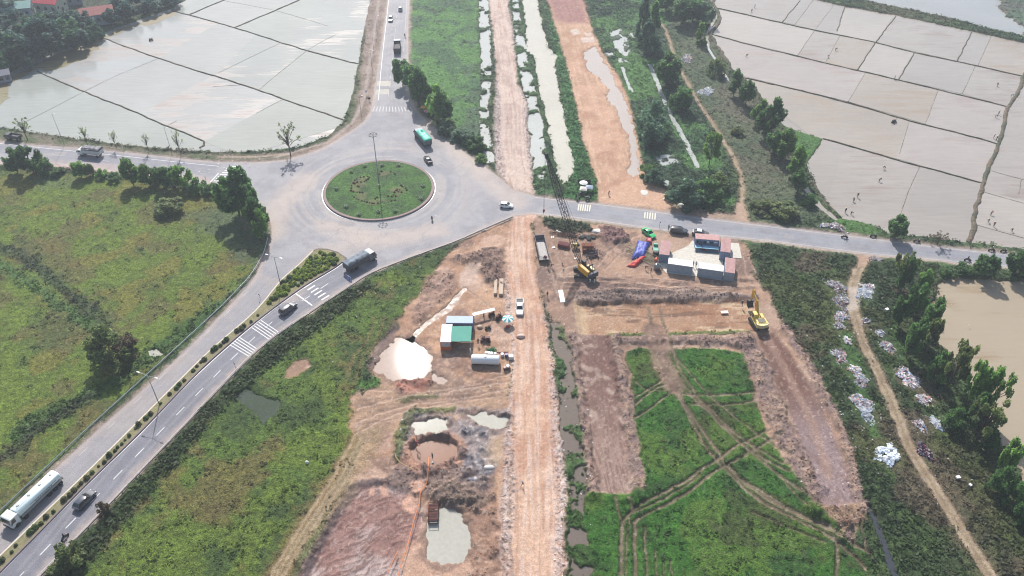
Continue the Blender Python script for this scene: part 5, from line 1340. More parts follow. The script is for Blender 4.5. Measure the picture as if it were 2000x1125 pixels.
def truck(label, loc, rz, cab_m, bed_m, kind, L=9.0, W=2.45, tarp_m=None, group=None, axles=None, seed=1, cat='truck', bedh=1.6):
    root = thing({'tanker': 'tanker_truck', 'dump': 'dump_truck', 'tarp': 'cargo_truck', 'flat': 'cargo_truck'}[kind], label, cat, loc, rz, group)
    cl = 1.9 if L > 7.5 else 1.6
    ch = 2.75 if L > 7.5 else 2.2
    xf = L / 2
    MB().box((0, 0, .85), (L - .6, .9, .28)).build('chassis', DARK, root)
    c = MB(); c.prism([(xf - cl, .62), (xf - .05, .62), (xf, .9), (xf - .02, 1.55), (xf - .28, ch - .12), (xf - .45, ch), (xf - cl, ch)], -W / 2 + .05, W / 2 - .05)
    cab = c.build('cab', cab_m, root)
    MB().plate([(xf - .03, -W / 2 + .12, 1.56), (xf - .03, W / 2 - .12, 1.56), (xf - .27, W / 2 - .16, ch - .2), (xf - .27, -W / 2 + .16, ch - .2)], .015, .04).build('windscreen', GLASS, root)
    for s in (-1, 1):
        y = s * (W / 2 - .05)
        q = [(xf - 1.15, y, 1.5), (xf - .2, y, 1.5), (xf - .42, y, ch - .25), (xf - 1.15, y, ch - .25)]
        MB().plate(q if s < 0 else q[::-1], .012, .05).build('side_window', GLASS, cab)
        MB().box((xf - .12, s * (W / 2 + .14), 1.75), (.1, .2, .5), bev=.03).build('mirror', DARK, root)
        MB().box((xf - .02, s * (W / 2 - .4), .88), (.1, .4, .2), bev=.03).build('headlight', LAMP, root)
    MB().box((xf, 0, .58), (.16, W - .15, .3), bev=.04).build('bumper', DARK if cab_m is not WHITE else GALV, root)
    b0, b1 = -L / 2, xf - cl - .12
    bl, bx = b1 - b0, (b0 + b1) / 2
    if kind == 'tanker':
        rr = 1.0
        prof = []
        for a in np.linspace(0, 2 * math.pi, 24, endpoint=False):
            prof.append((1.16 * math.copysign(abs(math.cos(a)) ** .8, math.cos(a)), 2.0 + .92 * math.copysign(abs(math.sin(a)) ** .8, math.sin(a))))
        t = MB(); t.loft([[(x, p[0] * s_, 2.0 + (p[1] - 2.0) * s_) for p in prof] for x, s_ in ((b0 + .1, .88), (b0 + .25, 1), (b1 - .2, 1), (b1 - .05, .88))])
        tank = t.build('tank', bed_m, root, True)
        md = tank.modifiers.new('edge', 'EDGE_SPLIT'); md.split_angle = math.radians(40)
        w_ = MB()
        for s in (-.32, .32): w_.tube([(b0 + .5, s, 3.12), (b1 - .5, s, 3.12)], .025, 5)
        for k in range(7):
            x = b0 + .6 + (bl - 1.2) * k / 6
            for s in (-.32, .32): w_.tube([(x, s, 2.9), (x, s, 3.12)], .022, 5)
        w_.build('handrail', STEEL, root)
        for k in range(4): MB().lathe([(.26, 2.9), (.26, 3.0), (.2, 3.05), (.01, 3.06)], (b0 + 1.1 + (bl - 2.2) * k / 3, 0, 0), 12).build('hatch', GALV, tank)
        for s in (-1, 1):
            MB().box((bx, s * 1.14, 1.18), (bl - .6, .12, .5), bev=.03).build('side_guard', GALV, root)
            st = MB()
            st.box((bx - .6, s * 1.155, 2.08), (bl * .62, .012, .09))
            for k in range(8): st.box((bx - bl * .25 + k * .5, s * 1.165, 1.86), (.3, .012, .2))
            st.build('side_lettering', mat('blue_lettering', (60, 96, 120), .5), tank)
        MB().box((b0 + .02, 0, 1.1), (.2, 2.1, .25)).build('rear_bumper', DARK, root)
        MB().tube([(b0 - .05, -1.0, 1.2), (b0 - .45, -1.1, 1.3), (b0 - .6, -1.15, 1.1)], .06).build('hose_bracket', DARK, root)
    else:
        z0 = 1.15
        f = MB(); f.box((bx, 0, z0), (bl, W, .14)).build('bed_floor', DARK, root)
        for s in (-1, 1):
            wl = MB(); wl.box((bx, s * (W / 2 - .03), z0 + .07 + bedh / 2), (bl, .07, bedh))
            for k in range(8): wl.box((b0 + bl * (k + .5) / 8, s * (W / 2 + .02), z0 + .07 + bedh / 2), (.1, .06, bedh))
            wl.build('bed_side', bed_m, root)
        MB().box((b1 - .03, 0, z0 + .07 + (bedh + (.3 if kind == 'dump' else 0)) / 2), (.08, W - .14, bedh + (.3 if kind == 'dump' else 0))).build('headboard', bed_m, root)
        tg = MB(); tg.box((b0 + .03, 0, z0 + .07 + bedh / 2), (.07, W - .14, bedh))
        for k in range(4): tg.box((b0 - .02, -W / 2 + .35 + k * (W - .7) / 3, z0 + .07 + bedh / 2), (.05, .08, bedh))
        tg.build('tailgate', bed_m, root)
        if kind == 'tarp':
            t = tarp_sheet(bl + .1, W + .06, z0 + bedh + .02, .38, seed)
            o = t.build('tarpaulin', tarp_m, root, True, (bx, 0, 0)); md = o.modifiers.new('edge', 'EDGE_SPLIT'); md.split_angle = math.radians(42)
        elif kind == 'dump':
            m_ = MB(); rings = []
            for i in range(7):
                x = b0 + .25 + (bl - .5) * i / 6
                rings.append([(x, y, z0 + .2) for y in (-W / 2 + .1,)] + [(x, -W / 2 + .1 + (W - .2) * k / 6, z0 + bedh * .55 + .2 * math.sin(k * 1.3 + i) * .5) for k in range(7)] + [(x, W / 2 - .1, z0 + .2)])
            m_.loft(rings).build('load', mat('truck_load', (104, 100, 100), .9, var=.3), root, True)
    for x in (axles or (-L / 2 + 1.1, -L / 2 + 2.4, xf - .95)):
        for s in (-1, 1): wheel(root, x, s * (W / 2 - .2), .5 if L > 7.5 else .4, .34, s, RIM)
    for s in (-1, 1): MB().box((b0 - .03, s * (W / 2 - .3), .92), (.06, .32, .14)).build('tail_light', REDL, root)
    return root


# ---------------------------------------------------------------- people
SKIN = mat('skin', (190, 140, 112), .6, var=.05)
HAIR = mat('black_hair', (30, 26, 26), .6)
SHOE = mat('shoe', (52, 48, 48), .7)
FIG = {}


def rot2(p, a, c):
    x, z = p[0] - c[0], p[2] - c[2]
    return (c[0] + x * math.cos(a) + z * math.sin(a), p[1], c[2] - x * math.sin(a) + z * math.cos(a))


def skeleton(pose):
    J = {'pelvis': (0, 0, .93), 'waist': (0, 0, 1.08), 'chest': (.01, 0, 1.30), 'neck': (0, 0, 1.45), 'head': (.02, 0, 1.555), 'crown': (.015, 0, 1.64), 'nose': (.125, 0, 1.56)}
    for s, n in ((1, 'l'), (-1, 'r')):
        J['sh' + n] = (0, .17 * s, 1.38); J['el' + n] = (-.02, .24 * s, 1.11); J['wr' + n] = (.07, .25 * s, .88); J['pa' + n] = (.10, .25 * s, .80)
        J['hip' + n] = (0, .09 * s, .88); J['kn' + n] = (.02, .10 * s, .48); J['an' + n] = (-.02, .10 * s, .08); J['to' + n] = (.14, .11 * s, .035)
    if pose == 'walk':
        J['knl'] = (.20, .10, .50); J['anl'] = (.26, .10, .08); J['tol'] = (.42, .11, .05)
        J['knr'] = (-.06, -.10, .49); J['anr'] = (-.34, -.10, .14); J['tor'] = (-.22, -.11, .04)
        J['ell'] = (-.12, .23, 1.13); J['wrl'] = (-.12, .25, .90); J['pal'] = (-.11, .25, .82)
        J['elr'] = (.10, -.23, 1.13); J['wrr'] = (.24, -.24, .94); J['par'] = (.29, -.24, .87)
    if pose == 'ride':
        d = .93 - .80
        for k in list(J): J[k] = (J[k][0] - .12, J[k][1], J[k][2] - d)
        for s, n in ((1, 'l'), (-1, 'r')):
            J['kn' + n] = (.30, .17 * s, .66); J['an' + n] = (.16, .17 * s, .28); J['to' + n] = (.31, .18 * s, .24)
            J['el' + n] = (.06, .27 * s, 1.02); J['wr' + n] = (.34, .27 * s, .98); J['pa' + n] = (.41, .27 * s, .98)
        for k in ('chest', 'neck', 'head', 'crown', 'nose', 'shl', 'shr'): J[k] = (J[k][0] + .08, J[k][1], J[k][2])
    if pose == 'bend':
        for k in ('waist', 'chest', 'neck', 'head', 'crown', 'nose', 'shl', 'shr', 'ell', 'elr'): J[k] = rot2(J[k], 1.25, J['pelvis'])
        for s, n in ((1, 'l'), (-1, 'r')):
            q = J['sh' + n]; J['el' + n] = (q[0] + .05, q[1] + .04 * s, q[2] - .27); J['wr' + n] = (q[0] + .12, q[1], q[2] - .50); J['pa' + n] = (q[0] + .15, q[1], q[2] - .58)
            J['kn' + n] = (.08, .11 * s, .48)
    if pose == 'sit':
        d = .93 - .50
        for k in list(J): J[k] = (J[k][0], J[k][1], J[k][2] - d)
        for s, n in ((1, 'l'), (-1, 'r')):
            J['kn' + n] = (.40, .13 * s, .50); J['an' + n] = (.40, .13 * s, .08); J['to' + n] = (.55, .14 * s, .035)
            J['el' + n] = (.04, .25 * s, .70); J['wr' + n] = (.26, .2 * s, .62); J['pa' + n] = (.34, .19 * s, .60)
    return J


def figure(pose, cols):
    """one continuous skinned body; the four slots are skin, shirt, trousers, shoes"""
    if pose not in FIG:
        J = skeleton(pose)
        R = {'pelvis': .135, 'waist': .125, 'chest': .15, 'neck': .06, 'head': .098, 'crown': .075, 'nose': .018}
        for n in 'lr':
            R.update({'sh' + n: .075, 'el' + n: .045, 'wr' + n: .032, 'pa' + n: .036, 'hip' + n: .095, 'kn' + n: .062, 'an' + n: .045, 'to' + n: .04})
        E = [('pelvis', 'waist', 1), ('waist', 'chest', 1), ('chest', 'neck', 1), ('neck', 'head', 0), ('head', 'crown', 0), ('head', 'nose', 0)]
        for n in 'lr':
            E += [('chest', 'sh' + n, 1), ('sh' + n, 'el' + n, 1), ('el' + n, 'wr' + n, 0), ('wr' + n, 'pa' + n, 0), ('pelvis', 'hip' + n, 2), ('hip' + n, 'kn' + n, 2), ('kn' + n, 'an' + n, 2), ('an' + n, 'to' + n, 3)]
        # fingers and thumb on each hand
        for n, s in (('l', 1), ('r', -1)):
            w_, p_ = Vector(J['wr' + n]), Vector(J['pa' + n]); d = (p_ - w_).normalized(); lat = Vector((1, 0, 0)) if abs(d.x) < .7 else Vector((0, 1, 0))
            for k, (o_, ln) in enumerate(((-.03, .062), (-.01, .075), (.011, .07), (.03, .055))):
                a, b = 'f%s%d' % (n, k), 'g%s%d' % (n, k)
                J[a] = tuple(p_ + lat * o_ + d * .035); J[b] = tuple(p_ + lat * o_ * 1.1 + d * (.035 + ln) + Vector((0, -.012 * s, 0)))
                R[a] = .010; R[b] = .008; E += [('pa' + n, a, 0), (a, b, 0)]
            a, b = 't' + n, 'u' + n
            J[a] = tuple(w_.lerp(p_, .45) + lat * .045); J[b] = tuple(w_.lerp(p_, .9) + lat * .07 + d * .02); R[a] = .012; R[b] = .009
            E += [('wr' + n, a, 0), (a, b, 0)]
        names = list(J); ix_ = {k: i for i, k in enumerate(names)}
        me = bpy.data.meshes.new('figure'); me.from_pydata([J[k] for k in names], [(ix_[a], ix_[b]) for a, b, c in E], [])
        o = bpy.data.objects.new('figure', me); COL.objects.link(o)
        o.modifiers.new('s', 'SKIN'); sd_ = o.modifiers.new('d', 'SUBSURF'); sd_.levels = 1; sd_.render_levels = 1
        for i, k in enumerate(names):
            me.skin_vertices[0].data[i].radius = (R[k], R[k]); me.skin_vertices[0].data[i].use_root = (k == 'pelvis')
        dg = bpy.context.evaluated_depsgraph_get()
        bm_ = bpy.data.meshes.new_from_object(o.evaluated_get(dg))
        bpy.data.objects.remove(o)
        bm_.materials.clear()
        segs = [(Vector(J[a]), Vector(J[b]), c) for a, b, c in E]
        mi = []
        for f in bm_.polygons:
            best, bc = 9, 0
            for a, b, c in segs:
                e = b - a; t = max(0, min(1, (f.center - a).dot(e) / e.length_squared)); dd = (f.center - a - e * t).length - (.05 if c in (1, 2) else 0)
                if dd < best: best, bc = dd, c
            mi.append(bc)
        bm_.polygons.foreach_set('material_index', np.array(mi, np.int32)); bm_.polygons.foreach_set('use_smooth', np.ones(len(mi), bool))
        FIG[pose] = (bm_, J)
    me, J = FIG[pose]
    key = (pose, cols)
    if key not in FIG:
        c = me.copy(); c.name = 'person'
        for m_ in (SKIN, mat('cloth_%d_%d_%d' % cols[0], cols[0], .85), mat('cloth_%d_%d_%d' % cols[1], cols[1], .85), SHOE): c.materials.append(m_)
        FIG[key] = c
    return FIG[key], J


def person(label, loc, rz, pose='stand', shirt=(230, 230, 230), legs=(50, 52, 66), hat=None, group=None):
    me, J = figure(pose, (shirt, legs))
    o = bpy.data.objects.new('person', me); COL.objects.link(o); o.location = loc; o.rotation_euler = (0, 0, rz)
    tag(o, label, 'person', group)
    h = Vector(J['head']); cr = Vector(J['crown']); d = (cr - h).normalized()
    m = MB()
    q = d.to_track_quat('Z', 'Y')
    if hat is None or hat == 'hair':
        m.lathe([(.106, -.02), (.112, .04), (.10, .10), (.06, .145), (.01, .155)], (-.014, 0, 0), 12); nm, mm = 'hair', HAIR
    elif hat == 'cone':
        m.lathe([(.24, .06), (.235, .075), (.12, .15), (.01, .22)], (0, 0, 0), 14); nm, mm = 'hat', mat('straw_hat', (220, 204, 160), .9)
    else:
        m.lathe([(.125, -.05), (.135, .03), (.12, .11), (.07, .16), (.01, .172)], (-.01, 0, 0), 14); nm, mm = 'helmet', mat('helmet_%d_%d_%d' % hat, hat, .35)
    c = m.build(nm, mm, o, True); c.location = h; c.rotation_euler = q.to_euler()
    if nm != 'hair':
        hr = MB(); hr.lathe([(.103, -.05), (.108, .02), (.1, .06)], (-.016, 0, 0), 12); hr = hr.build('hair', HAIR, o, True); hr.location = h; hr.rotation_euler = q.to_euler()
    return o


# ---------------------------------------------------------------- motorcycles
def motorcycle(label, loc, rz, paint_m, group=None):
    root = thing('motorcycle', label, 'motorcycle', loc, rz, group)
    b = MB()
    b.loft([[(x, -w_, z0), (x, w_, z0), (x, w_ * .8, z1), (x, -w_ * .8, z1)] for x, w_, z0, z1 in ((-.62, .07, .58, .70), (-.3, .12, .42, .72), (.1, .12, .30, .50), (.32, .12, .36, .80), (.45, .08, .6, .96))])
    b.build('body', paint_m, root)
    MB().box((-.26, 0, .765), (.72, .26, .09), bev=.03).build('seat', RUBBER, root)
    for x in (-.62, .62):
        t = MB(); t.lathe([(.20, -.05), (.28, -.05), (.30, 0), (.28, .05), (.20, .05)], (0, 0, 0), 16, 'y'); w_ = t.build('wheel', RUBBER, root, True, (x, 0, .30))
        r_ = MB(); r_.lathe([(.20, -.03), (.20, .03), (.03, .05), (.03, -.05)], (0, 0, 0), 12, 'y'); r_.build('rim', RIM, w_)
    f = MB(); f.tube([(.60, .07, .30), (.44, .07, .90)], .022, 6); f.tube([(.60, -.07, .30), (.44, -.07, .90)], .022, 6); f.build('fork', STEEL, root)
    h = MB(); h.tube([(.30, -.33, .99), (.38, -.1, .98), (.40, 0, .96), (.38, .1, .98), (.30, .33, .99)], .018, 6); h.build('handlebar', DARK, root)
    MB().box((.50, 0, .90), (.14, .18, .15), bev=.04).build('headlight', LAMP, root)
    MB().tube([(-.2, -.13, .36), (-.72, -.15, .42)], .045, 8).build('exhaust', STEEL, root)
    return root


def rider(bike_label, label, u, v, rz, paint_m, shirt, legs, helmet, group=None, scale=1.0):
    p = G(u, v, .02)
    motorcycle(bike_label, p, rz, paint_m, 'motorcycles on the roads')
    person(label, p, rz, 'ride', shirt, legs, helmet, 'motorcycle riders')

# ---------------------------------------------------------------- road markings
LINE_M = mat('road_paint', (226, 226, 226), .7, var=.12, vscale=1.5)
LINE_F = mat('faded_road_paint', (188, 186, 188), .75, var=.14, vscale=2)
LINE_Y = mat('cream_road_paint', (232, 222, 196), .7, var=.15, vscale=2)


def ribbon(name, line, wd, m, label, z=.034, cat='road marking'):
    L = np.asarray(line, float)
    d = np.gradient(L, axis=0); d /= np.linalg.norm(d, axis=1)[:, None]
    n = np.stack([-d[:, 1], d[:, 0]], 1) * wd / 2
    vs = [(p[0], p[1], z) for p in np.concatenate([L + n, L - n])]
    k = len(L)
    me = bpy.data.meshes.new(name); me.from_pydata(vs, [], [(i, k + i, k + i + 1, i + 1) for i in range(k - 1)])
    me.materials.append(m)
    o = bpy.data.objects.new(name, me); COL.objects.link(o)
    return tag(o, label, cat, kind='structure')


def resample(px, step, smooth=3):
    L = smooth_line(P(px), smooth); out = [L[0]]
    for a, b in zip(L, L[1:]):
        k = max(1, int(np.linalg.norm(b - a) / step))
        for t in range(1, k + 1): out.append(a + (b - a) * t / k)
    return np.array(out)


def bars(name, quads, m, label):
    me = bpy.data.meshes.new(name); vs, fs = [], []
    for a, b, wd in quads:
        a, b = np.asarray(a), np.asarray(b); d = (b - a) / (np.linalg.norm(b - a) + 1e-9); n = np.array([-d[1], d[0]]) * wd / 2
        i = len(vs); vs += [(*(a + n), .036), (*(a - n), .036), (*(b - n), .036), (*(b + n), .036)]; fs.append((i, i + 1, i + 2, i + 3))
    me.from_pydata(vs, [], fs); me.materials.append(m)
    o = bpy.data.objects.new(name, me); COL.objects.link(o)
    return tag(o, label, 'road marking', kind='structure')


def dashes(px, n_m, gap, wd, m, label):
    L = resample(px, .5); q = []; s = 0
    acc = np.concatenate([[0], np.cumsum(np.linalg.norm(np.diff(L, axis=0), axis=1))])
    while s + n_m < acc[-1]:
        f = lambda t: np.array([np.interp(t, acc, L[:, 0]), np.interp(t, acc, L[:, 1])])
        q.append((f(s), f(s + n_m), wd)); s += n_m + gap
    bars('lane_dashes', q, m, label)


def ladder(a0, a1, b0, b1, n, wd, m, label, shrink=0.0):
    """n bars, the first from a0 to a1, the last from b0 to b1 (photo points)"""
    A0, A1, B0, B1 = P([a0, a1, b0, b1]); q = []
    for i in range(n):
        t = i / max(1, n - 1); q.append((A0 + (B0 - A0) * t, A1 + (B1 - A1) * t, wd))
    bars('crossing_bars', q, m, label)


med_right = [(674, 510), (655, 525), (588, 566), (499, 632), (376, 741), (273, 849), (170, 948), (0, 1121), (-120, 1245)]
ribbon('edge_line', resample(med_right, 1.5), .22, LINE_M, 'white line along the planted median of the dual carriageway')
ribbon('edge_line', resample([(1000, 424), (940, 450), (888, 473), (800, 504), (724, 534), (674, 565), (595, 617), (500, 686), (346, 846), (200, 1000), (60, 1142)], 1.5)[:, :] + np.array([-.25, .25]), .14, LINE_F, 'faded white line along the outer edge of the dual carriageway')
dashes([(25, 1140), (139, 1021), (303, 853), (388, 767), (464, 690), (540, 622), (610, 575), (668, 535)], 2.4, 3.4, .16, LINE_M, 'white lane dashes on the outbound carriageway')
dashes([(-40, 1070), (60, 975), (200, 848), (330, 722), (430, 625), (505, 548)], 2.2, 5.2, .14, LINE_F, 'faint lane dashes on the inbound carriageway')
ladder((594, 562), (608, 553), (628, 586), (643, 577), 6, .42, LINE_M, 'zebra crossing where the dual carriageway meets the roundabout')
ladder((577, 573), (610, 597), (577, 573), (610, 597), 1, .35, LINE_M, 'white stop line before the zebra crossing')
ladder((510, 626), (543, 648), (492, 640), (526, 663), 5, .2, LINE_M, 'upper set of rumble bars across the dual carriageway')
ladder((466, 658), (501, 681), (448, 673), (486, 696), 5, .2, LINE_M, 'lower set of rumble bars across the dual carriageway')
ribbon('edge_line', resample([(760, -40), (758, 10), (747, 108), (739, 196)], 3), .2, LINE_M, 'white edge line on the left of the north road')
ribbon('edge_line', resample([(795, -40), (794, 10), (791, 60), (788, 100)], 3), .14, LINE_F, 'faded edge line on the right of the north road')
dashes([(781, -40), (778, 0), (771, 70), (764, 140), (758, 195)], 3, 4, .15, LINE_F, 'lane dashes of the north road')
ladder((728, 218), (732, 208), (806, 218), (801, 209), 13, .36, LINE_F, 'worn zebra crossing at the foot of the north road')
ladder((736, 168), (763, 167), (737, 160), (763, 159), 5, .25, LINE_Y, 'upper pale rumble bars on the north road')
ladder((733, 184), (760, 183), (734, 176), (760, 175), 5, .25, LINE_Y, 'lower pale rumble bars on the north road')
ribbon('edge_line', resample([(-60, 274), (63, 287), (240, 305), (340, 316), (428, 325)], 3), .18, LINE_M, 'white edge line on the far side of the left road')
ribbon('edge_line', resample([(-40, 306), (100, 318), (233, 336), (320, 347), (404, 358)], 3), .16, LINE_F, 'faded edge line on the near side of the left road')
dashes([(-40, 292), (120, 304), (300, 327), (420, 342)], 3, 5, .14, LINE_F, 'lane dashes of the left road')
ladder((446, 325), (468, 326), (418, 353), (440, 355), 8, .42, LINE_M, 'zebra crossing on the left road')
ladder((427, 338), (411, 356), (427, 338), (411, 356), 1, .3, LINE_M, 'stop line on the left road')
ribbon('edge_line', resample([(1046, 386), (1113, 393.5), (1175, 400.5), (1266, 412.5), (1351, 424.5), (1501, 443), (1675, 464), (1826, 483), (2001, 502), (2200, 522)], 3), .16, LINE_F, 'faded line along the far edge of the right road')
ribbon('edge_line', resample([(1037, 415.5), (1125, 424.5), (1250, 442.5), (1346, 453.5), (1501, 469.5), (1675, 492), (1813, 505.5), (2001, 523), (2200, 545)], 3), .16, LINE_F, 'faded line along the near edge of the right road')
ladder((1131, 399), (1129, 411), (1153, 400.5), (1151, 413), 6, .3, LINE_Y, 'cream rumble bars on the right road nearer the roundabout')
ladder((1260, 414.5), (1259, 426), (1280, 416), (1279, 429), 5, .3, LINE_Y, 'cream rumble bars on the right road farther from the roundabout')

# ---------------------------------------------------------------- roundabout
isl = thing('traffic_island', 'round grassed traffic island with brown stone kerb in the roundabout', 'traffic island', (RO_X, RO_Y, 0))
KERB = mat('kerb_stone', (142, 122, 118), .85, var=.2, vscale=2.5)
k = MB(); k.lathe([(RO_R - .9, -.1), (RO_R - .04, -.1), (RO_R - .06, .42), (RO_R - .14, .5), (RO_R - .9, .46)], (0, 0, 0), 96)
k.bm.faces.ensure_lookup_table()
bmesh.ops.delete(k.bm, geom=[f for f in k.bm.faces if len(f.verts) > 8], context='FACES')
k.build('kerb', KERB, isl)
k = MB(); k.lathe([(RO_R + .02, -.05), (RO_R + .28, -.05), (RO_R + .28, .06), (RO_R + .02, .07)], (0, 0, 0), 96)
bmesh.ops.delete(k.bm, geom=[f for f in k.bm.faces if len(f.verts) > 8], context='FACES')
k.build('kerb_base', WHITE, isl)
# lawn with its own soil patches
nr_, na_ = 40, 120
vs, fs, cs, sf_ = [], [], [], []
for i in range(nr_ + 1):
    r_ = (RO_R - .88) * i / nr_
    for j in range(na_):
        a = 2 * math.pi * j / na_; vs.append((r_ * math.cos(a), r_ * math.sin(a), .42 + .5 * (1 - (r_ / RO_R) ** 2)))
for i in range(nr_):
    for j in range(na_): fs.append((i * na_ + j, i * na_ + (j + 1) % na_, (i + 1) * na_ + (j + 1) % na_, (i + 1) * na_ + j))
va = np.array(vs)
lc = mixn(np.arange(len(vs)), (84, 120, 58), (72, 100, 56), thr(fbm(va[:, 0], va[:, 1], 4, 4, 400), .35, .65))
so = np.zeros(len(vs), np.float32)
for (u_, v_, w_) in ((700, 360, 2.6), (712, 350, 2.0), (705, 388, 2.4), (725, 395, 2.2), (776, 375, 2.8), (752, 340, 1.6), (690, 372, 1.6), (745, 392, 1.6)):
    q = GZ(u_, v_, .6); so = np.maximum(so, sstep(w_, w_ * .4, np.hypot(va[:, 0] + RO_X - q.x, va[:, 1] + RO_Y - q.y) + (fbm(va[:, 0], va[:, 1], 2, 3, 401) - .5) * 3))
lc = lc * (1 - .5 * so[:, None]) + lin((128, 116, 88)) * .5 * so[:, None]
me = bpy.data.meshes.new('lawn'); me.from_pydata(vs, [], fs)
at = me.attributes.new('Col', 'FLOAT_COLOR', 'POINT'); at.data.foreach_set('color', np.concatenate([lc, np.ones((len(vs), 1))], 1).astype(np.float32).ravel())
at = me.attributes.new('Surf', 'FLOAT_COLOR', 'POINT'); at.data.foreach_set('color', np.stack([.8 * (1 - so), np.full(len(vs), .9), np.ones(len(vs)), np.ones(len(vs))], 1).astype(np.float32).ravel())
me.polygons.foreach_set('use_smooth', np.ones(len(fs), bool)); me.materials.append(GM)
o = bpy.data.objects.new('lawn', me); COL.objects.link(o); o.parent = isl

mast = thing('mast_light', 'tall grey mast with a ring of lamps standing in the roundabout', 'street light', (RO_X + .15, G(742, 370).y, .6))
MB().tube([(0, 0, 0), (0, 0, 6), (0, 0, 17.2)], [.20, .15, .09], 10).build('pole', mat('pale_pole', (176, 180, 178), .5, .3), mast, True)
MB().box((0, 0, .45), (.5, .5, 1.3), bev=.03).build('base_cabinet', GALV, mast)
rg = MB()
rg.tube([(1.0 * math.cos(a), 1.0 * math.sin(a), 17.0) for a in np.linspace(0, 2 * math.pi, 25)], .05, 6, False)
for k_ in range(4): rg.tube([(0, 0, 17.1), (math.cos(k_ * 1.57), math.sin(k_ * 1.57), 17.0)], .035, 5)
rg.build('ring', DARK, mast)
for k_ in range(8):
    a = k_ * math.pi / 4; MB().box((1.12 * math.cos(a), 1.12 * math.sin(a), 16.92), (.42, .3, .2), a, bev=.03).build('lamp', mat('lamp_housing', (96, 98, 104), .5), mast)


def plant_mesh(kind, seed):
    r = np.random.default_rng(seed)
    if kind == 'palm':
        bm = bmesh.new()
        for i in range(15):
            a = i * 2.4; el = .35 + .5 * (i % 3) / 2; L_ = r.uniform(.7, 1.0)
            pts = [(math.cos(a) * L_ * t * math.cos(el), math.sin(a) * L_ * t * math.cos(el), .45 + L_ * (t * math.sin(el) * 1.25 - .75 * t * t)) for t in (0, .35, .7, 1)]
            sd_ = (-math.sin(a), math.cos(a)); w_ = (.03, .11, .09, .01)
            l_ = [bm.verts.new((p[0] + sd_[0] * w, p[1] + sd_[1] * w, p[2])) for p, w in zip(pts, w_)]
            c_ = [bm.verts.new((p[0], p[1], p[2] - .03)) for p in pts]
            q_ = [bm.verts.new((p[0] - sd_[0] * w, p[1] - sd_[1] * w, p[2])) for p, w in zip(pts, w_)]
            for j in range(3):
                bm.faces.new((l_[j], l_[j + 1], c_[j + 1], c_[j])); bm.faces.new((c_[j], c_[j + 1], q_[j + 1], q_[j]))
        me = bpy.data.meshes.new('palm'); bm.to_mesh(me); bm.free(); me.materials.append(mat('palm_leaf', (92, 118, 84), .6, k=.6))
        return me
    n = 260
    d = r.normal(size=(n, 3)); d /= np.linalg.norm(d, axis=1)[:, None]; d[:, 2] = np.abs(d[:, 2])
    cen = d * (r.uniform(.2, 1, size=(n, 1)) ** .5) * np.array([.5, .5, .8]) + [0, 0, .05]
    cc = {'green': ((92, 112, 58), (62, 84, 46)), 'yellow': ((150, 164, 58), (96, 120, 48)), 'red': ((116, 74, 58), (88, 66, 50)), 'dull': ((104, 110, 72), (80, 84, 60))}[kind]
    t = r.uniform(0, 1, size=(n, 1)); cols = lin(cc[0], .95) * t + lin(cc[1], .9) * (1 - t)
    return leaf_mesh('shrub', cen, r.uniform(.12, .24, n), cols, rng=r)


PL = {k_: [plant_mesh(k_, s_) for s_ in (1, 2, 3)] for k_ in ('palm', 'green', 'yellow', 'red', 'dull')}


def plant(name, kind, label, loc, sc, group, hs=1.0, cat='shrub'):
    o = bpy.data.objects.new(name, tr_rng.choice(PL[kind])); COL.objects.link(o)
    o.location = loc; o.scale = (sc, sc, sc * hs); o.rotation_euler = (0, 0, tr_rng.uniform(0, 6.28)); o.color = (1, 1, 1, 1)
    return tag(o, label, cat, group)


def zi(x, y):
    d = math.hypot(x - RO_X, y - RO_Y); return .42 + .5 * max(0, 1 - (d / RO_R) ** 2)


for u_, v_ in ((686, 334), (657, 368), (676, 402), (746, 322), (713, 323), (778, 322), (826, 362), (822, 386), (772, 411), (701, 417), (739, 412)):
    q = GZ(u_, v_ + 3, .5); plant('palm', 'palm', 'small ornamental palm on the roundabout lawn', (q.x, q.y, zi(q.x, q.y) - .1), 1.15, 'palms on the roundabout lawn', cat='palm')
for a, b in ((770, 285), (785, 275), (815, 260), (840, 258), (870, 255), (885, 262), (760, 305), (745, 325), (745, 345), (742, 365), (770, 310), (790, 300), (820, 300), (845, 295), (860, 285), (875, 275), (800, 335), (790, 330), (760, 375), (790, 378), (810, 380), (830, 382), (765, 415), (785, 430), (800, 435), (825, 445), (845, 450), (865, 455), (885, 460), (905, 465), (920, 463), (950, 462), (955, 468), (930, 430), (945, 420), (980, 215), (960, 240), (1130, 325), (1140, 335), (1165, 345), (1175, 360), (1100, 355), (1095, 365), (1120, 360), (1110, 375), (1135, 378), (1080, 380), (1075, 400), (1090, 408), (1060, 412), (1030, 410), (1055, 445), (1085, 440), (1050, 215), (1083, 235)):
    q = GZ(500 + a / 3.99, 282 + b / 3.99, .6); plant('hedge_clump', 'red', 'reddish clipped hedge clump on the roundabout lawn', (q.x, q.y, zi(q.x, q.y) - .05), tr_rng.uniform(.42, .7), 'hedge clumps on the roundabout lawn', .7)

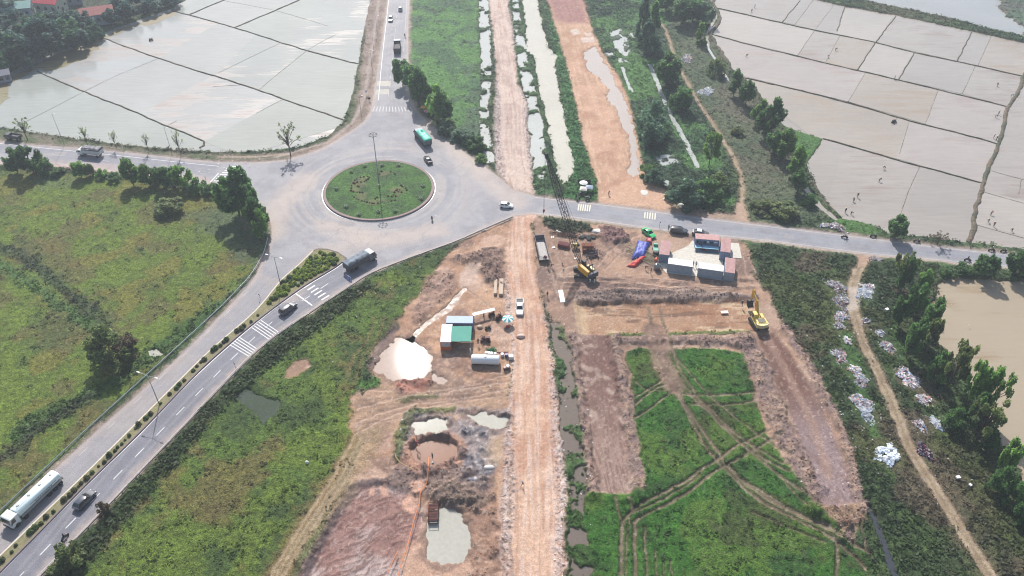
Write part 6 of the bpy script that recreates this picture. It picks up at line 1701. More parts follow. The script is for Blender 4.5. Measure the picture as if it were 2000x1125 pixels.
# ---------------------------------------------------------------- median of the dual carriageway
SOIL = mat('planter_soil', (132, 126, 92), .95, var=.25, vscale=2, bump=.6)
mkL = [(612, 491), (580, 522), (550, 548), (499, 609), (415, 682), (331, 764), (253, 842), (158, 936), (60, 1030), (0, 1088), (-120, 1205)]
mkR = [(676, 505), (655, 522), (588, 563), (499, 629), (425, 692), (376, 738), (273, 845), (170, 945), (70, 1047), (0, 1118), (-120, 1242)]
LL, RR = resample(mkL, 2.0), resample(mkR, 2.0)
n_ = 70
def rs(L):
    acc = np.concatenate([[0], np.cumsum(np.linalg.norm(np.diff(L, axis=0), axis=1))]); t = np.linspace(0, acc[-1], n_)
    return np.stack([np.interp(t, acc, L[:, 0]), np.interp(t, acc, L[:, 1])], 1)
LL, RR = rs(LL), rs(RR)
# round the nose
nose = P([(622, 487), (640, 488), (660, 494)])
outline = np.concatenate([LL[::-1], nose, RR])
md_ = thing('median_planter', 'long planted median with pale kerb dividing the lower left road', 'planter', (0, 0, 0))
bm = bmesh.new()
top = [bm.verts.new((p[0], p[1], .24)) for p in outline]; f = bm.faces.new(top); bmesh.ops.triangulate(bm, faces=[f])
for f in bm.faces:
    if f.normal.z < 0: f.normal_flip()
me = bpy.data.meshes.new('soil'); bm.to_mesh(me); bm.free(); me.materials.append(SOIL); o = bpy.data.objects.new('soil', me); COL.objects.link(o); o.parent = md_


def kerb_run(L, wd, hgt, m, parent, name='kerb'):
    d = np.gradient(L, axis=0); d /= np.linalg.norm(d, axis=1)[:, None] + 1e-9; n = np.stack([-d[:, 1], d[:, 0]], 1)
    m_ = MB(); m_.loft([[(*(p + q * wd / 2), -.1), (*(p + q * wd / 2), hgt - .03), (*(p + q * wd * .3), hgt), (*(p - q * wd * .3), hgt), (*(p - q * wd / 2), hgt - .03), (*(p - q * wd / 2), -.1)] for p, q in zip(L, n)])
    return m_.build(name, m, parent)


kerb_run(LL, .34, .3, mat('pale_kerb', (214, 204, 184), .85, var=.15), md_)
kerb_run(RR, .34, .3, mat('dark_kerb', (128, 112, 112), .85, var=.2), md_)
kerb_run(np.concatenate([LL[:1], nose, RR[:1]]), .34, .3, mat('dark_kerb', (128, 112, 112)), md_)
MID = resample([(505, 618), (455, 656), (400, 704), (354, 751), (311, 793), (262, 844), (215, 892), (164, 941), (115, 991), (60, 1042), (0, 1102), (-60, 1160)], .5)
si = 0
while si < len(MID) - 1:
    i = si; si += int(tr_rng.choice((2, 2, 2, 3, 3, 5)))
    for q in range(1):
        p = MID[i] + RNG.normal(0, .13, 2)
        plant('shrub', 'green' if i % 2 else 'dull', 'small rounded shrub in the narrow planted median', (p[0], p[1], .2), tr_rng.uniform(.55, 1.35), 'shrubs along the narrow median', tr_rng.uniform(.7, 1.0))
wedge = P([(618, 492), (640, 493), (668, 502), (655, 520), (588, 560), (530, 597), (505, 612), (552, 550), (585, 520)])
pts_ = []
while len(pts_) < 150:
    p = RNG.uniform(wedge.min(0), wedge.max(0))
    if sdf(wedge, np.array([p[0]]), np.array([p[1]]))[0] > .35: pts_.append(p)
for p in pts_:
    plant('shrub', 'yellow' if tr_rng.random() < .75 else 'green', 'bright yellow green shrub packed in the wedge of the median', (p[0], p[1], .2), tr_rng.uniform(.8, 1.45), 'shrubs in the median wedge', .75)


def double_lamp(u, v, vt, arm, label):
    p = G(u, v, .2); h = top_height(p, vt)
    r = thing('street_lamp', label, 'street light', p)
    MB().tube([(0, 0, 0), (0, 0, h)], [.11, .06], 8).build('pole', GALV, r, True)
    for s in (-1, 1):
        d = (arm[0] * s, arm[1] * s)
        a = MB(); a.tube([(0, 0, h - .25), (d[0] * .5, d[1] * .5, h + .05), (d[0], d[1], h + .15)], .035, 6); ao = a.build('arm', GALV, r)
        MB().box((d[0] * 1.25, d[1] * 1.25, h + .17), (.75, .26, .12), math.atan2(d[1], d[0]), bev=.03).build('lamp_head', WHITE, ao)


ra = ang((273, 849), (376, 741)) + math.pi / 2
double_lamp(312, 792, 735, (math.cos(ra) * 1.8, math.sin(ra) * 1.8), 'double armed street lamp in the narrow median')
double_lamp(548, 556, 503, (math.cos(ra) * 1.6, math.sin(ra) * 1.6), 'double armed street lamp beside the wedge of yellow shrubs')


def pole(u, v, vt, label, r=.09, m=GALV, arm=None, name='light_pole'):
    p = G(u, v); h = top_height(p, vt)
    o = thing(name, label, 'pole', p)
    MB().tube([(0, 0, -.1), (0, 0, h)], [r, r * .6], 7).build('shaft', m, o, True)
    if arm:
        a = MB(); a.tube([(0, 0, h - .1), (arm[0], arm[1], h + .2)], .035, 5).build('arm', m, o)
        MB().box((arm[0] * 1.2, arm[1] * 1.2, h + .2), (.55, .2, .1), math.atan2(arm[1], arm[0]), bev=.02).build('lamp_head', WHITE, o)


for (u, v, vt, lb) in ((126, 284, 222, 'slim pole left on the paddy verge beside a sapling'), (336, 300, 248, 'slim pole right on the paddy verge near the paddy corner'), (737, 64, 30, 'slim pole farthest up the verge of the north road'), (730, 98, 66, 'slim pole second up the verge of the north road'), (727, 134, 98, 'slim pole midway along the verge of the north road'), (706, 226, 186, 'slim pole on the verge nearest the roundabout'), (242, 296, 282, 'short white marker post above the left road')):
    pole(u, v, vt, lb, .07, STEEL if v != 296 else WHITE, arm=(.9, -.5) if v not in (296,) else None, name='light_pole' if v != 296 else 'marker_post')
pole(290, 702, 694, 'short grey stake left of the street lamp behind the guard rail', .04, name='stake'); pole(298, 716, 698, 'taller grey stake behind the guard rail', .04, name='stake')


def guard_rail(px, label, m, side, hgt=.72, step=4.0):
    L = resample(px, 1.0)
    r = thing('guard_rail', label, 'guard rail', (L[0][0], L[0][1], 0))
    d = np.gradient(L, axis=0); d /= np.linalg.norm(d, axis=1)[:, None]; n = np.stack([-d[:, 1], d[:, 0]], 1); o0 = L[0]
    M_ = MB(); M_.loft([[(*(p - o0 + q * .05), hgt - .30), (*(p - o0 + q * .11), hgt - .22), (*(p - o0 + q * .05), hgt - .15), (*(p - o0 + q * .11), hgt - .08), (*(p - o0 + q * .05), hgt), (*(p - o0 + q * .02), hgt), (*(p - o0 + q * .02), hgt - .30)] for p, q in zip(L, n)])
    M_.build('rail', m, r)
    first = None
    for i in range(0, len(L), int(step)):
        p = L[i] - o0
        if first is None:
            b = MB(); b.box((0, 0, hgt / 2 - .1), (.12, .12, hgt + .2)); first = b.build('post', GALV, r, False, (p[0], p[1], 0))
        else:
            c = first.copy(); COL.objects.link(c); c.parent = r; c.location = (p[0], p[1], 0)


guard_rail([(523, 468), (517, 492), (505, 517), (488, 543), (471, 562), (430, 604), (372, 658), (286, 737), (175, 838), (90, 918), (0, 1003), (-120, 1118)], 'galvanised guard rail along the left meadow', GALV, 1)
guard_rail([(1002, 426), (941, 452), (888, 475), (800, 507), (725, 537), (676, 568), (596, 621), (502, 690), (348, 849), (200, 1004), (78, 1131), (20, 1190)], 'dull low guard rail on the outer edge by the work site', mat('dull_rail', (120, 116, 120), .7), -1, .6)


def sign(u, v, vt, label, shape, face, rz, w=1.2, marks=None):
    p = G(u, v); h = top_height(p, vt)
    r = thing('road_sign', label, 'road sign', p, rz)
    MB().tube([(-.05, 0, -.1), (-.05, 0, h)], .045, 7).build('post', GALV, r)
    if shape == 'diamond': pr = [(0, h), (w / 2, h - w / 2), (0, h - w), (-w / 2, h - w / 2)]
    else: pr = [(-w / 2, h), (w / 2, h), (w / 2, h - w * .95), (-w / 2, h - w * .95)]
    b = MB(); b.prism(pr[::-1], -.0, .03, 'x'); pn = b.build('panel', face, r)
    if marks:
        q = MB()
        for y, z, sy, sz in marks: q.box((.036, y * w, h - z * w), (.008, sy * w, sz * w))
        q.build('symbol', WHITE, pn)
    return r


BLUE = mat('sign_blue', (44, 92, 190), .4, var=.04)
sign(684, 560, 539, 'blue lane direction sign beside the dual carriageway at the work site', 'rect', BLUE, ang((684, 560), (560, 640)) , 1.9, [(-.3, .5, .06, .5), (-.3, .25, .16, .08), (0, .5, .06, .5), (0, .25, .16, .08), (.3, .5, .06, .5), (.3, .25, .16, .08)])
sign(404, 358, 344, 'dark back of a diamond warning sign beside the left road crossing', 'diamond', DARK, math.radians(20), .9)
sign(508, 592 - 8, 574, 'small dark sign post by the stop line', 'rect', DARK, ang((684, 560), (560, 640)), .4)
sign(461, 722, 708, 'small grey sign post farther down the outer rail', 'rect', DARK, ang((684, 560), (560, 640)), .4)
sign(716, 188, 176, 'white board on the verge of the north road, upper of two', 'rect', WHITE, math.radians(-60), .9)
sign(722, 198, 190, 'dark square board on the verge, lower of two', 'rect', DARK, math.radians(-60), .8)
sign(1288, 444, 433, 'dark leaning post with a thin blade by the right road', 'rect', DARK, math.radians(30), .4)

# ---------------------------------------------------------------- vehicles
def paint(name, rgb, k=.7, rough=.25, metal=.0): return mat('car_' + name, rgb, rough, metal, .03, k=k, coat=.6)


SW_UP = ang((139, 1021), (303, 853)); SW_DN = SW_UP + math.pi
DKG, BLK, SIL, WHT, NAVY = paint('dark_grey', (74, 80, 92)), paint('black', (30, 32, 38)), paint('silver', (186, 190, 196)), paint('white', (240, 240, 240), .85), paint('navy', (38, 42, 58))
TRW = paint('truck_white', (232, 236, 236), .8)
tk = G(72, 985); q = ang((48, 1028), (125, 953))
truck('long white tanker truck with handrails along its top, heading down the lower left road', GZ(66, 978, .9).xy.to_3d(), q + math.pi, TRW, mat('tank_white', (226, 238, 236), .3, var=.04, k=.92, coat=.4), 'tanker', L=11.6, W=2.5, axles=(-5.0, -3.75, -2.4, 2.9, 4.75))
car('dark grey crossover on the outbound lane beside the tanker truck', DKG, GZ(166, 978, .4).xy.to_3d(), SW_UP, 'crossover')
car('dark suv on the outbound lane just before the zebra crossing', DKG, GZ(563, 604, .4).xy.to_3d(), ang((520, 640), (600, 580)), 'suv')
rider('dark motorcycle on the outbound lane nearest the bottom left', 'rider in black on the motorcycle at the bottom left', 128, 1052, SW_UP, BLK, (40, 42, 50), (44, 46, 56), (40, 40, 46))
truck('grey cargo truck with crumpled grey tarpaulin entering the roundabout', GZ(703, 510, 1.2).xy.to_3d(), ang((690, 522), (735, 498)) , mat('truck_grey', (120, 122, 128), .5), mat('truck_side', (104, 98, 102), .7, .1, .2), 'tarp', L=8.6, tarp_m=mat('grey_tarp', (140, 150, 160), .75, var=.3, vscale=1.0, k=.6, spec=.2), seed=3)
truck('cargo truck under a teal green tarpaulin leaving the roundabout', GZ(826, 270, 1.2).xy.to_3d(), ang((838, 282), (812, 252)), mat('truck_blue', (78, 100, 128), .5), mat('truck_bed_grey', (112, 112, 116), .7), 'tarp', L=8.8, tarp_m=mat('teal_tarp', (36, 190, 160), .55, var=.15, k=.7), seed=5, bedh=1.7)
car('black sedan on the roundabout behind the teal truck', BLK, GZ(836, 313, .4).xy.to_3d(), ang((844, 322), (826, 296)), 'sedan')
car('small white hatchback at the right mouth of the roundabout', WHT, GZ(989, 402, .4).xy.to_3d(), ang((940, 395), (1040, 404)), 'hatch')
truck('empty dark dump truck driving away up the north road', GZ(776, 93, 1).xy.to_3d(), ang((775, 110), (778, 70)), mat('truck_pale', (176, 182, 190), .5), mat('truck_dump_dark', (70, 72, 82), .6), 'dump', L=8.6, bedh=1.3)
car('silver car coming down the north road', SIL, GZ(763, 38, .4).xy.to_3d(), ang((768, 20), (762, 60)), 'crossover')
car('silver car driving away at the top of the north road', SIL, GZ(782, 18, .4).xy.to_3d(), ang((779, 60), (782, 0)), 'hatch')
rider('motorcycle on the right shoulder of the north road', 'rider in dark clothes on the north road shoulder', 791, 73, ang((790, 90), (792, 40)), NAVY, (70, 50, 56), (44, 44, 52), (60, 40, 44))
truck('white cargo truck with dark tarpaulin on the left road', GZ(177, 298, 1).xy.to_3d(), ang((240, 305), (120, 293)), TRW, mat('truck_side_white', (226, 228, 228), .6, k=.75), 'tarp', L=7.4, W=2.3, tarp_m=mat('dark_tarp', (84, 84, 98), .6, var=.2, k=.6), seed=8, axles=(-2.4, 2.6), bedh=1.5)
truck('small dark pickup lorry parked on the verge at the left edge', GZ(27, 269, .8).xy.to_3d(), math.radians(170), BLK, mat('truck_dump_dark', (70, 72, 82)), 'dump', L=5.0, W=1.8, axles=(-1.5, 1.6), bedh=.7)
rider('dark motorcycle circling below the traffic island', 'rider in dark red below the traffic island', 844, 431, math.radians(95), BLK, (92, 48, 56), (40, 40, 48), (110, 40, 44))
E_ = ang((1501, 455), (1675, 477))
rider('motorcycle on the right road below the rubbish bank', 'rider in pale shirt on the right road', 1649, 465, E_ + math.pi, BLK, (190, 190, 204), (60, 62, 78), (200, 200, 205))
rider('motorcycle on the right road near the broad dike', 'rider in white helmet near the broad dike', 1936, 491, E_ + math.pi, BLK, (60, 70, 72), (50, 52, 60), (236, 236, 236))
rider('motorcycle passing the roadside trees at the far right', 'rider in dark clothes passing the far right trees', 1889, 510, E_, NAVY, (58, 46, 62), (44, 44, 52), (60, 56, 66))
for u, v, r_, lb in ((1705, 463, .2, 'parked motorcycle left of the round roadside tree'), (1790, 473, .1, 'parked motorcycle right of the round roadside tree'), (1959, 492, .3, 'parked motorcycle at the paddy corner far right'), (1374, 513 - 22, 2.6, 'red motorcycle parked in the yard between the site cabins'), (1148, 392, .9, 'motorcycle parked at the umbrella stall'), (1130, 391, 1.3, 'motorcycle parked left at the umbrella stall'), (866, 228, 2.0, 'motorcycle parked at the stall by the north road')):
    motorcycle(lb, G(u, v, .03), E_ + r_, paint('red', (150, 34, 40)) if 'red' in lb else BLK, 'motorcycles parked beside the roads')
car('bright green taxi parked on the site by the right road', paint('green', (34, 196, 110), .7), GZ(1267, 456, .4).xy.to_3d(), ang((1253, 447), (1277, 466)), 'sedan', roofsign=True)
car('dark navy suv parked beside the right road', NAVY, GZ(1326, 452, .4).xy.to_3d(), ang((1300, 450), (1345, 455)), 'suv')
car('dark car half hidden behind the office cabin', paint('brown_grey', (92, 84, 88)), GZ(1368, 456, .4).xy.to_3d(), ang((1350, 455), (1390, 460)), 'sedan', roof_m=WHT)
car('white pickup parked on the haul road', WHT, GZ(1015, 602, .4).xy.to_3d(), math.radians(-90), 'pickup', cat='pickup')

# small green loader truck between the blue tarp and the left cabin
r = thing('mini_truck', 'small teal green site truck between blue tarp and left cabin', 'truck', G(1280, 492), math.radians(84))
TEAL = mat('site_teal', (96, 176, 156), .5)
MB().box((.2, 0, .85), (2.6, 1.3, .55), bev=.05).build('body', TEAL, r); MB().box((-1.3, 0, .75), (.9, 1.2, .8), bev=.06).build('engine_cover', DARK, r)
MB().box((1.2, 0, 1.4), (.7, 1.2, .7), top=(.8, .9), bev=.05).build('cab', TEAL, r); MB().plate([(1.56, -.5, 1.15), (1.56, .5, 1.15), (1.5, .45, 1.65), (1.5, -.45, 1.65)]).build('windscreen', GLASS, r)
for x in (-1.1, 1.1):
    for s in (-1, 1): wheel(r, x, s * .62, .36, .24, s)

# parked open dump trailer
r = thing('dump_trailer', 'long grey open dump trailer parked on the haul road edge', 'trailer', GZ(1058, 489, .8).xy.to_3d(), ang((1063, 512), (1051, 462)))
GB = mat('trailer_grey', (132, 122, 128), .7, .2, .2)
MB().box((0, 0, .8), (8.4, 1.0, .3)).build('chassis', DARK, r)
MB().box((0, 0, 1.05), (8.6, 2.5, .12)).build('bed_floor', mat('dusty_floor', (176, 170, 166), .9, var=.2, bump=.4), r)
for s in (-1, 1):
    m_ = MB(); m_.box((0, s * 1.24, 1.7), (8.6, .07, 1.2))
    for k_ in range(9): m_.box((-4.1 + k_ * 1.03, s * 1.3, 1.7), (.12, .07, 1.2))
    m_.build('side_panel', GB, r)
MB().box((4.28, 0, 1.85), (.08, 2.4, 1.5)).build('headboard', GB, r); MB().box((4.8, 0, 1.6), (.6, 2.2, 1.4), bev=.05).build('cab_back', mat('rust_brown', (112, 84, 84), .7), r)
MB().prism([(-4.0, 1.12), (3.2, 1.12), (2.6, 1.45), (-3.2, 1.4)], -.9, .9).build('load', mat('grey_fines', (190, 186, 182), .95, var=.2, bump=.5), r)
MB().tube([(-4.0, .2, 1.5), (-3.9, -.6, 1.6), (-3.4, -.3, 1.5)], .3, 8).build('tarpaulin', mat('pink_tarp', (150, 92, 100), .8), r)
for x in (-3.2, -2.0, 3.4):
    for s in (-1, 1): wheel(r, x, s * 1.05, .5, .34, s)

# ---------------------------------------------------------------- crawler crane
cp = G(1146, 541)
tip = GZ(1068, 304, 25.5)
foot_w = GZ(1134, 517, 1.9)
hd = math.atan2(tip.y - foot_w.y, tip.x - foot_w.x)
cr = thing('crawler_crane', 'yellow crawler crane with dark lattice boom reaching over the road', 'crane', Vector((foot_w.x - math.cos(hd) * 1.3, foot_w.y - math.sin(hd) * 1.3, 0)), hd)
LW = (tip.xy - foot_w.xy).length
for s in (-1, 1):
    t = MB(); L_ = 4.6; pr = []
    trot = math.radians(0) - hd
    for a in np.linspace(math.pi / 2, 3 * math.pi / 2, 8): pr.append((-L_ / 2 + .42 * math.cos(a), .46 + .42 * math.sin(a)))
    for a in np.linspace(-math.pi / 2, math.pi / 2, 8): pr.append((L_ / 2 + .42 * math.cos(a), .46 + .42 * math.sin(a)))
    t.prism(pr, s * 1.55 - .35, s * 1.55 + .35)
    for k_ in range(24): t.box((-2.6 + k_ * .226, s * 1.55, .9), (.1, .72, .06))
    o = t.build('track', DARK, cr, False, (-.4, 0, 0)); o.rotation_euler = (0, 0, trot)
MB().lathe([(1.0, .75), (1.0, 1.15), (.9, 1.2), (.9, .75)], (-.4, 0, 0), 20).build('turntable', DARK, cr)
MB().box((-.9, 0, 1.3), (5.4, 2.5, .3)).build('deck', DARK, cr)
hs = MB(); hs.box((-1.3, 1.0, 2.2), (4.0, .85, 1.55), bev=.05).build('engine_house', YEL, cr)
MB().box((-1.3, 1.0, 3.0), (3.9, .75, .06)).build('house_roof', mat('deep_yellow', (214, 156, 36), .5), cr)
MB().box((-1.5, -.95, 2.0), (2.4, .7, 1.1), bev=.05).build('side_house', mat('cream_yellow', (226, 206, 150), .5), cr)
MB().box((-3.7, 0, 2.0), (.9, 2.7, 1.3), bev=.2).build('counterweight', mat('counterweight_grey', (70, 72, 90), .6), cr)
cb = MB(); cb.box((1.2, -.95, 2.1), (1.2, .8, 1.5), top=(.85, .9), bev=.05); cab_ = cb.build('cab', DARK, cr); MB().plate([(1.81, -1.3, 1.7), (1.81, -.6, 1.7), (1.72, -.62, 2.7), (1.72, -1.28, 2.7)]).build('windscreen', GLASS, cab_)
for x, nm in ((-.6, 'hoist_drum'), (-2.0, 'boom_drum')):
    d_ = MB(); d_.lathe([(.55, -.45), (.55, -.4), (.35, -.38), (.35, .38), (.55, .4), (.55, .45)], (x, 0.1, 1.95), 16, 'y'); d_.build(nm, DARK, cr)
g = MB()
for s in (-.5, .5):
    g.tube([(-.4, s, 1.4), (-2.6, s * .8, 4.3)], .09, 6); g.tube([(-3.1, s, 1.4), (-2.6, s * .8, 4.3)], .08, 6)
g.tube([(-2.6, -.6, 4.3), (-2.6, .6, 4.3)], .16, 8)
g.build('gantry', DARK, cr)


def lattice(mb, a, b, w0, w1, up, bays, r):
    a, b = Vector(a), Vector(b); d = (b - a).normalized(); sd_ = d.cross(Vector(up)).normalized(); u_ = sd_.cross(d).normalized()
    cor = lambda t, w: [a.lerp(b, t) + sd_ * w * sx + u_ * w * sy for sx, sy in ((-1, -1), (1, -1), (1, 1), (-1, 1))]
    prev = None
    for i in range(bays + 1):
        t = i / bays; w_ = w0 + (w1 - w0) * t
        c = cor(t, w_)
        if prev:
            for k_ in range(4):
                mb.tube([prev[k_], c[k_]], r, 5, False)
                mb.tube([prev[k_], c[(k_ + 1) % 4]] if i % 2 else [prev[(k_ + 1) % 4], c[k_]], r * .6, 4, False)
                mb.tube([c[k_], c[(k_ + 1) % 4]], r * .55, 4, False)
        prev = c


F0 = Vector((1.3, 0, 1.9)); T0 = Vector((1.3 + LW, 0, 25.5))
b1_, b2_ = F0.lerp(T0, .14), F0.lerp(T0, .72)
bo = MB(); lattice(bo, F0, b1_, .25, .62, (0, 1, 0), 3, .07); lattice(bo, b1_, b2_, .62, .62, (0, 1, 0), 15, .07); lattice(bo, b2_, T0, .62, .2, (0, 1, 0), 8, .085)
boom = bo.build('boom', mat('boom_dark', (46, 42, 48), .6, .3), cr)
hd_ = MB(); hd_.box(T0 + Vector((.1, 0, -.1)), (.7, .6, 1.2), ry=.4); hd_.lathe([(.35, -.12), (.35, .12)], T0 + Vector((.35, 0, .1)), 14, 'y'); hd_.build('boom_head', DARK, boom)
cbm = MB()
for s in (-.35, .35):
    cbm.tube([(-2.6, s, 4.3), T0.lerp(F0, .03) + Vector((-.2, s * .6, .3))], .03, 4)
cbm.tube([T0 + Vector((.55, .1, 0)), (T0.x + .55, .1, 9.5)], .025, 4); cbm.tube([T0 + Vector((.5, -.1, 0)), (T0.x + .55, -.1, 9.5)], .025, 4)
cbm.build('cables', DARK, cr)
hk = MB(); hk.box((T0.x + .55, 0, 9.2), (.4, .45, .8), bev=.08); hk.tube([(T0.x + .55, 0, 8.8), (T0.x + .55, 0, 8.4), (T0.x + .75, 0, 8.2), (T0.x + .85, 0, 8.45)], .07, 6); hk.build('hook_block', mat('hook_red', (150, 60, 50), .6), cr)
# ---------------------------------------------------------------- excavator
ex_p = GZ(1482, 628, 1.0).xy.to_3d(); eh = math.radians(97)
xc = thing('excavator', 'pale yellow excavator digging at the corner of the cut ground', 'excavator', ex_p, eh)
for s in (-1, 1):
    t = MB(); L_ = 3.6; pr = [(-L_ / 2 + .4 * math.cos(a), .45 + .42 * math.sin(a)) for a in np.linspace(math.pi / 2, 3 * math.pi / 2, 8)] + [(L_ / 2 + .4 * math.cos(a), .45 + .42 * math.sin(a)) for a in np.linspace(-math.pi / 2, math.pi / 2, 8)]
    t.prism(pr, s * 1.2 - .3, s * 1.2 + .3)
    for k_ in range(20): t.box((-2.0 + k_ * .21, s * 1.2, .88), (.09, .62, .06))
    o = t.build('track', DARK, xc); o.rotation_euler = (0, 0, .12)
MB().lathe([(.8, .8), (.8, 1.1)], (0, 0, 0), 18).build('turntable', DARK, xc)
up_ = MB(); up_.box((-.3, 0, 1.2), (4.0, 2.7, .25), bev=.04); up_.build('deck', YELP, xc)
ho = MB(); ho.box((-1.0, -.05, 1.75), (1.9, 2.4, .9), bev=.08); ho.build('engine_house', YELP, xc)
MB().box((-1.0, -.05, 2.24), (1.4, 1.7, .1), bev=.03).build('engine_grille', mat('engine_grey', (120, 114, 100), .7), xc)
cw = MB(); cw.prism([(-1.3, -1.38), (-2.1, -1.35), (-2.55, -.8), (-2.65, 0), (-2.55, .8), (-2.1, 1.35), (-1.3, 1.38), (-1.9, .9), (-1.9, -.9)], 1.2, 2.1, 'z'); cw.build('counterweight', mat('cream_counterweight', (232, 218, 160), .5), xc)
cc_ = MB(); cc_.box((.9, .85, 2.15), (1.6, .95, 1.7), top=(.85, .9), bev=.08); cb_ = cc_.build('cab', YELP, xc)
MB().plate([(.16, .45, 1.75), (.16, 1.25, 1.75), (.24, 1.2, 2.75), (.24, .5, 2.75)][::-1]).build('rear_window', mat('green_glass', (80, 120, 104), .1), cb_)
MB().plate([(1.71, .45, 1.6), (1.71, 1.25, 1.6), (1.6, 1.2, 2.85), (1.6, .5, 2.85)]).build('windscreen', GLASS, cb_)
MB().plate([(.4, 1.335, 1.75), (1.5, 1.335, 1.75), (1.45, 1.28, 2.75), (.45, 1.28, 2.75)][::-1]).build('side_window', GLASS, cb_)
MB().box((1.0, -.95, 1.65), (1.4, .7, .6), bev=.06).build('tool_box', YELP, xc)
bm_ = MB(); bm_.prism([(1.0, 1.5), (1.35, 1.4), (3.4, 4.1), (5.9, 5.15), (5.9, 5.5), (3.0, 4.75)], -.28, .08); bm_.build('boom', YEL, xc)
ar = MB(); ar.prism([(5.3, 5.75), (5.75, 5.9), (6.3, 5.3), (6.15, 2.3), (5.85, 2.3), (5.6, 4.9)], -.2, .05); ar.build('arm', YEL, xc)
hy = MB()
for y in (-.42, .22): hy.tube([(1.5, y, 1.5), (3.2, y, 4.0)], .09, 7)
hy.tube([(3.4, -.1, 4.95), (5.4, -.1, 5.95)], .09, 7); hy.tube([(6.1, -.08, 5.2), (6.45, -.08, 2.9)], .07, 7)
hy.build('hydraulic_rams', STEEL, xc)
bk = MB(); bk.prism([(5.7, 2.4), (6.4, 2.3), (6.7, 1.5), (6.3, .7), (5.4, .55), (5.25, .75), (5.9, 1.1), (6.1, 1.6), (5.7, 2.1)], -.75, .6)
for k_ in range(5): bk.box((5.25, -.65 + k_ * .29, .6), (.35, .1, .1))
bk.build('bucket', DARK, xc)

# ---------------------------------------------------------------- site cabins
CABG = mat('cabin_grey', (158, 170, 184), .6, .0, .1, 1.2, k=.8)
CABB = mat('cabin_blue_grey', (132, 144, 172), .6, .0, .1, 1.2, k=.75)
RROOF = mat('red_roof', (204, 158, 154), .75, 0, .16, 1.5, k=.6)


def corrugated(mb, L, W, z0, z1, pitch=.28, dep=.045):
    pts = []
    def side(a, b, nx, ny):
        n = max(2, int(math.hypot(b[0] - a[0], b[1] - a[1]) / pitch))
        for i in range(n):
            for t, o_ in ((.0, 0), (.35, 0), (.5, 1), (.85, 1)):
                q = (i + t) / n; pts.append((a[0] + (b[0] - a[0]) * q - nx * dep * o_, a[1] + (b[1] - a[1]) * q - ny * dep * o_))
    x, y = L / 2, W / 2
    side((-x, -y), (x, -y), 0, -1); side((x, -y), (x, y), 1, 0); side((x, y), (-x, y), 0, 1); side((-x, y), (-x, -y), -1, 0)
    mb.prism(pts, z0, z1, 'z')


def cabin(label, c, rz, roof_m, wall_m, L=6.05, W=2.44, Hh=2.6, office=False, doors='x', base_m=None):
    r = thing('site_cabin', label, 'cabin', c, rz, 'shipping container cabins on the site' if base_m is None else None)
    m_ = MB(); corrugated(m_, L - .1, W - .1, .16, Hh - .12)
    m_.build('wall', wall_m, r)
    f = MB()
    for x in (-1, 1):
        for y in (-1, 1): f.box((x * (L / 2 - .06), y * (W / 2 - .06), Hh / 2), (.14, .14, Hh))
    for y in (-1, 1):
        f.box((0, y * (W / 2 - .05), Hh - .08), (L - .28, .12, .16)); f.box((0, y * (W / 2 - .05), .08), (L - .28, .12, .16))
    for x in (-1, 1):
        f.box((x * (L / 2 - .05), 0, Hh - .08), (.12, W - .28, .16)); f.box((x * (L / 2 - .05), 0, .08), (.12, W - .28, .16))
    f.build('frame', wall_m if base_m is None else base_m, r)
    rf = MB(); rf.box((0, 0, Hh + .02), (L - .04, W - .04, .06))
    for k_ in range(int(L / .42)): rf.box((-L / 2 + .3 + k_ * .42, 0, Hh + .065), (.16, W - .2, .035))
    rf.build('roof', roof_m, r)
    if base_m is not None:
        MB().box((0, 0, .55), (L + .05, W + .05, 1.0)).build('orange_skirt', base_m, r)
    if office:
        for x, w_ in ((-2.4, .55), (.2 - .95, .22), (.2 - .6, .22), (.95, .22), (1.3, .22)):
            MB().box((x, -W / 2 - .01, 1.75), (w_, .06, .75)).build('window', GLASS, r)
        d_ = MB(); d_.box((-1.6, -W / 2 - .01, 1.15), (.8, .07, 1.95)).build('door', mat('cabin_door', (90, 100, 126), .6), r)
        MB().box((2.2, -W / 2 - .02, 1.95), (.85, .04, .4)).build('notice_panel', WHITE, r)
        MB().box((.2, -W / 2 - .15, 2.1), (.4, .28, .3), bev=.04).build('air_conditioner', WHITE, r)
    else:
        sx = 1 if doors == 'x' else -1
        for y in (-.55, .55):
            MB().box((sx * (L / 2 + .012), y, Hh / 2), (.05, 1.02, Hh - .4)).build('door', wall_m, r)
        rd = MB()
        for y in (-.8, -.3, .3, .8): rd.tube([(sx * (L / 2 + .07), y, .2), (sx * (L / 2 + .07), y, Hh - .2)], .025, 6)
        rd.build('lock_bar', GALV, r)
    return r


A_, B_ = G(1302, 531), G(1411, 546.5)
ca = math.atan2(B_.y - A_.y, B_.x - A_.x); ux, uy = Vector((math.cos(ca), math.sin(ca), 0)), Vector((-math.sin(ca), math.cos(ca), 0))
def cab_at(corner, lx, ly): return corner + ux * lx + uy * ly
cabin('white roofed grey cabin left of two along the front', cab_at(A_, 3.02, 1.22), ca, WHITED, CABG)
B2 = G(1361, 540)
cabin('white roofed grey cabin right of two along the front', cab_at(B2, 3.02, 1.22), ca, WHITED, CABG)
C4 = G(1411.5, 547.5)
cabin('red roofed cabin end on at the near right corner', cab_at(C4, 1.28, 3.02), ca + math.pi / 2, RROOF, CABG, doors='-x')
C1 = G(1287, 512.5)
cabin('red roofed cabin end on at the left of the yard', cab_at(C1, 1.0, 3.02) , ca + math.pi / 2 + .02, RROOF, CABB, doors='-x')
C5 = G(1404, 507)
cabin('red roofed cabin end on behind the near right corner', cab_at(C5, 1.22, 3.02), ca + math.pi / 2, RROOF, CABB, doors='-x')
C6 = G(1355, 481)
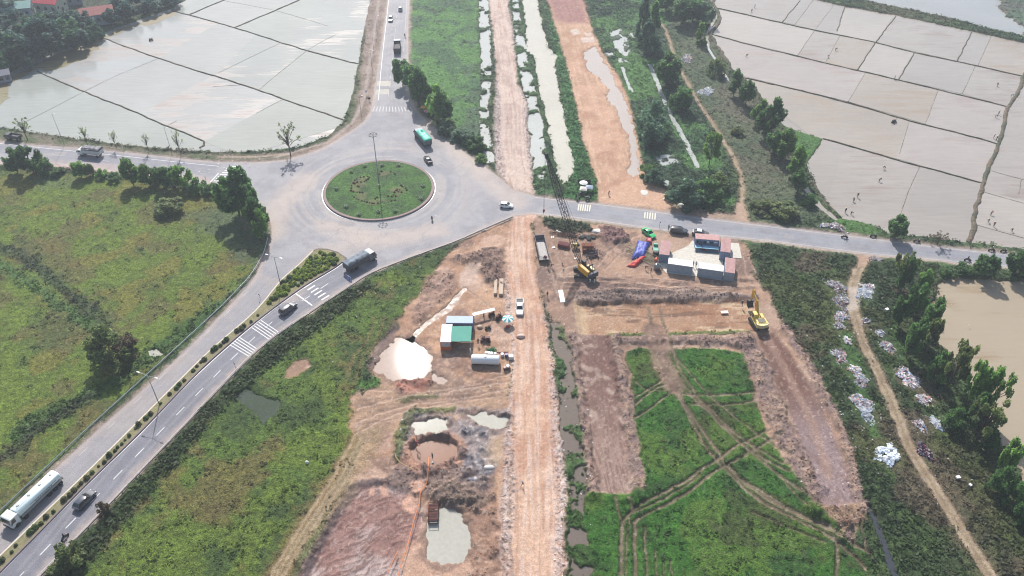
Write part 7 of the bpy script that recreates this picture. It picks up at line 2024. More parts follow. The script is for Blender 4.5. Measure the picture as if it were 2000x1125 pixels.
cabin('office cabin with windows and striped red roof at the back', cab_at(C6, 3.02, 1.22), ang((1355, 481), (1404, 485)), RROOF, CABB, office=True)
# long blue shallow canopy in front of the office
bt = thing('blue_bench_shelter', 'low pale blue slab canopy in front of the office cabin', 'canopy', G(1379, 489), ang((1355, 481), (1404, 485)))
MB().box((0, 0, 1.05), (6.0, 1.3, .08), bev=.02).build('top', mat('pale_blue', (140, 196, 222), .5), bt)
for x in (-2.8, 0, 2.8):
    for y in (-.5, .5): MB().box((x, y, .5), (.08, .08, 1.02)).build('leg', GALV, bt)
MB().box((0, -.95, .3), (6.0, .35, .06)).build('bench', mat('blue_rail', (92, 128, 166), .6), bt)


def slab(px, label, z=.07, m=CONC, name='concrete_slab'):
    poly = P(px); bm = bmesh.new()
    a = [bm.verts.new((p[0], p[1], z)) for p in poly]; b = [bm.verts.new((p[0], p[1], -.3)) for p in poly]; n = len(a)
    bm.faces.new(a); 
    for i in range(n): bm.faces.new((a[i], b[i], b[(i + 1) % n], a[(i + 1) % n]))
    return tag(new_obj(name, bm, m), label, 'concrete slab', kind='structure')


slab([(1288, 516), (1300, 500), (1345, 480), (1352, 470), (1412, 486), (1412, 522), (1432, 549), (1410, 548), (1360, 540), (1300, 533)], 'pale concrete yard between the site cabins')
slab([(1424, 474), (1443, 476), (1449, 505), (1430, 504), (1420, 500)], 'pale concrete pad right of the cabins', .09)

# ---------------------------------------------------------------- stores beside the crane
def girder(label, c, L, rz, m=RUST, h=.7, name='steel_truss'):
    r = MB(); lattice(r, (-L / 2, 0, h / 2 + .1), (L / 2, 0, h / 2 + .1), h / 2, h / 2, (0, 0, 1), max(3, int(L / .8)), .045)
    o = r.build(name, m, None, False, c); o.rotation_euler = (0, 0, rz); return tag(o, label, 'truss')


girder('long dark steel truss lying by the grass behind the crates', G(1100, 459), 7.5, math.radians(-14), RUSTD)
girder('second dark steel truss lying in front of the first', G(1112, 463), 6.5, math.radians(-12), RUSTD, .5)
girder('rusty truss lying right of the tyre heap', G(1172, 463), 5.0, math.radians(-8), RUSTD, .4)


def crate(label, c, rz, m, dims, legs=False):
    r = thing('steel_mould', label, 'mould', c, rz)
    z = .9 if legs else 0
    MB().box((0, 0, z + dims[2] / 2), dims, bev=.02).build('box', m, r)
    g_ = MB()
    for k_ in range(8):
        g_.box((-dims[0] / 2 + (k_ + .5) * dims[0] / 8, 0, z + dims[2] + .03), (.06, dims[1], .06)); g_.box((-dims[0] / 2 + (k_ + .5) * dims[0] / 8, -dims[1] / 2 - .03, z + dims[2] / 2), (.06, .06, dims[2]))
    for k_ in range(4): g_.box((0, -dims[1] / 2 + (k_ + .5) * dims[1] / 4, z + dims[2] + .09), (dims[0], .05, .05))
    g_.build('ribs', RUST, r)
    if legs:
        for x in (-1, 1):
            for y in (-1, 1): MB().box((x * (dims[0] / 2 - .15), y * (dims[1] / 2 - .15), .45), (.12, .12, .9)).build('leg', RUSTD, r)
    return r


crate('dark red ribbed steel mould left of the boom foot', GZ(1101, 478, .6).xy.to_3d(), math.radians(-20), mat('mould_red', (142, 78, 84), .75), (2.9, 1.5, 1.0))
crate('orange ribbed steel mould on legs right of the boom', GZ(1148, 483, .8).xy.to_3d(), math.radians(2), mat('mould_orange', (178, 112, 78), .75), (2.9, 1.4, .8), True)
crate('small maroon mould under the orange one', G(1147, 493), math.radians(4), mat('mould_maroon', (134, 64, 70), .8), (2.5, .8, .6))
jb = thing('boom_section', 'spare yellow machine part standing between the red moulds', 'machine', G(1124, 485), .1)
MB().box((0, 0, .8), (1.2, .9, 1.6), top=(.7, .8), bev=.05).build('housing', YELP, jb); MB().box((-.7, .1, 1.3), (.9, .5, .6), bev=.05).build('bracket', mat('cream_yellow', (226, 206, 150)), jb)
MB().lathe([(.35, -.4), (.35, .4), (.2, .42)], (.65, 0, 1.2), 14, 'y').build('sheave', DARK, jb); MB().tube([(0, .3, 1.5), (.5, .9, 2.6)], .1, 7).build('strut', WHITED, jb)
for k_, (u, v) in enumerate(((1141, 462), (1147, 464), (1153, 463), (1159, 465), (1136, 465), (1150, 468))):
    t = MB(); t.lathe([(.35, -.16), (.62, -.16), (.68, 0), (.62, .16), (.35, .16)], (0, 0, 0), 16); o = t.build('tyre', RUBBER, None, True, G(u, v, .18 + .02 * k_)); o.rotation_euler = (.15 * (k_ % 3), .1, k_)
    tag(o, 'old black tyre in the scrap heap behind the orange mould', 'tyre', 'tyres in the scrap heap')
sc = leaf_mesh('scrap_heap', np.stack([G(1157, 497).x + RNG.normal(0, .9, 160), G(1157, 497).y + RNG.normal(0, .9, 160), RNG.uniform(.05, .6, 160)], 1), RNG.uniform(.2, .6, 160), np.repeat(lin((104, 92, 100), .6)[None], 160, 0) * RNG.uniform(.5, 1.4, (160, 1)), .1, 2.2)
o = bpy.data.objects.new('scrap_heap', sc); COL.objects.link(o); o.color = (1, 1, 1, 1); tag(o, 'heap of dark scrap wire below the moulds', 'scrap heap')


def plate_(label, u, v, L, W, rz, m=WHITED, th=.06, z=.12, name='steel_plate', cat='plate'):
    b = MB(); b.box((0, 0, 0), (L, W, th), bev=.01)
    o = b.build(name, m, None, False, G(u, v, z)); o.rotation_euler = (0, 0, rz); return tag(o, label, cat)


plate_('long white sheet lying on the ground right of the haul road', 1097, 579, 4.6, 1.15, ang((1100, 597), (1093, 562)))
plate_('small white sheet on the dug ground near the excavator', 1415, 610, 1.7, .8, .1)
plate_('two short white bars beside the long truss, left one', 1077.5, 464, 1.0, .22, 1.35); plate_('two short white bars beside the long truss, right one', 1080.5, 464, 1.0, .22, 1.35)
plate_('white sheet of cloth in the grass above the trusses', 1092, 452, 1.5, .8, -.6); plate_('white scrap sheet near the trailer', 1081, 484, .8, .6, .3); plate_('white scrap sheet below the boom', 1124, 505, .7, .4, .2)
for u, v, L_, lb in ((968, 563, 5.4, 'left'), (979, 563, 5.8, 'right')):
    plate_('long precast concrete beam beside the haul road, %s of two' % lb, u, v, L_, 1.0 if lb == 'right' else .7, ang((u, 586), (u + 2.5 if lb == 'left' else u + 1.5, 542)), mat('beam_concrete', (196, 176, 156), .85), .7, .38, 'concrete_beam', 'beam')

# pile of bamboo under a blue and red tarpaulin
c0 = G(1252, 496)
tp = thing('timber_pile', 'pile of grey poles spilling from under the blue tarp', 'timber pile', c0, 0)
pm = MB(); rq = random.Random(4)
for k_ in range(70):
    a = math.radians(-38) + rq.gauss(0, .22); L_ = rq.uniform(3, 6); x, y = rq.gauss(0, 1.4), rq.gauss(-.6, 1.7)
    pm.tube([(x - math.cos(a) * L_ / 2, y - math.sin(a) * L_ / 2, rq.uniform(.1, .6)), (x + math.cos(a) * L_ / 2, y + math.sin(a) * L_ / 2, rq.uniform(.1, .6))], .05, 5)
pm.build('poles', mat('bamboo', (168, 158, 128), .85, var=.2), tp)


def cloth(name, px, m, label, z=.9, seed=1, nu=16, nv=22, ruf=.18):
    """a draped sheet between four survey points, rumpled and falling at its rim"""
    A, B, C_, D = [np.array(p) for p in P(px)]
    me_v, fs = [], []; rn = np.random.default_rng(seed)
    for j in range(nv + 1):
        for i in range(nu + 1):
            s, t = i / nu, j / nv; p = (A * (1 - s) + B * s) * (1 - t) + (D * (1 - s) + C_ * s) * t
            e = min(s, 1 - s, t * 1.3, (1 - t) * 1.3); h = .1 + z * min(1, e * 5) ** .7
            jit = rn.normal(0, .10 if e == 0 else .03, 2)
            me_v.append((p[0] + jit[0], p[1] + jit[1], h + ruf * math.sin(t * 25 + s * 4) * .35 + rn.normal(0, .045)))
    for j in range(nv):
        for i in range(nu): fs.append((j * (nu + 1) + i, j * (nu + 1) + i + 1, (j + 1) * (nu + 1) + i + 1, (j + 1) * (nu + 1) + i))
    bm = bmesh.new(); vv = [bm.verts.new(p) for p in me_v]
    for f in fs: bm.faces.new([vv[i] for i in f])
    o = new_obj(name, bm, m, None, True); md = o.modifiers.new('t', 'SOLIDIFY'); md.thickness = .02
    return tag(o, label, 'tarpaulin')


cloth('tarpaulin', [(1246, 471), (1270, 476), (1259, 504), (1233, 508)], mat('blue_tarp', (66, 82, 176), .5, var=.25, vscale=1.5, k=.7), 'blue tarpaulin spread over the pole pile', 1.0, 1)
cloth('tarpaulin', [(1259, 500), (1264, 502), (1240, 523), (1223, 521)], mat('red_tarp', (216, 62, 54), .5, var=.2, vscale=1.5), 'crumpled red tarpaulin strip at the lower end of the pole pile', .7, 2, 8, 18, .3)
cloth('tarpaulin', [(1262, 467), (1273, 468), (1274, 479), (1262, 476)], mat('pink_red_tarp', (196, 84, 88), .6), 'small crumpled red tarpaulin at the upper end of the pole pile', .8, 3, 8, 8, .3)
cloth('tarpaulin', [(1278, 507), (1284, 507), (1284, 513), (1278, 513)], mat('orange_tarp', (230, 100, 62), .5), 'small orange tarpaulin heap by the left cabin', .8, 5, 6, 6, .3)
ws = thing('water_silo', 'round grey steel water silo at the corner of the left cabin', 'tank', G(1283, 526))
MB().lathe([(.8, .05), (.82, 1.3), (.7, 1.6), (.25, 1.75), (.02, 1.76)], (0, 0, 0), 18).build('vessel', mat('silo_steel', (150, 156, 164), .35, .6), ws, True); MB().lathe([(.26, 1.7), (.26, 1.9), (.02, 1.92)], (0, 0, 0), 12).build('lid', DARK, ws)
MB().tube([(.8, 0, .4), (1.2, 0, .4), (1.2, 0, .1)], .05, 6).build('outlet', STEEL, ws)

# ---------------------------------------------------------------- sheds by the haul road
s0 = G(860.5, 684)
cabin('white roofed cabin with an orange skirt beside the green awning', Vector((s0.x + 1.25, s0.y + 2.9, 0)), math.radians(90) + .0, WHITED, mat('cabin_white', (206, 206, 210), .6, k=.7), L=5.9, W=2.4, Hh=2.5, base_m=mat('orange_paint', (214, 112, 58), .6))
b0_ = GZ(898, 622, 2.6)
cabin('blue grey roofed cabin behind the green awning', Vector((b0_.x, b0_.y - .4, 0)), math.radians(-1), mat('blue_grey_roof', (146, 164, 196), .6, .1, .1, k=.7), CABB, L=6.05, W=2.44, Hh=2.6)
aw = thing('green_awning', 'green corrugated awning on posts between the two cabins', 'awning', Vector((GZ(900, 652, 2.5).x, GZ(900, 652, 2.5).y, 0)))
rm_ = MB(); n_ = 40; rings = []
W_, D_ = 4.7, 5.0
prof = []
for i in range(n_ + 1):
    prof.append((-W_ / 2 + W_ * i / n_, 2.55 + .03 * math.cos(i * math.pi)))
pts2 = prof + [(p[0], p[1] - .03) for p in prof[::-1]]
rm_.prism(pts2, -D_ / 2, D_ / 2)
rm_.build('roof', mat('green_sheet', (92, 166, 148), .5, .1, .08, k=.7), aw)
for x in (-1, 1):
    for y in (-1, 1): MB().tube([(x * (W_ / 2 - .1), y * (D_ / 2 - .15), 0), (x * (W_ / 2 - .1), y * (D_ / 2 - .15), 2.5)], .05, 6).build('post', GALV, aw)
MB().box((0, D_ / 2 - .6, .9), (3.2, .8, .9), bev=.03).build('bench', WOOD, aw)
cv = thing('white_ramp', 'long narrow white sheet roof running right from the blue grey cabin', 'roof sheet', G(945, 619), ang((925, 620), (968, 609)))
MB().box((0, 0, 1.6), (5.4, .95, .06)).build('sheet', WHITED, cv)
for x in (-2.5, 0, 2.5): MB().box((x, 0, .8), (.08, .7, 1.6)).build('trestle', RUSTD, cv)
tk_ = thing('fuel_tank', 'long white cylindrical tank lying beside the haul road', 'tank', G(948, 716) + Vector((0, 1.0, 0)), math.radians(-3))
MB().lathe([(.02, -3.15), (.7, -3.12), (1.02, -2.95), (1.05, -2.9), (1.05, 2.9), (1.02, 2.95), (.7, 3.12), (.02, 3.15)], (0, 0, 1.2), 24, 'x').build('vessel', mat('tank_pale', (236, 238, 240), .35, var=.04, k=.8), tk_, True)
MB().lathe([(.3, 2.2), (.3, 2.36), (.02, 2.38)], (0, 0, 0), 14).build('manhole', GALV, tk_)
for x in (-2, 2): MB().box((x, 0, .2), (.35, 1.6, .4)).build('cradle', RUSTD, tk_)


def drum(u, v, m, label, group=None, r=.3, h=.88):
    b = MB(); b.lathe([(r, 0), (r, h * .32), (r * 1.04, h * .34), (r, h * .36), (r, h * .65), (r * 1.04, h * .67), (r, h * .69), (r, h), (r * .94, h - .02), (.02, h - .02)], (0, 0, 0), 16)
    return tag(b.build('drum', m, None, False, G(u, v)), label, 'drum', group)


for u in (950, 955, 960): drum(u, 693 + (u - 950) * .12, WHITE, 'white drum in the short row behind the long tank', 'white drums behind the long tank', .34)
drum(967, 695, mat('cloudy_plastic', (226, 220, 226), .5), 'pale plastic drum right of the white row', None, .34); drum(981, 696, mat('cloudy_plastic', (226, 220, 226)), 'pale plastic drum beside the blue barrel', None, .38)
drum(989, 697, mat('barrel_blue', (64, 66, 140), .5), 'dark blue barrel in the clutter by the haul road', None, .36)
ib = thing('tote_tank', 'white caged tote tank next to the blue barrel', 'tank', G(998, 701), .1); MB().box((0, 0, .6), (1.0, 1.0, .95), bev=.08).build('bottle', WHITE, ib)
g_ = MB()
for k_ in range(4):
    for s in (-.53, .53): g_.tube([(-.5 + k_ * .33, s, .1), (-.5 + k_ * .33, s, 1.12)], .02, 5); g_.tube([(s, -.5 + k_ * .33, .1), (s, -.5 + k_ * .33, 1.12)], .02, 5)
g_.build('cage', GALV, ib); MB().box((0, 0, .06), (1.1, 1.1, .12)).build('pallet', WOOD, ib)
gn = thing('generator', 'small white topped pump set in the dark patch below the tank', 'pump', G(990, 721), .3)
MB().box((0, 0, .3), (1.5, .8, .3), bev=.04).build('skid', RUSTD, gn); MB().lathe([(.35, .4), (.35, .95), (.02, 1.0)], (.25, .1, 0), 14).build('tank', WHITE, gn); MB().lathe([(.3, .4), (.3, .8), (.02, .85)], (-.45, -.05, 0), 14).build('motor', mat('pump_pink', (186, 150, 150), .5), gn)


def machine(label, u, v, rz, m, sc=1.0, seed=0, name='site_machine', cat='machine'):
    r = thing(name, label, cat, G(u, v), rz); q_ = random.Random(seed)
    MB().box((0, 0, .35 * sc), (2.0 * sc, .8 * sc, .2 * sc), bev=.03).build('skid', m, r)
    MB().box((-.45 * sc, 0, .8 * sc), (.8 * sc, .6 * sc, .7 * sc), bev=.06).build('engine', m, r)
    MB().lathe([(.3 * sc, -.3 * sc), (.3 * sc, .3 * sc), (.12 * sc, .34 * sc)], (.35 * sc, 0, .8 * sc), 14, 'y').build('drum', RUSTD, r)
    MB().tube([(.8 * sc, 0, .4 * sc), (.85 * sc, .05, 1.3 * sc), (.6 * sc, .2 * sc, 1.6 * sc)], .06 * sc, 6).build('lever', DARK, r)
    for x in (-.7, .7):
        for s in (-1, 1): wheel(r, x * sc, s * .45 * sc, .22 * sc, .12 * sc, s)
    return r


DKR = mat('machine_dark_red', (84, 44, 50), .6, .2)
machine('dark red winch machine standing right of the green awning', 948, 666, math.radians(175), DKR, 1.15, 1)
machine('small dark machine behind the white sheet roof', 960, 616, .4, DKR, .8, 2); machine('brown narrow machine left of the striped umbrella', 974, 622, 1.0, RUSTD, 1.0, 3); machine('small grey brown pump between awning and umbrella', 953, 642, .2, mat('dull_brown', (120, 108, 92), .8), .75, 4)
sk = MB(); sk.lathe([(.02, 0), (.7, .05), (.85, .35), (.7, .62), (.35, .78), (.02, .8)], (0, 0, 0), 14); o = sk.build('wrapped_bundle', mat('pink_sack', (222, 190, 178), .8, var=.2, bump=.5), None, True, G(1017, 659)); o.scale = (1.25, .62, 1); tag(o, 'pale wrapped bundle lying on the haul road', 'bundle')
sk = MB(); sk.lathe([(.02, 0), (.6, .05), (.66, .3), (.4, .6), (.02, .66)], (0, 0, 0), 10); o = sk.build('wrapped_bundle', mat('tan_sack', (206, 176, 152), .8, var=.2, bump=.5), None, True, G(937, 640)); tag(o, 'tan bundle by the corner of the blue grey cabin', 'bundle')
for k_ in range(5):
    b = MB(); b.tube([(-1.6 + .1 * k_, 0, .06), (1.6, .12, .06)], .04, 5); o = b.build('scaffold_pole', RUST, None, False, G(982 + k_ * .8, 688 + k_ * .6)); o.rotation_euler = (0, 0, .02 * k_); tag(o, 'rusty pole lying behind the drums', 'pole', 'rusty poles behind the drums')
gt = leaf_mesh('green_net', np.stack([G(961, 686).x + RNG.normal(0, .5, 90), G(961, 686).y + RNG.normal(0, .4, 90), RNG.uniform(.05, .4, 90)], 1), RNG.uniform(.2, .5, 90), np.repeat(lin((92, 140, 104), .6)[None], 90, 0) * RNG.uniform(.6, 1.3, (90, 1)), .2, 1.6)
o = bpy.data.objects.new('green_net', gt); COL.objects.link(o); o.color = (1, 1, 1, 1); tag(o, 'crumpled heap of green netting above the white drums', 'net')


def umbrella(label, u, v, rad, h, cols, tilt=0.0, sq=False, group=None, seg=8, drop=.5):
    r = thing('umbrella', label, 'umbrella', G(u, v), .2)
    MB().tube([(0, 0, 0), (0, 0, h)], .035, 6).build('pole', GALV, r)
    N = 4 if sq else seg
    for k_ in range(N):
        a0, a1 = 2 * math.pi * k_ / N + .4, 2 * math.pi * (k_ + 1) / N + .4
        p = [Vector((0, 0, h)), Vector((rad * math.cos(a0), rad * math.sin(a0), h - drop)), Vector((rad * math.cos(a1), rad * math.sin(a1), h - drop))]
        md_ = (p[1] + p[2]) / 2 * .97; md_.z = h - drop + .04
        b = MB(); hm_ = [x * .55 + Vector((0, 0, h * .45 + .06)) for x in (p[1], md_, p[2])]
        v_ = [b.bm.verts.new(x) for x in (p[0], hm_[0], p[1], md_, p[2], hm_[2], hm_[1])]
        for q_ in ((0, 1, 6), (0, 6, 5), (1, 2, 3, 6), (6, 3, 4, 5)): b.bm.faces.new([v_[i] for i in q_])
        o = b.build('canopy_panel', cols[k_ % len(cols)], r); mo = o.modifiers.new('t', 'SOLIDIFY'); mo.thickness = .015
    b = MB()
    for k_ in range(N): a0 = 2 * math.pi * k_ / N + .4; b.tube([(0, 0, h - .05), (rad * .97 * math.cos(a0), rad * .97 * math.sin(a0), h - drop - .04)], .012, 4)
    b.build('ribs', STEEL, r)
    if tilt: r.rotation_euler = (tilt, 0, .2)
    return r


UW = mat('umbrella_white', (236, 234, 230), .7, var=.04, k=.8)
umbrella('striped teal and white umbrella by the haul road', 992, 634, 1.35, 2.3, [mat('umbrella_teal', (40, 160, 170), .6), UW], seg=12)
st = MB(); st.box((0, 0, .3), (.9, .5, .6), bev=.04); tag(st.build('cool_box', mat('red_plastic', (196, 84, 74), .6), None, False, G(992, 640)), 'red box under the striped umbrella', 'box')
# roadside stall under umbrellas at the canal end
umbrella('round white umbrella at the back of the canal stall', 1139, 368, 1.25, 2.4, [UW]); umbrella('square cream umbrella at the front of the canal stall', 1139, 379, 1.5, 2.3, [mat('umbrella_cream', (214, 208, 198), .7, k=.75)], sq=True); umbrella('square grey blue umbrella at the right of the canal stall', 1150, 376, 1.5, 2.3, [mat('umbrella_grey', (160, 172, 194), .7)], sq=True)
def table(label, u, v, m, L=1.4, W=.7):
    r = thing('table', label, 'table', G(u, v), .2); MB().box((0, 0, .74), (L, W, .05)).build('top', m, r)
    for x in (-1, 1):
        for y in (-1, 1): MB().box((x * (L / 2 - .08), y * (W / 2 - .08), .36), (.05, .05, .72)).build('leg', STEEL, r)
table('dark table under the canal stall umbrellas', 1136, 380, DARK); table('low table at the front of the canal stall', 1146, 388, DARK, 1.0, .6)
bk_ = MB(); bk_.box((0, 0, .9), (3.6, .06, 1.8)); o = bk_.build('tarp_screen', mat('black_tarp', (48, 46, 60), .7, bump=.3), None, False, G(1141, 361)); o.rotation_euler = (0, 0, -.1); tag(o, 'black tarpaulin screen behind the canal stall', 'screen')
umbrella('orange umbrella at the stall by the north road', 828, 219, 1.4, 2.3, [mat('umbrella_orange', (238, 160, 72), .6)], sq=True); umbrella('red and pink striped umbrella at the stall by the north road', 835, 226, 1.2, 2.2, [mat('umbrella_red', (196, 66, 84), .6), mat('umbrella_pink', (230, 170, 180), .6)])
table('dark table at the stall by the north road', 842, 231, DARK)

# ---------------------------------------------------------------- lower left works
q0 = GZ(846, 1000, .8)
cg = thing('rebar_cage', 'rusty rectangular pile cage standing at the edge of the grey pool', 'cage', Vector((q0.x, q0.y, -.2)), math.radians(2))
g_ = MB()
for z in (.1, .75, 1.4):
    for a, b in (((-.85, -1.8), (.85, -1.8)), ((.85, -1.8), (.85, 1.8)), ((.85, 1.8), (-.85, 1.8)), ((-.85, 1.8), (-.85, -1.8))): g_.tube([(*a, z), (*b, z)], .05, 5)
for k_ in range(4):
    y = -1.8 + 1.2 * k_
    for x in (-.85, .85): g_.tube([(x, y, -.5), (x, y, 1.5)], .05, 5)
    g_.tube([(-.85, y, 1.4), (.85, y, 1.4)], .05, 5)
g_.build('frame', RUST, cg)
for y in (-1.2, 0, 1.2): MB().box((0, y, .95), (1.6, 1.05, .05)).build('panel', RUSTD, cg)


def hose(name, px, r, m, label, z=.12, cat='hose'):
    L = resample(px, .6, 4); h = (fbm(L[:, 0], L[:, 1], 2, 2, 500) - .5) * .2
    zz = z + np.maximum(0, np.interp(np.hypot(L[:, 0] - rc[0], L[:, 1] - rc[1]), [0, 4, 5.5, 7.5, 9], [0, .6, 1.35, .6, .35])) + h
    b = MB(); b.tube([(p[0], p[1], q + .25) for p, q in zip(L, zz)], r, 7)
    return tag(b.build(name, m, None, True), label, cat)


ORG = mat('orange_hose', (232, 132, 62), .5, var=.1)
hose('hose', [(838, 897), (837, 930), (834, 948), (822, 965), (820, 985), (812, 1010), (804, 1040), (795, 1075), (783, 1110), (776, 1140)], .07, ORG, 'thick orange hose running from the ring pool down the site')
hose('hose', [(811, 862), (813, 869), (820, 876)], .1, ORG, 'short orange hose at the left lip of the ring pool')
hose('cable', [(772, 890), (775, 900), (785, 912), (810, 926)], .05, mat('pale_cable', (214, 176, 120), .6), 'thin pale cable trailing over the grass strip')
hose('cable', [(778, 1080), (768, 1100), (758, 1125)], .06, ORG, 'thin orange cable at the bottom edge')
for px_, lb in (([(896, 925), (905, 932), (900, 948), (888, 942)], 'left'), ([(912, 918), (940, 922), (934, 945), (912, 940)], 'right')):
    cloth('plastic_sheet', px_, mat('black_sheet', (104, 104, 116), .35, var=.4, vscale=2), 'dark plastic sheet on the spoil by the ring pool, %s of two' % lb, .2, 7, 8, 8, .1)
sk = MB(); sk.lathe([(.02, 0), (1.0, .05), (1.1, .3), (.5, .62), (.02, .66)], (0, 0, 0), 12); o = sk.build('cement_heap', mat('pale_heap', (214, 208, 204), .9, bump=.6), None, True, G(955, 915)); o.scale = (1.0, .6, 1); tag(o, 'pale grey heap right of the dark plastic sheets', 'heap')
for u, v, s_ in ((600, 905, .7), (786, 822, .5), (783, 841, .5)):
    sk = MB(); sk.lathe([(.02, 0), (.35, .05), (.4, .4), (.2, .8), (.02, .85)], (0, 0, 0), 9); o = sk.build('sack', WHITED, None, True, G(u, v)); o.scale = (s_ * 1.3, s_ * 1.1, s_ * 1.2); tag(o, {600: 'white sack standing in the grass left of the site', 786: 'upper white sack by the dirt track bend', 783: 'lower white sack by the dirt track bend'}[u], 'sack')


# ---------------------------------------------------------------- boulders and plaster heaps
def boulder(u, v, sx, sy, sz, label, rgb=(218, 214, 206), seed=0, name='boulder'):
    bm = bmesh.new(); bmesh.ops.create_icosphere(bm, subdivisions=3, radius=1); r_ = random.Random(seed + int(u))
    o3 = [Vector((r_.uniform(-1, 1), r_.uniform(-1, 1), r_.uniform(-.2, 1))).normalized() for _ in range(7)]
    for w_ in bm.verts:
        n = w_.co.normalized(); f = 1
        for q in o3: f -= max(0, n.dot(q) - .55) * .45
        w_.co = n * f
    o = new_obj(name, bm, mat('stone_%d_%d_%d' % rgb, rgb, .9, var=.15, bump=.4), None, False, G(u, v, sz * .2)); o.scale = (sx, sy, sz); o.rotation_euler = (0, 0, r_.uniform(0, 3))
    return tag(o, label, name.replace('_', ' '))


for u, v, a, b, c, lb in ((1332, 403, 1.7, 1.1, .6, 'large white boulder in the grass below the banana scrub'), (1319, 388, 1.6, 1.1, .5, 'pale grey boulder right of the scrub corner'), (1311, 381, 1.4, .7, .4, 'flat grey boulder behind the pale one'), (1258, 377, 2.0, 1.4, .35, 'flat concrete lump on the embankment mouth'), (1169, 453, 2.0, 1.2, .5, 'pale oval boulder on the grey mound by the road'), (1300, 368, 1.3, .8, .4, 'white lump beside the marsh corner'), (1350, 392, .9, .5, .35, 'grey lump in the grass nearest the footpath'), (1297, 389, .5, .4, .3, 'tiny white stone by the embankment mouth'), (932, 305 + 2, .6, .5, .35, 'white stone by the ditch at the roundabout'), (944, 450, .6, .4, .3, 'white stone on the rail bank'), (1378, 403, 1.5, .5, .3, 'broken pale lumps beside the right road')):
    boulder(u, v, a, b, c, lb)

# ---------------------------------------------------------------- rubbish heaps along the dump path
TRASH = ((240, 240, 242), (236, 236, 240), (230, 230, 232), (236, 236, 238), (226, 228, 232), (150, 178, 214), (216, 170, 176), (236, 222, 196), (90, 92, 104), (190, 190, 194), (214, 216, 222), (140, 160, 196), (206, 150, 140))


def rubbish(u, v, wpx, hpx, label, pal=TRASH, dens=1.0, seed=0, hgt=.55):
    p = G(u, v); s = px_per_m(p); a, b = wpx / s / 2 * 1.15, hpx / s / 2 * 1.7
    r_ = np.random.default_rng(int(u * 7 + v) + seed); n = int(np.clip(a * b * 150 * dens, 80, 2000))
    t = r_.uniform(0, 2 * math.pi, n); q = np.sqrt(r_.uniform(0, 1, n)) * (1 + .25 * np.sin(t * 3 + u) + .15 * np.sin(t * 5 + v))
    q = q * (1 + (r_.uniform(0, 1, n) < .12) * r_.uniform(.03, .16, n)) * (.8 + .35 * np.sin(t * 2 + v * .7))
    x, y = a * q * np.cos(t), b * q * np.sin(t)
    z = hgt * np.clip(1 - q ** 2, 0.04, 1) * r_.uniform(.3, 1.15, n) + .08
    cols = np.array([lin(c, .86) for c in pal])[r_.choice(len(pal), n, p=None)] * r_.uniform(.7, 1.1, (n, 1))
    me = leaf_mesh('rubbish_heap', np.stack([x, y, z], 1), r_.uniform(.14, .5, n) * np.where(r_.uniform(0, 1, n) < .12, 1.9, 1), cols, 1.2, 1.25, r_)
    o = bpy.data.objects.new('rubbish_heap', me); COL.objects.link(o); o.location = p; o.color = (1, 1, 1, 1)
    return tag(o, label, 'rubbish heap', 'rubbish heaps along the dump path')


WB = ((240, 242, 244), (232, 236, 240), (222, 228, 236), (240, 240, 240), (180, 196, 216))
for i, (u, v, a, b, lb) in enumerate(HEAPS[:-2]):
    pal = TRASH
    if 'white' in lb: pal = WB + TRASH[:6]
    if 'dull' in lb or 'brown' in lb or 'grey rubbish' in lb or 'tan' in lb: pal = TRASH + ((150, 136, 130), (170, 150, 140), (130, 116, 112), (120, 112, 112))
    rubbish(u, v, a, b, lb, pal, 1.0, i)
rubbish(1734, 890, 46, 44, 'heap of bright white sacks left of the lower path', WB, .7, 3, .8)
rubbish(1807, 884, 26, 34, 'heap of red and purple cloth scraps right of the lower path', ((70, 50, 80), (230, 226, 230), (206, 50, 62), (90, 70, 110), (220, 210, 220), (60, 46, 70)), 1.0, 4)
# scattered litter
n = 420
lp = []
for (u0, u1, v0, v1, k_) in ((1560, 1900, 540, 1000, 150), (1600, 1720, 640, 900, 60), (1300, 1480, 60, 420, 60), (280, 420, 330, 380, 30), (380, 520, 300, 330, 30), (1075, 1160, 620, 1120, 40), (640, 1000, 420, 800, 50)):
    lp += [(RNG.uniform(u0, u1), RNG.uniform(v0, v1)) for _ in range(k_)]
pp = P(lp); n = len(pp)
me = leaf_mesh('litter', np.stack([pp[:, 0], pp[:, 1], np.full(n, .45)], 1), RNG.uniform(.15, .42, n), np.repeat(lin((232, 232, 232), .7)[None], n, 0), 2.0, 1.2)
o = bpy.data.objects.new('litter', me); COL.objects.link(o); o.color = (1, 1, 1, 1); tag(o, 'white litter scattered over the scrub and site', 'litter', kind='stuff')
plate_('white foam box lying in the scrub right of the lower path', 1869, 936, .8, .6, .2, WHITED, .35, .6, 'foam_box', 'box'); plate_('small white foam piece below the foam box', 1893, 951, .5, .5, .5, WHITED, .3, .6, 'foam_box', 'box'); plate_('white sheet in the scrub by the tall pond trees', 1731, 608, .9, .7, .4, WHITED, .2, .7, 'foam_box', 'box')

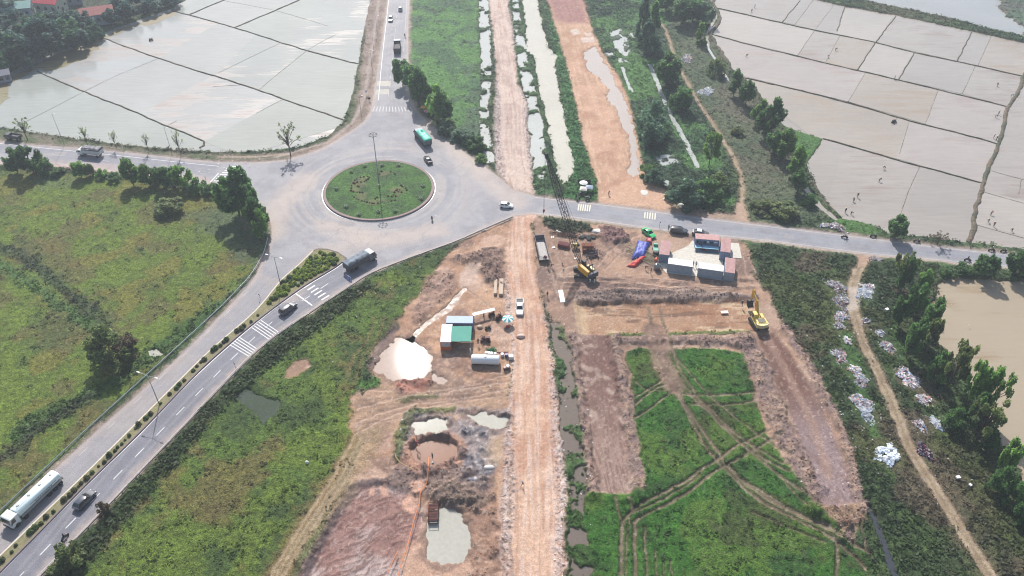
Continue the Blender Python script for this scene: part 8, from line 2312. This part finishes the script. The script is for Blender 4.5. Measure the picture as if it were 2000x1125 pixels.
# ---------------------------------------------------------------- village houses
def house(label, c, rz, L, W, hw, hr, wall_m, roof_m, over=.4):
    r = thing('house', label, 'house', c, rz)
    w_ = MB(); w_.prism([(-W / 2, 0), (W / 2, 0), (W / 2, hw), (0, hw + hr - .1), (-W / 2, hw)], -L / 2, L / 2, 'x')
    wo = w_.build('wall', wall_m, r)
    rf = MB(); o_ = over; sl = hr / (W / 2)
    rf.prism([(-W / 2 - o_, hw - o_ * sl), (0, hw + hr), (W / 2 + o_, hw - o_ * sl), (W / 2 + o_, hw - o_ * sl + .14), (0, hw + hr + .16), (-W / 2 - o_, hw - o_ * sl + .14)], -L / 2 - .3, L / 2 + .3, 'x')
    for k_ in range(int(L / .5)):
        for s in (-1, 1): rf.tube([(-L / 2 + k_ * .5, s * .05, hw + hr + .15), (-L / 2 + k_ * .5, s * (W / 2 + o_), hw - o_ * sl + .15)], .04, 4)
    rf.build('roof', roof_m, r)
    for s in (-1, 1):
        for k_ in range(3):
            f = MB(); f.box((-L / 2 + L * (k_ + .5) / 3, s * (W / 2 + .01), hw * .55), (1.2, .08, 1.3)); fo = f.build('window', mat('window_frame', (120, 110, 104), .6), r)
            MB().box((-L / 2 + L * (k_ + .5) / 3, s * (W / 2 + .03), hw * .55), (1.0, .08, 1.1)).build('pane', GLASS, fo)
    for x in (-1, 1):
        MB().box((x * (L / 2 + .02), 0, 1.05), (.08, 1.1, 2.1)).build('door', mat('door_brown', (96, 74, 66), .6), r)
        for y in (-1, 1): MB().box((x * (L / 2 + .02), y * W * .3, hw * .6), (.06, .9, 1.0)).build('window', GLASS, r)
    return r


TILE = mat('tile_red', (176, 108, 100), .8, var=.2); TILE2 = mat('tile_bright', (204, 70, 78), .7, var=.12)
house('long village house with brick red roof and white gable by the paddies', G(196, 44), math.radians(24), 12, 7.5, 4.6, 1.8, mat('wall_pale', (196, 206, 214), .8, k=.65), TILE)
house('village house with pale teal roof at the top left', G(40, 30), math.radians(15), 11, 7, 4.0, 1.6, mat('wall_pale', (196, 206, 214)), mat('teal_roof', (128, 172, 164), .6, k=.65))
house('village house with bright red roof and cream wall beyond the trees', G(104, 22), math.radians(-12), 10, 7, 4.6, 2.0, mat('wall_cream', (214, 214, 190), .8, k=.65), TILE2)
house('small white hut with red roof at the edge of the grove', G(139, 54), math.radians(20), 2.6, 2.2, 2.3, .6, mat('wall_pale', (196, 206, 214)), mat('tile_hut', (200, 96, 90), .7))
house('grey shed half hidden behind the brick red house', G(140, 8), math.radians(24), 9, 6, 4.2, 1.4, mat('wall_grey', (150, 156, 170), .8), mat('grey_roof', (130, 128, 140), .7))
house('farm shed with grey roof at the upper left frame edge', G(5, 158), math.radians(30), 6, 4, 2.8, 1.0, mat('wall_grey', (150, 156, 170)), mat('grey_roof', (130, 128, 140)))

# ---------------------------------------------------------------- people
PEOPLE = [
    (1152, 556, 'stand', (236, 236, 240), (44, 44, 58), (236, 236, 236), 'worker in white shirt and dark trousers in front of the crane'), (1160.5, 556, 'stand', (206, 214, 210), (170, 176, 176), (230, 230, 225), 'worker in pale overalls in front of the crane'),
    (1070, 523, 'stand', (70, 66, 70), (50, 50, 58), None, 'person standing behind the dump trailer'), (1077, 521, 'bend', (120, 112, 112), (60, 58, 62), None, 'person stooping beside the dump trailer'), (1098, 522, 'sit', (196, 120, 120), (150, 120, 124), None, 'person in faded red sitting among the wheel ruts'),
    (1271, 534, 'stand', (46, 44, 50), (40, 40, 46), None, 'person in black by the water silo'), (1260, 525, 'bend', (88, 74, 80), (60, 54, 60), None, 'person stooping among the spilled poles'), (1305.5, 449, 'stand', (60, 44, 46), (38, 38, 44), None, 'person behind the dark navy suv'),
    (1353.5, 520, 'stand', (70, 66, 74), (50, 50, 56), None, 'person in dark clothes in the gap between the white roofed cabins'), (1359, 521, 'stand', (214, 214, 214), (120, 126, 140), None, 'person in pale clothes in the gap between the white roofed cabins'), (1369, 486, 'stand', (44, 48, 84), (40, 42, 60), None, 'person in navy at the office cabin front'),
    (1189, 382, 'stand', (76, 40, 46), (60, 36, 44), None, 'person in maroon on the embankment mouth'), (1125, 389, 'stand', (70, 52, 66), (52, 44, 56), None, 'person standing left of the canal stall'), (1133, 384, 'sit', (56, 58, 92), (48, 46, 56), None, 'person in navy seated at the canal stall'), (1140, 385, 'sit', (112, 104, 116), (52, 50, 60), None, 'person in grey seated at the canal stall'), (1153, 387, 'sit', (50, 52, 60), (44, 44, 50), None, 'person seated right at the canal stall'),
    (1069, 580, 'stand', (56, 40, 42), (48, 36, 40), None, 'person in dark brown on the haul road edge, upper of two'), (1063, 603, 'walk', (92, 94, 112), (72, 66, 76), None, 'person in grey blue on the haul road edge, lower of two'), (1021, 949, 'walk', (150, 140, 156), (56, 50, 70), (226, 222, 222), 'person in pale helmet walking down the haul road'),
    (813, 868, 'bend', (148, 60, 62), (44, 56, 120), None, 'worker in red top and blue trousers at the left lip of the ring pool'), (845, 896, 'stand', (46, 48, 62), (46, 46, 56), None, 'worker in dark clothes at the front of the ring pool'), (845.5, 907, 'bend', (220, 218, 214), (120, 100, 92), None, 'worker in white stooping below the ring pool'), (863, 927, 'stand', (240, 240, 240), (196, 180, 168), None, 'worker in white between ring pool and cage'),
    (1448.5, 597, 'walk', (60, 56, 66), (52, 48, 58), (206, 206, 210), 'worker in dark clothes left of the excavator'), (919, 692, 'stand', (236, 236, 238), (210, 206, 206), (240, 240, 240), 'worker in white by the left end of the long tank'), (934, 712 - 40, 'stand', (70, 58, 62), (50, 46, 50), None, 'person by the dark red winch machine'),
    (850, 226, 'sit', (70, 62, 84), (48, 46, 56), None, 'person seated at the stall by the north road'), (857, 233, 'stand', (170, 90, 100), (50, 48, 58), None, 'person in pink standing at the stall by the north road'),
]
FARM = [(1728.5, 330, 'bend', (66, 60, 66), 'cone', 'farmer stooping in the nearest big paddy, highest of the group'), (1717, 354, 'bend', (80, 60, 58), None, 'farmer stooping in the nearest big paddy, second from the top'), (1675, 384, 'stand', (70, 56, 56), None, 'farmer in the nearest big paddy, third from the top'), (1667, 394, 'bend', (60, 52, 56), None, 'farmer in the nearest big paddy, fourth from the top'), (1651, 414, 'stand', (84, 60, 66), None, 'farmer lowest left in the nearest big paddy'), (1662, 417, 'bend', (50, 48, 54), None, 'farmer lowest right in the nearest big paddy'),
        (1948, 168, 'bend', (56, 54, 62), None, 'farmer stooping beside the broad dike, upper right paddies'), (1975, 187, 'bend', (80, 84, 104), None, 'farmer close to the dike corner at the upper right'), (1944, 228, 'bend', (60, 56, 64), None, 'left farmer of the close pair in the right paddies'), (1950, 223, 'stand', (214, 204, 206), None, 'right farmer in pale shirt of the close pair in the right paddies'), (1941, 269, 'stand', (70, 66, 72), None, 'left farmer by the lower corner dike'), (1946, 273, 'stand', (74, 70, 76), None, 'right farmer by the lower corner dike'),
        (1631.5, 98, 'bend', (52, 50, 58), None, 'farmer in the pale upper paddy, upper one'), (1619, 112, 'bend', (48, 48, 56), None, 'farmer in the pale upper paddy, lower one'), (1747, 154, 'stand', (56, 56, 66), None, 'farmer standing on the long upper dike'), (1935, 419, 'bend', (150, 84, 66), None, 'upper farmer in rust red at the right edge paddies'), (1931, 432, 'bend', (96, 60, 62), None, 'middle farmer at the right edge paddies'), (1941, 441, 'stand', (130, 74, 62), None, 'lower farmer at the right edge paddies'), (1977, 450, 'bend', (60, 50, 56), None, 'farmer nearest the right frame edge'), (1474, 14, 'stand', (70, 70, 84), None, 'upper farmer by the far top dike'), (1468, 23, 'bend', (64, 62, 74), None, 'lower farmer by the far top dike'), (1457, 110, 'bend', (64, 62, 74), None, 'farmer alone near the curved green bank')]
pr_ = random.Random(9)
for u, v, po, sh, lg, ht, lb in PEOPLE:
    gz = 0.05
    if 'ring pool' in lb and 'between' not in lb and 'below' not in lb: gz = 1.0
    elif u < 1000 and v > 600: gz = .25
    elif v > 430: gz = .18
    person(lb, GZ(u, v, gz), pr_.uniform(0, 6.28), po, sh, lg, ht, None)
for u, v, po, sh, ht, lb in FARM: person(lb, GZ(u, v, 0) + Vector((0, 0, -.3)), pr_.uniform(0, 6.28), po, sh, (58, 52, 58), ht or 'cone', 'farmers working in the right paddies')
# rice seedling bundles and a hand tractor in the paddies
machine('hand tractor churning the middle right paddy', 1746, 238, .5, DARK, .9, 6, 'hand_tractor', 'tractor').location.z = -.25
# little huts of netting on the left paddy
machine('small dark pump on a mound in the upper left paddy', 295, 78, .5, DARK, .8, 7, 'paddy_pump', 'pump').location.z = -.25

# ---------------------------------------------------------------- haze
bm = bmesh.new()
bmesh.ops.create_cube(bm, size=1)
hx0, hx1, hy0, hy1, hz0, hz1 = -2300, 2300, -400, 2300, -3.5, 131
for v in bm.verts: v.co = ((hx0 + hx1) / 2 + v.co.x * (hx1 - hx0), (hy0 + hy1) / 2 + v.co.y * (hy1 - hy0), (hz0 + hz1) / 2 + v.co.z * (hz1 - hz0))
me = bpy.data.meshes.new('haze'); bm.to_mesh(me); bm.free()
hm = bpy.data.materials.new('haze_air'); hm.use_nodes = True
hn, hl = hm.node_tree.nodes, hm.node_tree.links
hn.remove(hn['Principled BSDF'])
pv = hn.new('ShaderNodeVolumePrincipled')
pv.inputs['Color'].default_value = (0.80, 0.88, 1.0, 1)
pv.inputs['Density'].default_value = 0.00034
pv.inputs['Anisotropy'].default_value = 0.3
hl.new(pv.outputs[0], hn['Material Output'].inputs['Volume'])
me.materials.append(hm)
o = bpy.data.objects.new('haze', me); COL.objects.link(o)
tag(o, 'thin pale haze over the whole valley', 'haze', kind='stuff')
